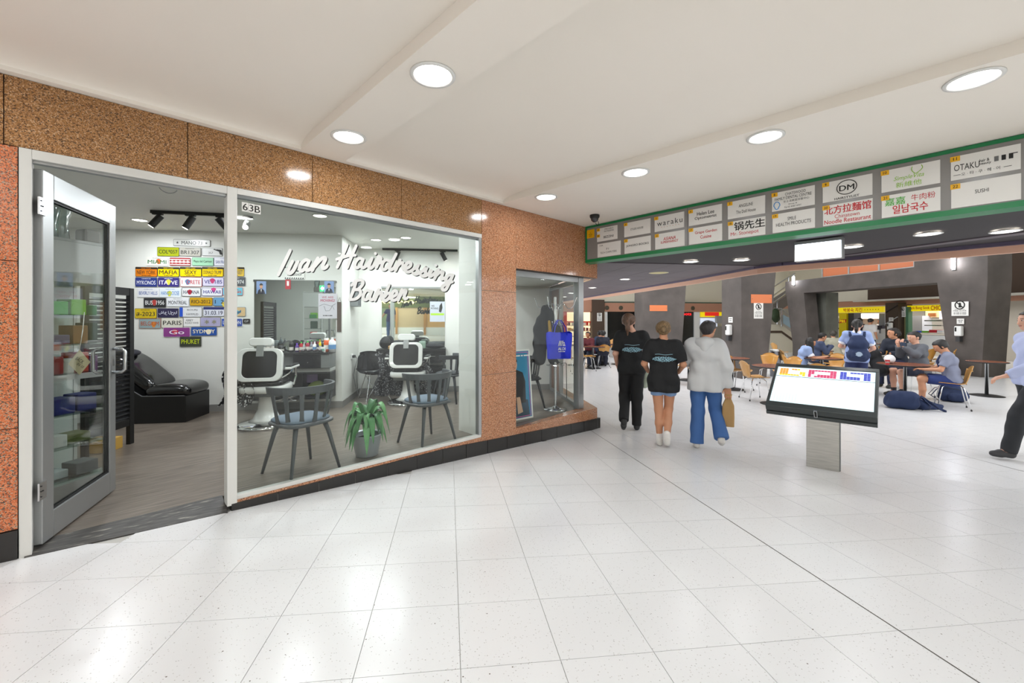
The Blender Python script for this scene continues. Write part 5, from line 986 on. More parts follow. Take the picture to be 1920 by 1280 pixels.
MB_w = MB().tube([(0, 0, .64), (.13, .02, .64), (.16, .02, .62), (.14, .02, .58)], .004, 6).tube([(.15, .02, .63), (.17, .03, .1)], .006, 6); o = MB_w.build('walking_cane', M_alu_dark, None); o.location = (4.8 + .14, 3.97, .03); tag(o, 'thin grey hooked cane beside the coat stand', 'cane')
t = T('framed_poster', 'framed poster of a dark suited man leaning in the corner window', 'poster', (3.9, 3.9, 0), R(-5)); lean = Matrix.Rotation(R(-5), 4, 'X'); PW, PH = .3, .93
def lb_(x0, x1, y0, y1, z0, z1, m, nm): MB().box(x0, x1, y0, y1, z0, z1, lean).build(nm, m, t)
lb_(-PW, PW, -.02, 0, 0, PH, M_paper, 'frame'); lb_(-PW + .025, PW - .025, -.023, -.02, .025, PH - .025, mat('#1f7fa8', .35), 'print'); 
def ls(poly, m, y, nm): q = MB().slab(poly, y, y + .001); q.v = [tuple(lean @ Vector(v)) for v in q.v]; q.build(nm, m, t)
ls([(.0, .03), (.24, .03), (.22, .25), (.0, .3), (-.26, .25), (-.26, .03)], mat('#17384c', .4), -.0235, 'floor_print'); ls([(-.2, .2), (.18, .22), (.19, .5), (.15, .62), (.05, .66), (-.05, .66), (-.17, .6), (-.22, .45)], mat('#14161c', .5), -.0245, 'suit_print'); ls([(.0 + .06 * math.cos(k * .52), .73 + .085 * math.sin(k * .52)) for k in range(12)], mat('#caa58a', .5), -.0255, 'face_print'); ls([(.065 * math.cos(k * .35), .765 + .06 * math.sin(k * .35)) for k in range(10)], mat('#2a1d16', .5), -.0265, 'hair_print'); ls([(-.03, .66), (.0, .58), (.03, .66)], M_paper, -.0255, 'shirt_print'); ls([(.02, .3), (.08, .3), (.12, .1), (.03, .08)], mat('#caa58a', .5), -.0255, 'hand_print')
for q in ((-PW + .04, -PW + .046, .04, PH - .04), (PW - .046, PW - .04, .04, PH - .04)): lb_(q[0], q[1], -.0258, -.0235, q[2], q[3], mat('#e05aa8', .4), 'pink_line')
for z in (.04, PH - .046): lb_(-PW + .046, PW - .046, -.0258, -.0235, z, z + .006, mat('#e05aa8', .4), 'pink_line')
bars(t, 0, .86, .3, .016, M_paper, -.101)
o = MB().box(-.3, .3, -.2, .2, 0, .02).box(-.28, .28, -.18, .18, .02, 1.02).box(-.3, .3, -.2, .2, 1.02, 1.06).build('reception_desk', mat('#1c1e22', .5), None, bevel=.006, loc=(3.98, 4.6, 0), rot=(0, 0, RZ_E)); tag(o, 'dark counter behind the framed poster', 'counter')
# ------------------------------------------------------------------ food court furniture
CZ = -44.53
def face(deg, u=960): return R(CZ + deg) - math.atan((u - 960) / F)             # 0 = facing away from the camera, 90 = facing left in the picture
M_ply = noise_mat('plywood', [(.3, '#b98238'), (.6, '#c69246'), (.8, '#d0a058')], 3, .3, stretch=(6, 1, 1), detail=5, coat=.3)
def chair_shell(u, v):
    x = (u - .5) * 2
    pts = [(.20, .435), (.17, .452), (.05, .447), (-.08, .44), (-.16, .45), (-.205, .485), (-.225, .55), (-.245, .64), (-.265, .73), (-.285, .80)]
    f = v * (len(pts) - 1); i = min(int(f), len(pts) - 2); q = f - i; y = pts[i][0] * (1 - q) + pts[i + 1][0] * q; z = pts[i][1] * (1 - q) + pts[i + 1][1] * q
    ws = [.17, .195, .2, .19, .165, .14, .155, .185, .2, .15]; w = ws[i] * (1 - q) + ws[i + 1] * q
    cup = .025 * x * x
    return (x * w, y + (cup * 1.2 if v > .5 else 0) + (.0 if v < .95 else 0), z + (cup if v < .5 else 0) - (.045 * x * x if v > .9 else 0))
sh_me = MB().grid(chair_shell, 10, 36, .011).mesh('shell', True); sh_me.materials.append(M_ply)
leg_me = []
for sx, sy in ((-1, 1), (1, 1), (-1, -1), (1, -1)):
    m_ = MB().tube([(sx * .03, sy * .06 - .01, .43), (sx * .11, sy * .11 - .01, .425), (sx * .15, sy * .14 - .01, .39), (sx * .215, sy * .215 - .015, .012)], .009, 8).mesh('leg', True); m_.materials.append(M_chrome); f_ = MB().lathe([(.012, 0), (.013, .025)], 8, (sx * .215, sy * .215 - .015, 0)).mesh('foot'); f_.materials.append(M_rubber); leg_me.append((m_, f_))
def ply_chair(label, u, d, deg):
    p = ray(u) * d; t = T('cafe_chair', label, 'chair', (p.x, p.y, FLAT), face(deg, u), 'yellow plywood cafe chairs'); mk('shell', sh_me, None, t)
    for a, b in leg_me: mk('rubber_foot', b, None, mk('leg', a, None, t))
    return t
for a_ in (('yellow plywood chair beside the near table left of the kiosk', 1417, 8.65, -62), ('yellow plywood chair with a white glare on its back', 1440, 10.5, 172), ('yellow plywood chair just left of the long-haired student', 1474, 9.6, 140), ('yellow plywood chair at the table by the grey hooded walker', 1388, 9.75, -115), ('yellow plywood chair under the boy in the grey-blue shirt', 1783, 7.8, 97), ('yellow plywood chair whose top shows over the kiosk', 1581, 7.45, 8), ('yellow plywood chair seen over the left of the kiosk edge', 1527, 8.3, 10), ('yellow plywood chair left of the girl with the backpack', 1562, 10.4, 160), ('yellow plywood chair behind the long-haired student', 1553, 11.6, -160), ('yellow plywood chair by the steel bin', 1481, 12.0, -70), ('small far yellow chair by the stairs', 1463, 15.5, -60), ('yellow chair between the phone boy and the far table', 1729, 12.5, 60), ('yellow chair at the far table by the portal leg', 1768, 12.3, 90), ('yellow chair seen from behind left of the tall walker', 1132, 14.6, 4), ('far yellow chair just right of the shop corner post', 1103, 13.6, -75), ('smallest yellow chair behind the tall walker', 1150, 18.5, 170), ('yellow chair seen through the corner window', 1072, 13.0, -40), ('yellow chair between the girl in shorts and the hooded walker', 1284, 10.7, 75), ('yellow chair between the two women in black', 1216, 12.5, 30), ('yellow chair under the seated student with the phone', 1716, 9.0, 150), ('yellow chair under the long-haired student', 1492, 10.1, -75), ('yellow chair below the stall counter', 1655, 14.5, 20)): ply_chair(*a_)
M_top = noise_mat('table_top', [(.3, '#7c4630'), (.7, '#94583e')], 2, .25, stretch=(1, 5, 1))
def cafe_table(label, u, d, r=.4):
    p = ray(u) * d; t = T('cafe_table', label, 'table', (p.x, p.y, FLAT), face(20), 'round cafe tables')
    MB().lathe([(.0, .715), (r - .02, .715), (r, .722), (r, .735), (r - .012, .74)], 36).build('edge_band', M_rubber, t); MB().lathe([(r - .012, .7395), (r - .014, .743), (.0, .743)], 36).build('table_top', M_top, t); MB().lathe([(.03, .02), (.03, .7), (.1, .715)], 16).build('column', M_steel, t, smooth=True); MB().lathe([(.27, 0), (.27, .008), (.2, .022), (.04, .03)], 32).build('base_plate', M_black, t, smooth=True); return t
for a_ in (('round cafe table against the concrete pier', 1373, 9.9, .38), ('round cafe table just left of the kiosk', 1455, 8.15, .42), ('round cafe table in front of the boys with phones', 1697, 8.5, .45), ('round cafe table behind the walking man', 1850, 9.05, .33), ('round cafe table of the long-haired student', 1541, 9.9, .4), ('round cafe table behind the long-haired student', 1532, 12.4, .4), ('far cafe table by the portal leg', 1745, 12.6, .4), ('far cafe table right of the shop corner', 1112, 14.2, .4), ('far cafe table behind the tall walker', 1160, 15.5, .4), ('cafe table between the girl in shorts and hooded walker', 1291, 11.4, .4), ('far cafe table before the stall counter', 1650, 16.0, .4), ('small square of tables seen through the corner window', 1078, 15.2, .4)): cafe_table(*a_)
p = ray(1454) * 12.2; t = T('steel_bin', 'cylindrical stainless steel bin beside the concrete pier', 'bin', (p.x, p.y, FLAT)); MB().lathe([(.13, 0), (.14, .01), (.14, .72), (.145, .73)], 24).build('drum', mat('#8f9096', .3, .9), t, smooth=True); MB().lathe([(.145, .73), (.145, .77), (.12, .78), (.1, .75)], 24).build('rim', M_whitep, t)
# ------------------------------------------------------------------ notices, sanitiser dispensers, stripes, wall lamps
def noparking(t, w, h):
    MB().box(-w / 2, w / 2, -.006, 0, 0, h).build('plate', M_paper, t)
    MB().tube([(w * .28 * math.cos(k * .39), -.007, h * .77 + w * .28 * math.sin(k * .39)) for k in range(16)], w * .035, 6, True).build('ring', M_ink, t); MB().tube([(-w * .2, -.007, h * .77 + w * .2), (w * .2, -.007, h * .77 - w * .2)], w * .03, 6).build('bar', M_ink, t); MB().slab([(-w * .08, h * .77 - w * .18), (w * .1, h * .77 - w * .18), (w * .06, h * .77 + w * .16), (-w * .06, h * .77 + w * .16)], -.0075, -.006).build('bottle_symbol', M_ink, t)
    text(t, 'ALCOHOL', 0, h * .46, w=w * .6, h=h * .07, m=M_ink, y=-.007); text(t, 'FREE ZONE', 0, h * .36, w=w * .76, h=h * .08, m=M_ink, y=-.007, bold=.01)
    for k in range(3): bars(t, 0, h * (.24 - .06 * k), w * .74, h * .025, M_ink, -.0065)
def onA(u, v, a): p = atA(u, v, a); return p
def front(name, label, cat, p, g=None): return T(name, label, cat, p, RZ_E, g)
def side(name, label, cat, p, g=None): return T(name, label, cat, p, RZ_E - R(90), g)       # on faces looking along -E2
S1 = pbA - .002; p0, p1 = onA(1413, 597, S1), onA(1431, 568, S1); noparking(front('wall_notice', 'white alcohol free zone notice under the orange stripe of the near pier', 'notice', ((p0 + p1) / 2).to_2d().to_3d() + Vector((0, 0, p0.z)), 'alcohol free zone notices'), (p1 - p0).length * .55, p1.z - p0.z)
def stripe(label, u0, v0, u1, v1, a):
    p0, p1 = onA(u0, v1, a), onA(u1, v0, a); w_ = (p1.to_2d() - p0.to_2d()).length; t = front('orange_stripe', label, 'stripe', (p0.to_2d().to_3d() + Vector((0, 0, p0.z))), 'orange stripes on piers'); MB().box(0, w_, -.006, 0, 0, p1.z - p0.z).build('panel', M_orange, t)
    for x in (.04, w_ - .04): MB().ball((x, -.007, (p1.z - p0.z) / 2), .01, 6, 4).build('screw', M_alu_dark, t)
stripe('orange stripe panel on the near concrete pier', 1408, 552, 1447, 568, S1); stripe('orange stripe panel on the far concrete pier', 1218, 572, 1251, 583, paA - .002)
def dispenser(t):
    MB().box(-.09, .09, -.12, 0, 0, .3).build('body', M_whitep, t, bevel=.03); MB().box(-.06, -.02, -.126, -.118, .14, .26).build('window', M_ink, t); MB().box(-.05, .05, -.11, 0, -.16, -.02).build('drip_tray', mat('#3a3a3c', .5), t); MB().box(-.09, .09, -.008, 0, .36, .52).build('label_card', M_paper, t); bars(t, 0, .47, .12, .02, M_ink, -.0085); bars(t, 0, .42, .09, .02, M_ink, -.0085)
p = atB(1370, 628, pbB - .002); dispenser(side('sanitiser_dispenser', 'white hand sanitiser dispenser on the near pier', 'dispenser', p, 'sanitiser dispensers'))
p = atB(1801, 630, PB - .03); dispenser(side('sanitiser_dispenser', 'white hand sanitiser dispenser on the portal leg', 'dispenser', p, 'sanitiser dispensers'))
p = atB(1800, 592, PB - .03); noparking(side('wall_notice', 'alcohol free zone notice on the right portal leg', 'notice', p, 'alcohol free zone notices'), .42, .42)
p = onA(1124, 602, FA - .31); noparking(front('wall_notice', 'alcohol free zone notice on the far brown pillar', 'notice', p, 'alcohol free zone notices'), .32, .52)
for u, v, b, lab in ((1489, 533, PB - .01, 'bright tube wall lamp on the far portal leg'), (1789, 503, PB - .01, 'bright tube wall lamp on the near portal leg')):
    p = atB(u, v, b); t = side('wall_lamp', lab, 'lamp', p, 'tube wall lamps'); MB().box(-.05, .05, -.02, 0, -.05, .4).build('back_plate', M_alu_grey, t); m_ = mat('#f4f6ff', .4, emit=40); m_.cycles.emission_sampling = 'NONE'; MB().tube([(0, -.05, 0), (0, -.05, .33)], .04, 12).build('tube', m_, t)
    lamp('wall_lamp_light', (0, -.3, .17), 3, .15, (R(90), 0, 0), (.95, .97, 1), t)
# upper balustrade above the portal beam
bs = T('balustrade', 'orange panelled balustrade with silver posts above the portal beam', 'balustrade', (*AB(11.65, PB + .15), 3.05), R(54))
for k in range(4): MB().box(.0 + 1.15 * k, .06 + 1.15 * k, -.03, .03, 0, .6).build('post', M_alu_grey, bs)
for k in range(3): MB().box(.06 + 1.15 * k, 1.15 + 1.15 * k, -.012, .012, .04, .6).build('infill_panel', mat('#c9744c', .3), bs)
MB().box(0, 3.5, -.03, .03, 0, .04).build('bottom_rail', M_alu_grey, bs)
# stair behind the piers
SA = 18.8
def sA(u, v): p = atA(u, v, SA); q = p.to_2d(); return q.dot(E2), p.z
st = T('staircase', 'grey stair with steel handrails rising behind the concrete piers', 'stair', (*AB(SA, 0), 0), RZ_E)
def poly_sA(pts, y0, y1, m, nm): MB().slab([sA(*p) for p in pts], y0, y1).build(nm, m, st)
poly_sA([(1440, 672), (1510, 672), (1510, 640), (1468, 608), (1440, 608)], .1, .4, M_cream, 'landing_wall'); poly_sA([(1440, 624), (1440, 620), (1468, 620), (1510, 650), (1510, 655), (1468, 624)], .07, .1, M_brown, 'dark_band'); poly_sA([(1440, 585), (1510, 540), (1510, 560), (1440, 606)], .5, 1.2, mat('#77706a', .6), 'flight_side')
for k, (a_, b_) in enumerate((((1440, 562), (1492, 525)), ((1440, 575), (1492, 538)), ((1440, 545), (1492, 512)), ((1452, 578), (1466, 578)), ((1466, 578), (1510, 612)))):
    (x0, z0), (x1, z1) = sA(*a_), sA(*b_); MB().tube([(x0, .05, z0), (x1, .05, z1)], .03, 8).build('handrail', M_steel, st)
for u, v0, v1 in ((1459, 562, 608), (1467, 578, 612), (1480, 520, 560)): (x0, z0), (x1, z1) = sA(u, v0), sA(u, v1); MB().tube([(x0, .05, z0), (x0, .05, z1)], .03, 8).build('baluster', M_steel, st)
poly_sA([(1469, 606), (1469, 590), (1488, 600), (1488, 618)], .0, .03, mat('#a9c4d4', .2), 'glass_infill')
p = atA(1455, 605, SA - .2); lump('leafy_plant', 'small dark plant on the stair landing', 'plant', '#2a3a20', (p.x, p.y, p.z), 0, (.5, .4, .6), seed=41, amp=.3)
# ------------------------------------------------------------------ food stalls along the right side
def sB(u, v, b=SB): p = atB(u, v, b); q = p.to_2d(); return q.dot(E1), p.z
def stallpart(root, nm, u0, v0, u1, v1, b0, b1, m, y=None):      # upright box on the stall line: image rectangle taken on the plane b0
    a0, z1 = sB(u0, v0, b0); a1, z0 = sB(u1, v1, b0)
    return MB().box(b0, b1, min(a0, a1), max(a0, a1), z0, z1, mE).build(nm, m, root)
M_ysign = mat('#ecd20a', .4, emit=.35)
def stall_sign(label, u0, v0, u1, v1, m, texts):
    a0, z1 = sB(u0, v0); a1, z0 = sB(u1, v1); t = T('stall_sign', label, 'sign', (*AB((a0 + a1) / 2, SB - .06), z0), RZ_E - R(90), 'food stall signs'); w_, h_ = abs(a1 - a0), z1 - z0
    MB().box(-w_ / 2, w_ / 2, 0, .08, 0, h_).build('fascia', m, t)
    for s_, fx, w, h, tm in texts: text(t, s_, (fx - .5) * w_, h_ * .5, w=w * w_, h=h * h_, m=tm, y=-.004, bold=.02)
    return t
M_rt = mat('#c0281c', .5); M_bt = mat('#4a3a10', .5)
stall_sign('yellow stall sign with red Korean lettering', 1569, 577, 1659, 585, M_ysign, [('박봉숙 치킨', .38, .4, .75, M_rt), ('· · · · · ·', .77, .28, .16, M_bt)])
stall_sign('yellow stall sign reading CHICKEN in red italics', 1703, 573, 1785, 582, M_ysign, [('Park Bong Sook', .3, .48, .6, M_rt), ('CHICKEN', .77, .4, .75, M_rt)])
stall_sign('small red stall sign left of the yellow sign', 1548, 582, 1568, 588.5, mat('#d03a4c', .4, emit=.3), [('LES CHICKEN', .5, .86, .6, M_paper)])
sf = T('food_stall', 'lit chicken stall kitchen with white counter', 'stall', (*AB(16, SB + .5), FLAT)); sf.location = (0, 0, 0)
for a_ in (('pillar_panel', 1573, 587, 1587, 640, SB, SB + .3, mat('#e8d010', .4)), ('dark_post', 1589, 587, 1601, 660, SB + .1, SB + .5, mat('#34343a', .5)), ('counter', 1638, 625, 1661, 665, SB - .1, SB + .5, M_whitep), ('counter', 1598, 630, 1640, 665, SB + .3, SB + .6, mat('#4a4a4e', .5)), ('menu_board', 1604, 588, 1645, 597, SB + 2.0, SB + 2.1, mat('#f6e4d2', .5, emit=1.6)), ('shelf_unit', 1604, 598, 1645, 610, SB + 2.2, SB + 2.5, mat('#8a7a6c', .5)), ('curtain_panel', 1648, 588, 1659, 625, SB + .2, SB + .3, mat('#8c8f94', .4)), ('till', 1645, 610, 1654, 618, SB + .0, SB + .3, mat('#23202c', .3)), ('cup_rack', 1652, 616, 1660, 625, SB - .05, SB + .2, M_paper)): stallpart(sf, *a_)
s2 = T('food_stall', 'lit second chicken stall with white fridge and photos', 'stall', (0, 0, 0))
for a_ in (('counter', 1700, 627, 1790, 660, SB - .3, SB + .3, M_whitep), ('counter_top', 1700, 624, 1790, 627, SB - .35, SB + .3, mat('#b8b8b4', .4)), ('fridge', 1708, 592, 1729, 622, SB + .8, SB + 1.3, mat('#dfe2ea', .3)), ('menu_photo', 1735, 583, 1758, 595, SB + 1.2, SB + 1.3, mat('#d8b48a', .4, emit=.5)), ('menu_photo', 1761, 583, 1772, 598, SB + 1.2, SB + 1.3, mat('#f0dce0', .4, emit=.9)), ('photo_frame', 1734, 582, 1759, 596, SB + 1.31, SB + 1.4, M_ink), ('dish_print', 1740, 587, 1753, 593, SB + 1.15, SB + 1.2, mat('#a8642c', .5)), ('wire_rack', 1733, 600, 1765, 602, SB + .5, SB + .8, M_steel), ('wire_rack', 1733, 609, 1765, 611, SB + .5, SB + .8, M_steel)): stallpart(s2, *a_)
for i, (u, v, w_, h_, col, lab) in enumerate(((1716, 624, 12, 4, '#3a5ab8', 'blue tray on the stall counter'), (1728, 624, 10, 4, '#6ab02c', 'green tray on the stall counter'), (1742, 624, 14, 6, '#b8202c', 'red tub on the stall counter'), (1757, 624, 10, 5, '#e0e0e0', 'white tub on the stall counter'))):
    o = stallpart(None, 'counter_tub', u, v - h_, u + w_, v - .4, SB - .2, SB + .1, mat(col, .4)); tag(o, lab, 'tub', 'tubs on the stall counter')
text_o = T('logo_panel', 'red logo on the yellow stall pillar', 'logo', (*AB(*reversed([0, 0])), 0)); bpy.data.objects.remove(text_o)
a0, z0 = sB(1580, 602); t = T('stall_logo', 'red logo panel on the yellow stall pillar', 'logo', (*AB(a0, SB - .012), z0 - .1), RZ_E - R(90)); MB().slab([(-.2, 0), (.17, .03), (.2, .2), (-.17, .17)], 0, .01).build('badge', M_rt, t); text(t, 'PBS', 0, .1, w=.28, h=.12, m=M_ysign, bold=.02)
bp = T('service_column', 'dark brown service column with stair rail between the stalls', 'column', (0, 0, 0))
stallpart(bp, 'shaft', 1660, 568, 1684, 668, SB - .4, SB + .3, mat('#4a3c30', .6))
for k in range(4):
    (a0, z0), (a1, z1) = sB(1661, 585 + 22 * k, SB - .43), sB(1683, 572 + 22 * k, SB - .43); p0, p1 = AB(a0, SB - .43), AB(a1, SB - .43); MB().tube([(*p0, z0), (*p1, z1)], .025, 6).build('rail', M_steel if k % 2 else mat('#2c2420', .6), bp)
gp = T('green_post', 'green edged glass partition beside the second stall', 'partition', (0, 0, 0)); stallpart(gp, 'post', 1698, 575, 1703, 640, SB - .2, SB, mat('#4f7a5c', .5)); stallpart(gp, 'panel', 1684, 575, 1698, 650, SB - .1, SB - .05, mat('#8f8c64', .4))
p = atB(1692, 594, SB - .22); noparking(side('wall_notice', 'alcohol free zone notice between the two stalls', 'notice', p, 'alcohol free zone notices'), .26, .42)
p = atB(1671, 618, SB - .45); dispenser(side('sanitiser_dispenser', 'white hand sanitiser dispenser on the brown column', 'dispenser', p, 'sanitiser dispensers'))
lamp('stall_light', (*AB(17.5, SB + 1.3), 1.95), 60, 5, (0, 0, R(54)), (1, .95, .88), shape='RECTANGLE', size_y=1.2); lamp('stall_light', (*AB(13.5, SB + 1.0), 1.95), 40, 4, (0, 0, R(54)), (1, .97, .93), shape='RECTANGLE', size_y=1.2)
ll = T('side_shop', 'orange timber shopfront left of the chicken stall', 'stall', (0, 0, 0))
for a_ in (('timber_panel', 1549, 589, 1562, 645, SB + .1, SB + .2, mat('#c98a5c', .5)), ('shelf', 1562, 592, 1572, 596, SB + .4, SB + .6, M_paper), ('shelf', 1562, 603, 1572, 606, SB + .4, SB + .6, mat('#4a7a4a', .5)), ('shelf', 1562, 614, 1572, 617, SB + .4, SB + .6, M_ink), ('notice', 1556, 594, 1561, 602, SB + .05, SB + .08, M_paper)): stallpart(ll, *a_)
# ------------------------------------------------------------------ far shops on the end wall
def eA(u, v, a=FA): p = atA(u, v, a); return p.to_2d().dot(E2), p.z
def endpart(root, nm, u0, v0, u1, v1, a0, a1, m):
    b0, z1 = eA(u0, v0, a0); b1, z0 = eA(u1, v1, a0); return MB().box(b0, b1, a0, a1, max(z0, FLAT), z1, mE).build(nm, m, root)
M_redf = mat('#d8321c', .4)
rs = T('red_framed_shop', 'brightly lit shop with a red frame seen past the corner post', 'shop', (0, 0, 0))
for u0, u1 in ((1052, 1057), (1058, 1063), (1108, 1114)): endpart(rs, 'red_post', u0, 583, u1, 652, FA, FA + .15, M_redf)
for v0, v1 in ((583, 585), (602, 604.5)): endpart(rs, 'red_rail', 1040, v0, 1114, v1, FA + .02, FA + .1, M_redf)
endpart(rs, 'lit_wall', 1030, 580, 1116, 660, FA + 2.2, FA + 2.3, mat('#f2d9b0', .5, emit=1.0))  # wall glows by itself, emission stands in for the lit interior
rng = random.Random(3)
for k in range(4): endpart(rs, 'display_shelf', 1040, 610 + 10 * k, 1114, 611 + 10 * k, FA + 1.2, FA + 1.6, mat('#e8d8b8', .4))
for k in range(20):
    u = 1046 + (k % 10) * 6.8; v = 610 + 10 * (k // 10); h = rng.uniform(4, 7); col = rng.choice(('#c0302c', '#d8a02c', '#3a5a3a', '#e0e0d8', '#7a2c3c', '#2c3a5a', '#d86a2c'))
    o = endpart(None, 'display_toy', u, v - h, u + rng.uniform(2.5, 5), v - .3, FA + 1.25, FA + 1.5, mat(col, .5)); tag(o, 'tiny %s item on the %s shelf of the red-framed shop, %s from left' % ({'#c0302c': 'red', '#d8a02c': 'amber', '#3a5a3a': 'green', '#e0e0d8': 'white', '#7a2c3c': 'maroon', '#2c3a5a': 'navy', '#d86a2c': 'orange'}[col], ('upper', 'lower')[k // 10], ('first', 'second', 'third', 'fourth', 'fifth', 'sixth', 'seventh', 'eighth', 'ninth', 'tenth')[k % 10]), 'toy', 'goods in the red-framed shop')
ds = T('dark_shop', 'dark glass shopfront with red sign letters behind the walkers', 'shop', (0, 0, 0))
endpart(ds, 'dark_glazing', 1139, 584, 1190, 665, FA + .05, FA + .1, mat('#141414', .15)); endpart(ds, 'dark_glazing', 1250, 584, 1301, 665, FA + .05, FA + .1, mat('#161a1a', .15)); endpart(ds, 'white_post', 1134, 584, 1139, 665, FA - .05, FA + .1, M_whitep); endpart(ds, 'white_post', 1302, 584, 1312, 665, FA - .05, FA + .1, M_whitep); endpart(ds, 'mullion', 1272, 595, 1274, 665, FA, FA + .04, M_ink)
endpart(ds, 'white_post', 1190, 584, 1250, 665, FA + .1, FA + .2, M_brown)
b0, z1 = eA(1252, 586); b1, z0 = eA(1296, 593); text(ds, 'cotton:pots', 0, 0, w=b1 - b0, h=z1 - z0, m=mat('#e01c20', .5, emit=1.5), bold=.03).matrix_world = Matrix.Translation((*AB(FA - .02, (b0 + b1) / 2), (z0 + z1) / 2)) @ Matrix.Rotation(RZ_E, 4, 'Z') @ Matrix.Rotation(R(90), 4, 'X') @ Matrix.Diagonal(((b1 - b0) / text_mesh('cotton:pots', .03)[1], (z1 - z0) / text_mesh('cotton:pots', .03)[2], 1, 1))
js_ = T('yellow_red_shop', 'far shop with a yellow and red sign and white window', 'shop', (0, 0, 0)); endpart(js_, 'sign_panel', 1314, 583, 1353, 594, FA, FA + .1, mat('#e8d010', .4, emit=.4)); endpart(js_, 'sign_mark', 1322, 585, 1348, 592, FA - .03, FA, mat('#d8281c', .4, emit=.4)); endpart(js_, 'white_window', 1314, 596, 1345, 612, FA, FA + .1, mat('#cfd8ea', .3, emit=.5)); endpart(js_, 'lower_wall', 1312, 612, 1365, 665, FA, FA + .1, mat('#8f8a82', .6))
endpart(js_, 'grey_box', 1344, 592, 1356, 606, FA - .4, FA - .2, mat('#9a9a98', .5))
lamp('far_shop_light', (*AB(FA + 1.2, -.2), 1.8), 40, 3, (0, 0, 0), (1, .92, .8))
# ------------------------------------------------------------------ people: smooth-blended limb volumes turned into one surface
def snets(fn, lo, hi, vox):
    lo, hi = np.array(lo, np.float32), np.array(hi, np.float32); n = np.maximum(np.ceil((hi - lo) / vox).astype(int) + 1, 3)
    ax = [lo[i] + vox * np.arange(n[i], dtype=np.float32) for i in range(3)]
    P_ = np.stack(np.meshgrid(*ax, indexing='ij'), -1); f = fn(P_); s = f < 0
    c = [s[i:n[0] - 1 + i, j:n[1] - 1 + j, k:n[2] - 1 + k] for i in (0, 1) for j in (0, 1) for k in (0, 1)]
    tot = sum(x.astype(np.int8) for x in c); act = (tot > 0) & (tot < 8); idx = -np.ones(act.shape, int); ii = np.argwhere(act); idx[act] = np.arange(len(ii))
    acc = np.zeros((len(ii), 3), np.float32); cnt = np.zeros(len(ii), np.float32); cor = [(i, j, k) for i in (0, 1) for j in (0, 1) for k in (0, 1)]
    for a in range(8):
        for b in range(a + 1, 8):
            if sum(abs(cor[a][q] - cor[b][q]) for q in range(3)) != 1: continue
            ia, ib = ii + cor[a], ii + cor[b]; fa, fb_ = f[tuple(ia.T)], f[tuple(ib.T)]; m = (fa < 0) != (fb_ < 0)
            t = np.where(m, fa / np.where(m, fa - fb_, 1), 0)[:, None]; p = ia + (ib - ia) * t; acc[m] += p[m]; cnt[m] += 1
    v = lo + vox * acc / cnt[:, None]; faces = []
    for d in range(3):
        sl0 = [slice(None)] * 3; sl1 = [slice(None)] * 3; sl0[d] = slice(0, -1); sl1[d] = slice(1, None); sa, sb = s[tuple(sl0)], s[tuple(sl1)]; e = np.argwhere(sa != sb); e1, e2 = (d + 1) % 3, (d + 2) % 3
        ok = (e[:, e1] > 0) & (e[:, e2] > 0) & (e[:, e1] < n[e1] - 1) & (e[:, e2] < n[e2] - 1); e = e[ok]; fl_ = sa[tuple(e.T)]
        def cell(o1, o2): q = e.copy(); q[:, e1] -= o1; q[:, e2] -= o2; return idx[tuple(q.T)]
        q = np.stack([cell(0, 0), cell(1, 0), cell(1, 1), cell(0, 1)], 1); q[~fl_] = q[~fl_][:, ::-1]; faces.append(q)
    return v, np.concatenate(faces)
def smin(a, b, k):
    h = np.clip(.5 + .5 * (b - a) / k, 0, 1); return b + (a - b) * h - k * h * (1 - h)
def sdf(prims, k=.03):
    def fn(P_):
        out = None
        for pr in prims:
            a, b, r0, r1 = np.array(pr[0], np.float32), np.array(pr[1], np.float32), pr[2], pr[3]; ab = b - a; L2 = float(ab @ ab) + 1e-9; t = ((P_ - a) @ ab) / L2; tc = np.clip(t, 0, 1)
            d = np.linalg.norm(P_ - (a + tc[..., None] * ab), axis=-1) - (r0 + (r1 - r0) * tc)
            if len(pr) > 4 and pr[4]: d = np.maximum(d, (t - 1) * math.sqrt(L2))
            out = d if out is None else smin(out, d, k)
        return out
    return fn
def bounds(prims, pad=.03):
    pts = [(np.array(p), max(q[2], q[3])) for q in prims for p in (q[0], q[1])]
    return np.min([p - r for p, r in pts], 0) - pad, np.max([p + r for p, r in pts], 0) + pad
def blob(name, prims, m, parent, vox=.014, k=.03, wr=0.0, cut=None, extra=None, seed=0, label=None):
    lo, hi = bounds(prims); fn0 = sdf(prims, k); fn = (lambda P_: cut(P_, fn0(P_))) if cut else fn0
    v, f = snets(fn, lo, hi, vox); fs = [tuple(q) for q in f]; vs = v
    if wr:
        w_ = wr * (np.sin(v[:, 2] * 31 + v[:, 0] * 17 + seed) * .6 + np.sin(v[:, 2] * 19 - v[:, 1] * 40 + v[:, 0] * 23 + seed * 2) * .6 + np.sin(v[:, 0] * 47 + v[:, 1] * 33 + seed) * .4)
        c = v.mean(0); dr = v - c; dr[:, 2] *= .15; dr /= np.linalg.norm(dr, axis=1)[:, None] + 1e-6; vs = v + dr * w_[:, None]
    me = bpy.data.meshes.new(name); allv = [tuple(map(float, p)) for p in vs]
    if extra is not None:
        for pr_, vx in extra:
            l2, h2 = bounds(pr_, .01); v2, f2 = snets(sdf(pr_, .006), l2, h2, vx); o = len(allv); allv += [tuple(map(float, p)) for p in v2]; fs += [tuple(int(i) + o for i in q) for q in f2]
    me.from_pydata(allv, [], fs); me.update(); me.polygons.foreach_set('use_smooth', [True] * len(me.polygons))
    return mk(name, me, m, parent, label=label)
V3 = lambda *a: np.array(a, float)
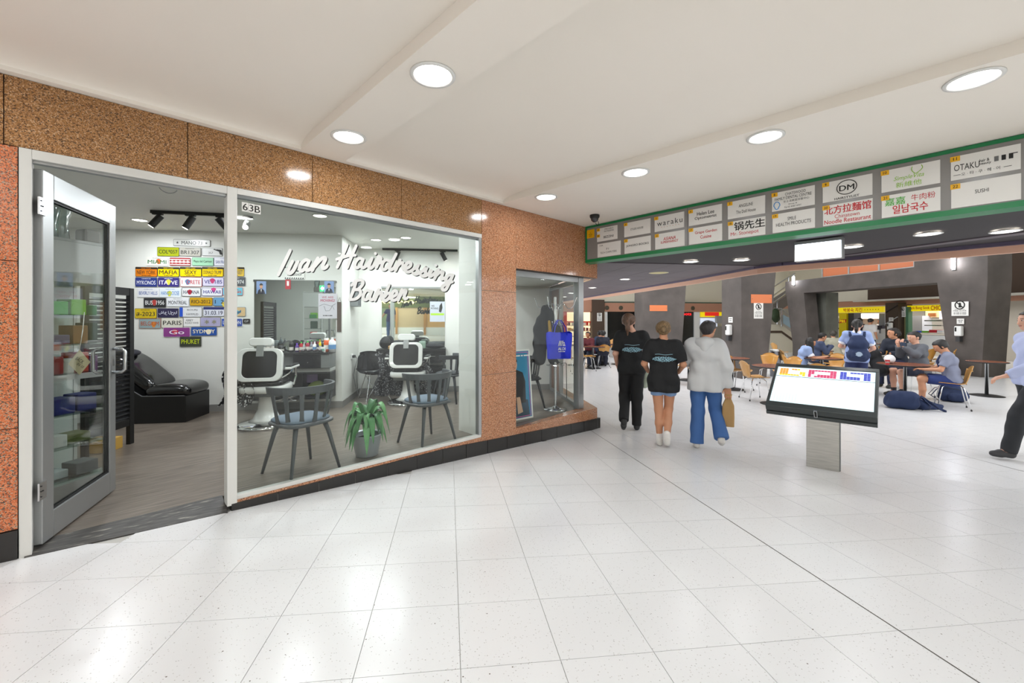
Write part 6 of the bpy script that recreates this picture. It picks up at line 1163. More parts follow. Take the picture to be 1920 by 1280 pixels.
def stand(**k):
    J = dict(pel=V3(0, 0, .93), wai=V3(0, .005, 1.08), che=V3(0, .0, 1.27), nek=V3(0, -.015, 1.45), hed=V3(0, .02, 1.605))
    for s, n in ((-1, 'L'), (1, 'R')):
        J['sh' + n] = V3(s * .165, -.01, 1.39); J['el' + n] = V3(s * .22, -.03, 1.12); J['wr' + n] = V3(s * .22, .06, .88); J['hd' + n] = V3(s * .21, .1, .80)
        J['hp' + n] = V3(s * .09, 0, .9); J['kn' + n] = V3(s * .1, .01, .49); J['an' + n] = V3(s * .1, -.02, .085); J['to' + n] = V3(s * .115, .13, .035)
    for a, b in k.items(): J[a] = V3(*b)
    return J
def sit(lean=.12, **k):
    J = dict(pel=V3(0, .0, .54), wai=V3(0, lean * .3, .70), che=V3(0, lean * .75, .88), nek=V3(0, lean * 1.15, 1.05), hed=V3(0, lean * 1.5, 1.2))
    for s, n in ((-1, 'L'), (1, 'R')):
        J['sh' + n] = V3(s * .165, lean, 1.0); J['el' + n] = V3(s * .21, lean + .1, .76); J['wr' + n] = V3(s * .1, lean + .32, .76); J['hd' + n] = V3(s * .06, lean + .4, .79)
        J['hp' + n] = V3(s * .09, 0, .52); J['kn' + n] = V3(s * .11, .43, .51); J['an' + n] = V3(s * .11, .4, .085); J['to' + n] = V3(s * .12, .55, .035)
    for a, b in k.items(): J[a] = V3(*b)
    return J
def headp(J, yaw=0, pitch=0, sc=1.0):
    Rm = np.array((Matrix.Rotation(R(yaw), 3, 'Z') @ Matrix.Rotation(R(pitch), 3, 'X'))); c = J['hed']
    def h(p): return c + Rm @ (np.array(p) * sc)
    return h
def person(label, loc, rz, H, J, skin, hair, top, bottom, shoes=('#222222',), vox=.014, yaw=0, pitch=0, facing=False, female=False, hands=True, fat=1.0):
    t = T('person', label, 'person', loc, rz, 'people in the mall'); s = H / 1.72; J = {k: v * s for k, v in J.items()}; h = headp(J, yaw, pitch, s); f = fat * s
    def c(a, b, r0, r1, *fl_): return (np.array(a), np.array(b), r0, r1) + fl_
    head = [c(h((0, -.02, .022)), h((0, .02, .02)), .082 * s, .08 * s), c(h((0, .035, 0)), h((0, .042, -.055)), .06 * s, .047 * s), c(h((0, .05, -.075)), h((0, .055, -.085)), .034 * s, .03 * s)]
    face = [c(h((0, .094, -.008)), h((0, .108, -.035)), .008 * s, .013 * s)] + [c(h((q * .082, -.005, -.005)), h((q * .08, -.008, -.035)), .016 * s, .012 * s) for q in (-1, 1)]
    sw = .145 if female else .16; hipw = .085
    tor = [c(J['shL'] * .92 + J['shR'] * .08, J['shR'] * .92 + J['shL'] * .08, .062 * f, .062 * f), c(J['che'] + V3(-.085 * s, 0, .02), J['che'] + V3(.085 * s, 0, .02), .1 * f, .1 * f), c(J['wai'] + V3(-.06 * s, 0, 0), J['wai'] + V3(.06 * s, 0, 0), .092 * f, .092 * f), c(J['pel'] + V3(-hipw * s, -.01, -.01), J['pel'] + V3(hipw * s, -.01, -.01), .102 * f, .102 * f), c(J['che'], J['wai'], .115 * f, .1 * f), c(J['nek'] - (J['nek'] - J['che']) * .35, J['nek'], .075 * s, .055 * s)]
    neck = [c(J['nek'], h((0, -.015, -.05)), .052 * s, .05 * s)]
    arms, legs, feet, hx = [], [], [], []
    for n in 'LR':
        arms += [c(J['sh' + n], J['el' + n], .05 * f, .04 * f), c(J['el' + n], J['wr' + n], .04 * f, .027 * s)]
        legs += [c(J['hp' + n], J['kn' + n], .085 * f, .057 * f), c(J['kn' + n] , J['kn' + n] * .55 + J['an' + n] * .45 + V3(0, -.012, 0), .055 * f, .053 * f), c(J['kn' + n] * .55 + J['an' + n] * .45 + V3(0, -.012, 0), J['an' + n], .052 * f, .036 * s)]
        he = J['an' + n] * np.array((1, 1, 0)) + V3(0, -.02 * s, .045 * s) + V3(0, 0, J['an' + n][2] - .085 * s); feet.append((he, J['to' + n], J['an' + n]))
        w_, k_ = J['wr' + n], J['hd' + n]; d = k_ - w_; d = d / (np.linalg.norm(d) + 1e-6); up = V3(0, 0, 1) if abs(d[2]) < .8 else V3(0, 1, 0); lat = np.cross(d, up); lat /= np.linalg.norm(lat); nr = np.cross(lat, d); sg = -1 if n == 'L' else 1
        pal = [c(w_, w_ + d * .03 * s, .026 * s, .022 * s)] + [c(w_ + d * .03 * s + lat * o * s, w_ + d * .085 * s + lat * o * s * 1.15, .015 * s, .013 * s) for o in (-.025, -.008, .009, .026)]
        for o, ln in ((-.028, .032), (-.009, .042), (.011, .045), (.03, .038)):
            b0 = w_ + d * .09 * s + lat * o * s * 1.15; b1 = b0 + (d * .9 - nr * .45) * ln * s; b2 = b1 + (d * .45 - nr * .9) * ln * .8 * s; pal += [c(b0, b1, .0095 * s, .0088 * s), c(b1, b2, .0088 * s, .0075 * s)]
        b0 = w_ + d * .03 * s - lat * .026 * s * sg; b1 = b0 + (d * .6 - lat * .7 * sg - nr * .3) * .042 * s; pal += [c(b0, b1, .013 * s, .011 * s), c(b1, b1 + (d * .85 - nr * .4) * .032 * s, .0105 * s, .009 * s)]
        hx.append((pal, .0065 if vox < .016 else .011))
    body = head + face + neck + tor + arms + legs + [c(a * .5 + b * .5 + V3(0, 0, .02), e, .035 * s, .036 * s) for a, b, e in feet]
    blob('body', body, mat(skin, .55), t, vox, .03 * s, extra=hx if hands else None)
    # clothes
    tc, tk = top[0], top[1]; sl = {'tee': .62, 'short': .5, 'long': 1.0, 'hood': 1.0}[tk]; inf = {'tee': .016, 'short': .014, 'long': .018, 'hood': .03}[tk]; sh = []
    for q in tor[:5]: sh.append(c(q[0], q[1], q[2] + inf, q[3] + inf))
    hem = top[2] if len(top) > 2 else .0
    sh.append(c(J['wai'] + V3(-.06 * s, 0, 0), J['pel'] + V3(-.075 * s, 0, -hem), .1 * f + inf, (.104 if hem < .06 else .118) * f + inf)); sh.append(c(J['wai'] + V3(.06 * s, 0, 0), J['pel'] + V3(.075 * s, 0, -hem), .1 * f + inf, (.104 if hem < .06 else .118) * f + inf))
    sh.append(c(J['nek'] - (J['nek'] - J['che']) * .3, J['nek'] - (J['nek'] - J['che']) * .06, .08 * s + inf * .5, .062 * s))
    for n in 'LR':
        if sl < 1: e = J['sh' + n] + (J['el' + n] - J['sh' + n]) * (sl + .25); sh.append(c(J['sh' + n], e, .062 * f + inf, (.058 if tk == 'tee' else .052) * f + inf, True))
        else: sh += [c(J['sh' + n], J['el' + n], .058 * f + inf, .048 * f + inf), c(J['el' + n], J['wr' + n], .048 * f + inf, .034 * f + inf, True)]
    zh = float(J['pel'][2]) - .05 * s - hem
    cutf = None
    if hem is not None: cutf = lambda P_, d: np.maximum(d, np.where(P_[..., 1] < J['pel'][1] + .16 * s, zh - P_[..., 2], -1))
    shirt = blob('shirt', sh, noise_mat('cloth' + tc, [(.3, tc), (.7, tc)], 20, .8, bump=.1), t, vox, .035 * s, .007, cutf, seed=len(label))
    if len(top) > 3 and top[3]:          # pale cuffs and collar
        for n in 'LR':
            e = J['sh' + n] + (J['el' + n] - J['sh' + n]) * (sl + .25); e0 = J['sh' + n] + (J['el' + n] - J['sh' + n]) * (sl + .12); dd = (e - e0); r_ = .053 * f + inf; blob('cuff', [c(e0, e + dd * .05, r_ + .004, r_ + .004, True)], mat(top[3], .7), t, max(vox * .8, .01), .01)
        blob('collar', [c(J['nek'] + V3(-.03 * s, -.01, -.03 * s), J['nek'] + V3(.03 * s, -.01, -.03 * s), .062 * s, .062 * s)], mat(top[3], .7), t, vox, .01)
    if tk == 'hood': blob('hood', [c(J['nek'] + V3(-.06 * s, -.06 * s, -.02), J['nek'] + V3(.06 * s, -.06 * s, -.02), .06 * s, .06 * s), c(J['nek'] + V3(0, -.09 * s, -.03), J['nek'] + V3(0, -.1 * s, -.1 * s), .075 * s, .05 * s)], noise_mat('cloth' + tc, [], 1), t, vox, .04)
    bc, bk = bottom[0], bottom[1]; tr = [c(tor[3][0], tor[3][1], tor[3][2] + .012, tor[3][3] + .012)]
    for n in 'LR':
        a, kq, an = J['hp' + n], J['kn' + n], J['an' + n]
        if bk == 'shorts': e = a + (kq - a) * bottom[2]; tr.append(c(a, e, .098 * f, (.085) * f, True))
        elif bk == 'wide': tr += [c(a, kq, .1 * f, .083 * f), c(kq, an + (an - kq) * .06, .083 * f, .088 * f, True)]
        else: tr += [c(a, kq, .1 * f, .082 * f), c(kq, an + (an - kq) * .04, .082 * f, .068 * f, True)]
    m_b = noise_mat('cloth' + bc, [(.3, bc), (.7, bc)], 20, .8, bump=.1); blob('trousers' if bk != 'shorts' else 'shorts', tr, m_b, t, vox, .03 * s, .005, seed=3)
    if len(shoes) > 1:
        for a, b, e in feet: blob('sock', [c(e + V3(0, 0, -.02 * s), e + V3(0, 0, .07 * s), .045 * s, .046 * s)], mat(shoes[1], .8), t, vox)
    for a, b, e in feet:
        blob('shoe', [c(a, a * .4 + b * .6 + V3(0, 0, .012), .043 * s, .042 * s), c(a * .4 + b * .6, b, .042 * s, .034 * s), c(a + V3(0, 0, .03), e + V3(0, 0, -.02), .04 * s, .042 * s)], mat(shoes[0], .6), t, vox, .015, cut=lambda P_, d: np.maximum(d, .002 - P_[..., 2]))
    # hair
    hc, hs = hair; Rm = np.array((Matrix.Rotation(R(yaw), 3, 'Z') @ Matrix.Rotation(R(pitch), 3, 'X'))); cc = J['hed']
    def cuth(P_, d):
        q = (P_ - cc) @ Rm / s; y, z = q[..., 1], q[..., 2]
        lim = {'short': -.035, 'bun': -.06, 'tail': -.05, 'long': -.5}[hs]
        return np.maximum(d, np.maximum(np.minimum(y - .028, .048 - z + .4 * np.maximum(0, y - .03)) if hs != 'x' else -1, lim - z - .35 * np.maximum(0, -.02 - y) - (.02 if hs == 'short' else 0)))
    hp = [c(h((0, -.025, .026)), h((0, .022, .026)), .096 * s, .091 * s), c(h((0, -.03, 0)), h((0, -.045, -.05)), .085 * s, .055 * s)]
    long_ = [c(h((q, -.05, .0)), h((q, -.05, .0)) + V3(0, -.02, -.36 * s), .055 * s, .035 * s) for q in (-.06, 0, .06)] + [c(h((q, .01, .0)), h((q, .01, .0)) + V3(q * .3, .0, -.33 * s), .04 * s, .025 * s) for q in (-.085, .085)]
    hm_ = noise_mat('hair' + hc, [(.3, shade(hc, .55)), (.7, shade(hc, 1.25))], 45, .45, stretch=(3, 3, .5), bump=.6); hob = blob('hair', hp, hm_, t, min(vox, .012), .03 * s, .004, cuth)
    if hs == 'long': blob('hair_lengths', long_, hm_, t, min(vox, .012), .03, .004)
    if hs == 'tail': blob('ponytail', [c(h((0, -.1, .06)), h((0, -.14, .03)), .03 * s, .035 * s), c(h((0, -.14, .03)), h((0, -.13, -.12)), .035 * s, .03 * s), c(h((0, -.13, -.12)), h((0, -.1, -.24)), .03 * s, .01 * s)], hm_, t, min(vox, .012), .02, .003)
    if hs == 'bun': blob('hair_bun', [c(h((0, -.115, .01)), h((0, -.12, -.02)), .035 * s, .034 * s)], hm_, t, min(vox, .012), .02, .003)
    if facing:
        for q in (-1, 1):
            e = h((q * .031, .089, .002)); MB().ball(tuple(e), (.013 * s, .008 * s, .007 * s), 8, 6).build('eye', mat('#e8e4e0', .3), t); e = h((q * .031, .0965, .001)); MB().ball(tuple(e), .006 * s, 8, 6).build('iris', mat('#1c120c', .3), t); MB().tube([tuple(h((q * .018, .101, .021))), tuple(h((q * .045, .09, .022)))], .0035 * s, 6).build('eyebrow', mat(hc, .6), t)
        MB().tube([tuple(h((-.02, .094, -.06))), tuple(h((0, .1, -.062))), tuple(h((.02, .094, -.06)))], .0045 * s, 6).build('mouth', mat('#a85a50', .5), t)
    t['_h'] = 0; del t['_h']
    return t, J, shirt, h
from mathutils.bvhtree import BVHTree
def back_print(t, shirt, lines, m, nm='shirt_print'):
    """swirling print on the back of a shirt, laid on its surface"""
    bv = BVHTree.FromPolygons([v.co.copy() for v in shirt.data.vertices], [tuple(p.vertices) for p in shirt.data.polygons])
    for ln in lines:
        pts = []
        for x, z in ln:
            hit = bv.ray_cast(Vector((x, -1, z)), Vector((0, 1, 0))); pts.append((x, (hit[0].y if hit[0] else -.12) - .002, z))
        MB().tube(pts, .0055, 5, flat=.6).build(nm, m, t)
def swirl(z, w, h): return [[(-w + 2 * w * k / 30 + h * .6 * math.sin(k * 1.9 + j), z + h * math.sin(k * 1.3 + j * 2.1) * math.sin(math.pi * k / 30) ** .5) for k in range(31)] for j in range(3)] + [[(-w * .8 + 1.6 * w * k / 8, z + h * 1.7 + .004 * math.sin(k)) for k in range(9)]]
def onfloor(u, v): p = fl(u, v); return p
SK_L, SK_M, SK_T = '#d8a58c', '#c58d6c', '#b57a58'
M_print = mat('#9cc4d2', .7)
# ------------------------------------------------------------------ bags on the floor
def backpack(label, u, v, deg, col, dims=(.42, .3, .3), seed=2):
    p = atz(u, v, FLAT); t = T('backpack', label, 'backpack', (p.x, p.y, FLAT), face(deg, u), 'school backpacks on the floor'); m = noise_mat('pack' + col, [(.3, col), (.7, col)], 5, .75, bump=.3)
    X, Y, Z = dims; r = Z * .36
    blob('pack_body', [(V3(-X / 2 + r, 0, r), V3(X / 2 - r, 0, r), r, r), (V3(-X / 2 + r, Y * .15, Z - r * .8), V3(X / 2 - r * 1.3, Y * .1, Z - r), r * .8, r * .95), (V3(-X * .3, -Y * .2, r * .8), V3(X * .25, -Y * .2, r * .85), r * .75, r * .75)], m, t, .014, .05, .009, lambda P_, d: np.maximum(d, .002 - P_[..., 2]), seed=seed)
    blob('front_pocket', [(V3(-X * .05, -Y * .42, Z * .3), V3(X * .25, -Y * .42, Z * .33), Z * .24, Z * .22)], m, t, .012, .03, .006, lambda P_, d: np.maximum(d, .002 - P_[..., 2]), seed=seed)
    for s_ in (-1, 1): MB().tube([(-dims[0] * .3, s_ * .06, dims[2] * .85), (-dims[0] * .55, s_ * .1, dims[2] * .7), (-dims[0] * .75, s_ * .12, dims[2] * .3), (-dims[0] * .5, s_ * .12, .02)], .016, 6, flat=.4).build('strap', m, t, smooth=True)
    MB().tube([(-.04, 0, dims[2] * .95), (0, 0, dims[2] * 1.05), (.05, 0, dims[2] * .96)], .008, 6).build('grab_loop', M_rubber, t)
    MB().tube([(-dims[0] * .3, -dims[1] * .3, dims[2] * .8), (0, -dims[1] * .43, dims[2] * .78), (dims[0] * .35, -dims[1] * .3, dims[2] * .7)], .005, 6).build('zip', M_rubber, t); return t
bpk = backpack('navy school backpack with spotted charm on the floor by the kiosk', 1690, 766, -170, '#1a2a4e', (.5, .42, .34), 3)
q = MB(); [q.ball((.05 + .03 * math.cos(k * 1.05), -.24, .17 + .03 * math.sin(k * 1.05)), .013, 6, 5) for k in range(6)]; q.ball((.05, -.235, .17), .045, 12, 8); q.build('charm', mat('#2a2a2c', .6), bpk); 
for k in range(6): MB().ball((.05 + .032 * math.cos(k * 1.05), -.275, .17 + .032 * math.sin(k * 1.05)), .012, 6, 5).build('charm_spot', M_paper, bpk)
q = MB().grid(lambda u, v: (-.3 - .3 * u, -.02 - .15 * v * (1 - u), .22 * (1 - u) ** 1.2 + .02 * math.sin(9 * v + 5 * u) + .012), 12, 8, .01); q.build('flap', noise_mat('pack#1a2a4e', [], 1), bpk, smooth=True)
q = atz(1738, 766, FLAT); jk = T('school_jacket', 'navy jacket bundled on the floor beside the charm backpack', 'jacket', (q.x, q.y, FLAT), face(-150, 1738)); blob('bundle', [(V3(-.2, 0, .04), V3(.15, .05, .06), .05, .09), (V3(.1, .1, .06), V3(.22, .1, .14), .08, .07), (V3(-.1, -.1, .04), V3(.05, -.02, .1), .05, .08)], noise_mat('pack#1a2a4e', [], 1), jk, .012, .04, .012, lambda P_, d: np.maximum(d, .002 - P_[..., 2]), seed=9); MB().tube([(-.2, -.05, .08), (-.05, -.12, .14), (.12, -.1, .12)], .018, 6, flat=.4).build('sleeve_strap', mat('#24345c', .7), jk)
backpack('navy school backpack under the chair of the boy in grey-blue', 1786, 752, 10, '#1a2a4e', (.44, .34, .34), 6)
backpack('black rucksack on the floor by the far yellow chair', 1120, 684, 0, '#15161c', (.7, .4, .36), 8)

t = T('coat', 'black coat hanging behind the blue tote', 'coat', (4.74, 4.08, 0), R(-30))
blob('coat_body', [(V3(-.02, 0, 1.5), V3(-.1, .0, 1.2), .05, .1), (V3(.02, 0, 1.5), V3(.1, 0, 1.2), .05, .1), (V3(-.1, 0, 1.2), V3(-.12, 0, .75), .1, .1), (V3(.1, 0, 1.2), V3(.12, 0, .75), .1, .1)], mat('#17171a', .85), t, .014, .05, .01)
blob('coat_lining', [(V3(.0, -.1, 1.3), V3(.02, -.1, 1.1), .02, .03)], mat('#b08a2c', .8), t, .01, .02)
LE2 = mat('#0c0c0d', .2, coat=.5)
blob('seat_cushion', [(V3(x, .08, z), V3(x, .47, z), .065, .065) for x, z in [(-.04 - .025 * k, .4 + .018 * math.sin(k / 16 * math.pi)) for k in range(17)]], LE2, COUCH, .014, .04)
blob('back_cushion', [(V3(x, .09, z), V3(x, .46, z), .075, .075) for x, z in [(-.47 - .024 * k, .47 + .022 * k - (.0009 * (k - 10) ** 2 if k > 10 else 0)) for k in range(19)]], LE2, COUCH, .014, .04)
# three walkers seen from behind
p = onfloor(1184, 806)
t, J, sh, h = person('person in black tee and black trousers walking away, brown ponytail, leftmost walker', p, face(4, 1184), 1.73, stand(hpL=(-.09, 0, .9), knL=(-.09, .1, .5), anL=(-.12, -.22, .2), toL=(-.12, -.12, .06), knR=(.08, .02, .49), anR=(.075, .02, .085), toR=(.1, .16, .035), elR=(.3, .02, 1.14), wrR=(.2, .18, .98), hdR=(.14, .24, .97), elL=(-.23, -.04, 1.13), wrL=(-.2, .12, .95), hdL=(-.18, .19, .93), hed=(-.04, .03, 1.605)), SK_L, ('#6b4f3c', 'tail'), ('#131416', 'tee', .04), ('#141416', 'long'), ('#2a2a2a',), .012, yaw=-10, pitch=-4, female=True)
back_print(t, sh, swirl(1.2, .13, .04), M_print)
lb = T('shopping_bag', 'pale green translucent bag carried by the leftmost walker', 'bag', Vector(p) + Vector((*(Matrix.Rotation(face(4, 1184), 2) @ Vector((.2, .1))), .62)), face(4, 1184)); q = MB(); q.ball((0, 0, .16), (.1, .07, .17), 16, 10); q.v = [(x + .012 * math.sin(20 * z), y + .012 * math.sin(17 * z + x * 20), z) for x, y, z in q.v]; q.build('bag_body', mat('#c2cdb8', .5), lb, smooth=True); MB().tube([(-.03, 0, .31), (0, .0, .37), (.03, 0, .31)], .006, 6).build('handle', mat('#c2cdb8', .5), lb)
p = onfloor(1244, 836)
t, J, sh, h = person('girl in long black tee and denim shorts walking away, hair in a bun', p, face(2, 1244), 1.6, stand(knL=(-.06, .04, .49), anL=(-.05, .02, .085), toL=(-.06, .15, .035), knR=(.07, .1, .5), anR=(.04, -.12, .13), toR=(.05, -.0, .04), elL=(-.25, -.03, 1.13), wrL=(-.2, .16, 1.0), hdL=(-.16, .22, 1.0), elR=(.25, -.03, 1.13), wrR=(.2, .16, 1.0), hdR=(.16, .22, 1.0)), SK_M, ('#7d6444', 'bun'), ('#121316', 'tee', .12), ('#7f9cc4', 'shorts', .48), ('#d8d4ce', '#e0dcd8'), .012, female=True, pitch=-3)
back_print(t, sh, swirl(1.12, .13, .035), M_print)
p = onfloor(1322, 840)
t, J, sh, h = person('person in pale grey hoodie and blue jeans walking away, dark hair', p, face(-4, 1322), 1.62, stand(knL=(-.09, .03, .49), anL=(-.1, -.02, .085), toL=(-.13, .12, .035), knR=(.12, .12, .52), anR=(.2, -.1, .2), toR=(.2, .02, .09), elL=(-.25, .06, 1.16), wrL=(-.18, .26, 1.22), hdL=(-.14, .3, 1.28), elR=(.25, -.03, 1.12), wrR=(.27, .02, .84), hdR=(.27, .04, .76), hed=(.04, .05, 1.6)), SK_M, ('#2e2a2c', 'short'), ('#c9cacb', 'hood', .1), ('#3f66a0', 'wide'), ('#d6d2cc',), .012, yaw=-25)
hb = Vector(p) + Vector((*(Matrix.Rotation(face(-4, 1322), 2) @ Vector((.26, .05))), .3)); o = T('paper_bag', 'crumpled brown paper bag held by the hooded walker', 'bag', hb, face(-4, 1322)); MB().loft([[(.07 * w_ * math.copysign(abs(math.cos(a)) ** .5, math.cos(a)), .045 * w_ * math.copysign(abs(math.sin(a)) ** .5, math.sin(a)), z) for a in [k * math.pi / 10 for k in range(20)]] for w_, z in ((.95, 0), (1, .12), (.95, .26), (.5, .34), (.6, .4))]).build('paper', mat('#b08d5c', .8), o)
# man at the right edge
p = onfloor(1938, 862)
person('man in pale blue shirt and dark trousers walking past at the right edge', p, face(120, 1938), 1.74, stand(knL=(-.09, .18, .5), anL=(-.09, .26, .1), toL=(-.1, .4, .06), knR=(.09, -.06, .48), anR=(.09, -.3, .16), toR=(.1, -.2, .05), elL=(-.24, .1, 1.12), wrL=(-.2, .33, .98), hdL=(-.18, .41, .95), elR=(.25, -.12, 1.13), wrR=(.22, -.08, .88), hdR=(.22, -.05, .8)), SK_L, ('#2c2622', 'short'), ('#b4bde0', 'long', .03), ('#26282c', 'long'), ('#3a3a3c',), .012, facing=True)
# seated and standing students
def st_at(u, d): q = ray(u) * d; return (q.x, q.y, FLAT)
def phone(label, u, v, d, deg, flat=False):
    q = at(u, v, d); o = T('phone', label, 'phone', (q.x, q.y, q.z), face(deg, u), 'phones in hand'); MB().box(-.08, .08, -.006, .006, -.04, .04).build('case', M_black, o, bevel=.006); MB().box(-.074, .074, .006, .007, -.035, .035).build('screen', mat('#3a4658', .15), o); o.rotation_euler = (R(-50 if flat else 0), 0, face(deg, u))
person('student with long black hair in a light blue shirt looking at a phone', st_at(1499, 10.1), face(-78, 1499), 1.62, sit(.14, hed=(0, .24, 1.17), wrL=(-.06, .5, .8), wrR=(.06, .5, .8), hdL=(-.03, .57, .82), hdR=(.03, .57, .82)), SK_M, ('#15120f', 'long'), ('#8fa3cc', 'short', 0, '#e6e8ee'), ('#23305c', 'shorts', .9), ('#222222',), .016, pitch=-22, female=True)
phone('dark phone held by the long-haired student', 1553, 668, 9.95, -78, True)
person('dark-haired student behind the long-haired girl', st_at(1527, 11.9), face(-70, 1527), 1.66, sit(.12, hed=(0, .2, 1.2), wrL=(-.06, .42, .95), wrR=(.06, .42, .95)), SK_M, ('#15120f', 'short'), ('#3a4460', 'long'), ('#22283a', 'long'), ('#222222',), .018, pitch=-20, hands=False)
t, J, sh, h = person('girl standing with a navy backpack, black ponytail, light blue shirt', st_at(1606, 8.3), face(6, 1606), 1.66, stand(elL=(-.25, .08, 1.15), wrL=(-.16, .32, 1.12), hdL=(-.12, .39, 1.13), elR=(.27, .06, 1.12), wrR=(.2, .3, 1.02), hdR=(.16, .37, 1.0), hed=(.02, .07, 1.585)), SK_L, ('#16120f', 'tail'), ('#93a6d4', 'short', .05, '#e8eaf0'), ('#202c58', 'shorts', .9), ('#222222', '#e0e0e0'), .014, yaw=-12, pitch=-14, female=True)
bg = T('backpack', 'navy backpack worn by the standing girl', 'backpack', t.location, face(6, 1606), 'school backpacks on the floor'); bg['group'] = 'worn backpacks'; mB = noise_mat('pack#1a2a4e', [], 1)
blob('pack_body', [(V3(-.07, -.22, .98), V3(.07, -.22, .98), .1, .1), (V3(-.07, -.21, 1.16), V3(.07, -.21, 1.16), .095, .095), (V3(-.05, -.18, 1.27), V3(.05, -.18, 1.27), .07, .07), (V3(-.08, -.23, .92), V3(.08, -.23, .92), .09, .09)], mB, bg, .012, .06, .006); blob('front_pocket', [(V3(-.07, -.3, .93), V3(.07, -.3, .93), .055, .055), (V3(-.07, -.29, 1.0), V3(.07, -.29, 1.0), .05, .05)], mB, bg, .012, .04, .004)
for s_ in (-1, 1): MB().tube([(s_ * .1, -.13, 1.3), (s_ * .115, -.06, 1.4), (s_ * .12, .03, 1.4), (s_ * .13, .1, 1.25), (s_ * .15, .02, 1.05), (s_ * .15, -.12, .95)], .022, 6, flat=.4).build('strap', mB, bg, smooth=True)
MB().slab([(.05 * math.cos(k * .4) * (1 + .2 * math.sin(3 * k)), .98 + .045 * math.sin(k * .4)) for k in range(16)], -.362, -.352).build('crest_print', mat('#9fb2c8', .6), bg)
person('student in black jacket seated behind the standing girl', st_at(1652, 9.2), face(70, 1652), 1.66, sit(.2, hed=(0, .3, 1.12), elL=(-.24, .28, .78), elR=(.24, .28, .78)), SK_L, ('#17140f', 'short'), ('#17181c', 'long'), ('#1c1e2a', 'long'), ('#222222',), .016, pitch=-25, hands=False)
person('smiling girl in dark jacket with hair tied back', st_at(1684, 10.3), face(150, 1684), 1.88, sit(.1, hed=(0, .16, 1.2)), SK_M, ('#1c1410', 'bun'), ('#1d2230', 'long'), ('#1c2240', 'long'), ('#222222',), .016, yaw=-28, facing=True, female=True, hands=False)
person('boy in grey jumper holding a phone up before his face', st_at(1724, 8.95), face(128, 1724), 1.8, sit(.06, hed=(0, .1, 1.21), elL=(-.2, .22, .86), wrL=(-.07, .34, 1.02), hdL=(-.06, .37, 1.09), elR=(.2, .22, .84), wrR=(.07, .34, 1.02), hdR=(.06, .37, 1.09)), SK_L, ('#14110f', 'short'), ('#5c5f66', 'long'), ('#1e2236', 'shorts', .85), ('#222222', '#2a2a2e'), .014, pitch=-12, facing=True)
phone('black phone held level by the boy in grey jumper', 1694, 645, 8.6, 128)
p = st_at(1783, 7.8)
t, J, sh, h = person('boy in grey-blue shirt and navy tie hunched over a phone', p, face(97, 1783), 1.68, sit(.13, pel=(0, -.02, .54), wai=(0, .0, .7), che=(0, .03, .88), hed=(0, .14, 1.17), nek=(0, .07, 1.05), shL=(-.16, .05, .99), shR=(.16, .05, .99), elL=(-.2, .16, .73), elR=(.2, .16, .73), wrL=(-.07, .37, .71), wrR=(.07, .37, .71), hdL=(-.04, .45, .72), hdR=(.04, .45, .72), knL=(-.13, .42, .53), knR=(.2, .38, .54)), SK_M, ('#14110f', 'short'), ('#80859a', 'short', 0), ('#22336c', 'shorts', .8), ('#1c1c1e', '#2a2a30'), .013, pitch=-35, facing=True)
MB().tube([tuple(J['nek'] + V3(0, .07, -.05)), tuple(J['che'] + V3(0, .15, 0)), tuple(J['wai'] + V3(0, .14, .05))], [.014, .022, .026], 8, flat=.4).build('necktie', mat('#26345c', .6), t)
phone('dark red phone held by the hunched boy', 1737, 702, 7.85, 97, True)
def white_food_bag(label, u, v, d, dims, col, seed): q = at(u, v, d); lump('food_bag', label, 'bag', col, (q.x, q.y, FLAT + .744), 0, dims, seed=seed, amp=.18)
white_food_bag('crumpled white plastic bag on the boys table', 1668, 672, 8.6, (.26, .2, .17), '#dcdcde', 51); 
q = ray(1664) * 8.35; tcup = T('paper_cup', 'red and white cup on the boys table', 'cup', (q.x, q.y, FLAT + .744)); MB().lathe([(.03, 0), (.04, .1)], 16).build('cup', mat('#c0282c', .5), tcup); MB().lathe([(.0335, .035), (.0365, .065)], 16).build('band', M_paper, tcup); MB().lathe([(.042, .1), (.042, .108), (.0, .11)], 16).build('lid', M_paper, tcup)
# far figures
person('far seated person in navy jacket on the yellow chair', st_at(1131, 14.5), face(4, 1131), 1.66, sit(.1), SK_M, ('#15120f', 'short'), ('#171c2c', 'long'), ('#1c2030', 'long'), ('#222222',), .024, hands=False)
person('far seated person facing the navy jacketed one', st_at(1116, 15.3), face(-60, 1116), 1.64, sit(.15), SK_M, ('#15120f', 'short'), ('#2a3a58', 'short'), ('#22283a', 'long'), ('#222222',), .024, hands=False)
person('far seated person in maroon before the red-framed shop', st_at(1106, 15.0), face(160, 1106), 1.6, sit(.15), SK_T, ('#201814', 'short'), ('#6a2c34', 'long'), ('#22283a', 'long'), ('#222222',), .024, hands=False, facing=True)
person('far customer in white tee at the chicken stall counter', st_at(1632, 17.2), face(-35, 1632), 1.7, stand(), SK_M, ('#15120f', 'short'), ('#d8d4d0', 'tee', .05), ('#2a2c34', 'long'), ('#222222',), .024, pitch=-20, hands=False)
person('far customer in dark red striped jacket beside the white tee', st_at(1612, 18.2), face(-40, 1617), 1.72, stand(), SK_M, ('#15120f', 'short'), ('#2c2024', 'long', .05), ('#22242c', 'long'), ('#222222',), .024, pitch=-25, hands=False)
person('stall cook in white at the first stall', (*AB(16.9, SB + 1.0), FLAT), face(90), 1.68, stand(), SK_M, ('#15120f', 'short'), ('#e4e0e2', 'long', .05), ('#2a2c34', 'long'), ('#222222',), .024, hands=False)
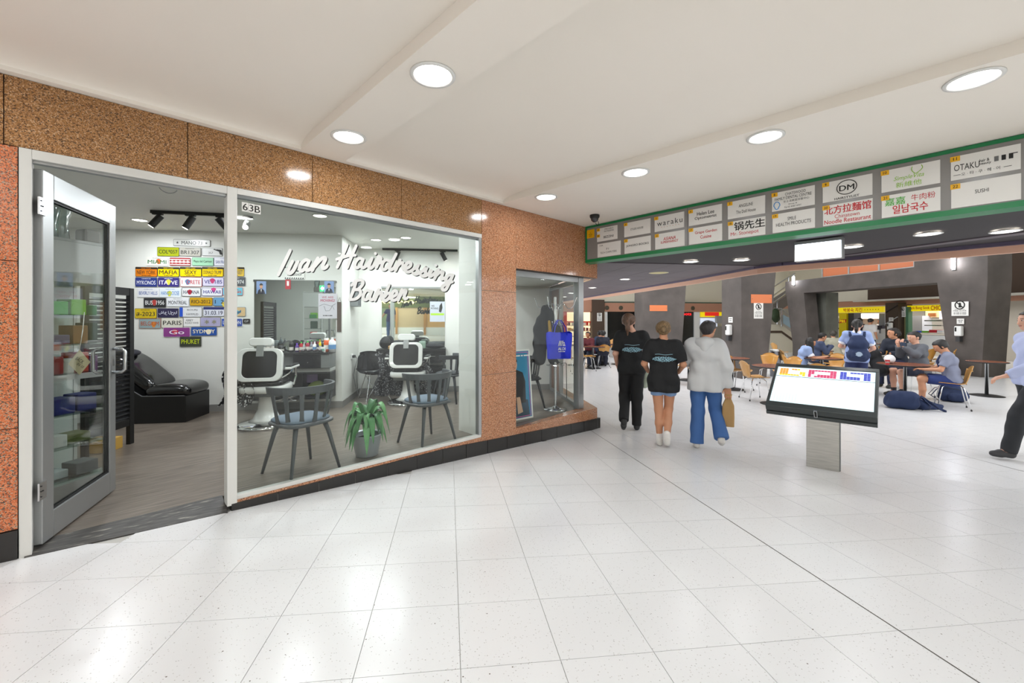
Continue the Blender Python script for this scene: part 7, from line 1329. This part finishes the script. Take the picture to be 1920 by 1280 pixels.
person('stall cook with apron at the second stall counter', (*AB(12.6, SB + .8), FLAT), face(100), 1.7, stand(elL=(-.25, .1, 1.15), wrL=(-.12, .3, 1.1)), SK_M, ('#3a3430', 'short'), ('#d8d2cc', 'long', .05), ('#3a3a3c', 'long'), ('#222222',), .024, pitch=-20, hands=False)
person('far seated person in olive shirt by the timber shopfront', st_at(1566, 13.6), face(20, 1566), 1.68, sit(.12), SK_M, ('#3a342c', 'short'), ('#9a9684', 'short'), ('#3a3a34', 'long'), ('#222222',), .024, hands=False)
# the opposite side of the mall, seen in the mirrors: a timber cafe front, its sign and a man in a navy polo
cf = T('timber_cafe', 'timber cafe front across the mall seen in the alcove mirror', 'cafe', (*AB(-9.3, -3), .3), RZ_E + R(180))
MB().box(-3.2, 3.2, 0, .1, 1.75, 2.4).build('fascia', mat('#5a6338', .5), cf); MB().tube([(-1.1 + 2.2 * k / 40, -.02, 2.08 + .12 * math.sin(k * 1.7) * math.sin(k * .45)) for k in range(41)], .03, 6).build('neon_script', mat('#ffe9b0', .5, emit=2), cf)
for k in range(5): MB().box(-3.2 + 1.6 * k - .06, -3.2 + 1.6 * k + .06, -.05, .1, -.2, 1.75).build('timber_post', M_timber, cf)
for k in range(4): MB().box(-3.14 + 1.6 * k, -1.66 + 1.6 * k, .02, .06, -.2, .6).build('white_counter', M_whitep, cf); MB().box(-3.14 + 1.6 * k, -1.66 + 1.6 * k, .05, .08, .6, 1.75).build('warm_panel', mat(('#d9a868', '#c9b08a', '#6a7a5a', '#e0b070')[k], .5), cf)
lamp('cafe_light', (*AB(-8.6, -3), 2.6), 40, 2.5, (0, 0, 0), (1, .9, .75))
person('man in a navy polo reflected in the alcove mirror', (*AB(-6.0, -2.9), zfl(*AB(-6.0, -2.9))), RZ_E, 1.76, stand(elL=(-.3, .02, 1.2), wrL=(-.42, .1, 1.02), hdL=(-.47, .13, .96)), SK_M, ('#1c1614', 'short'), ('#262c58', 'short', .05), ('#33527c', 'long'), ('#222222',), .02, facing=True, hands=False)
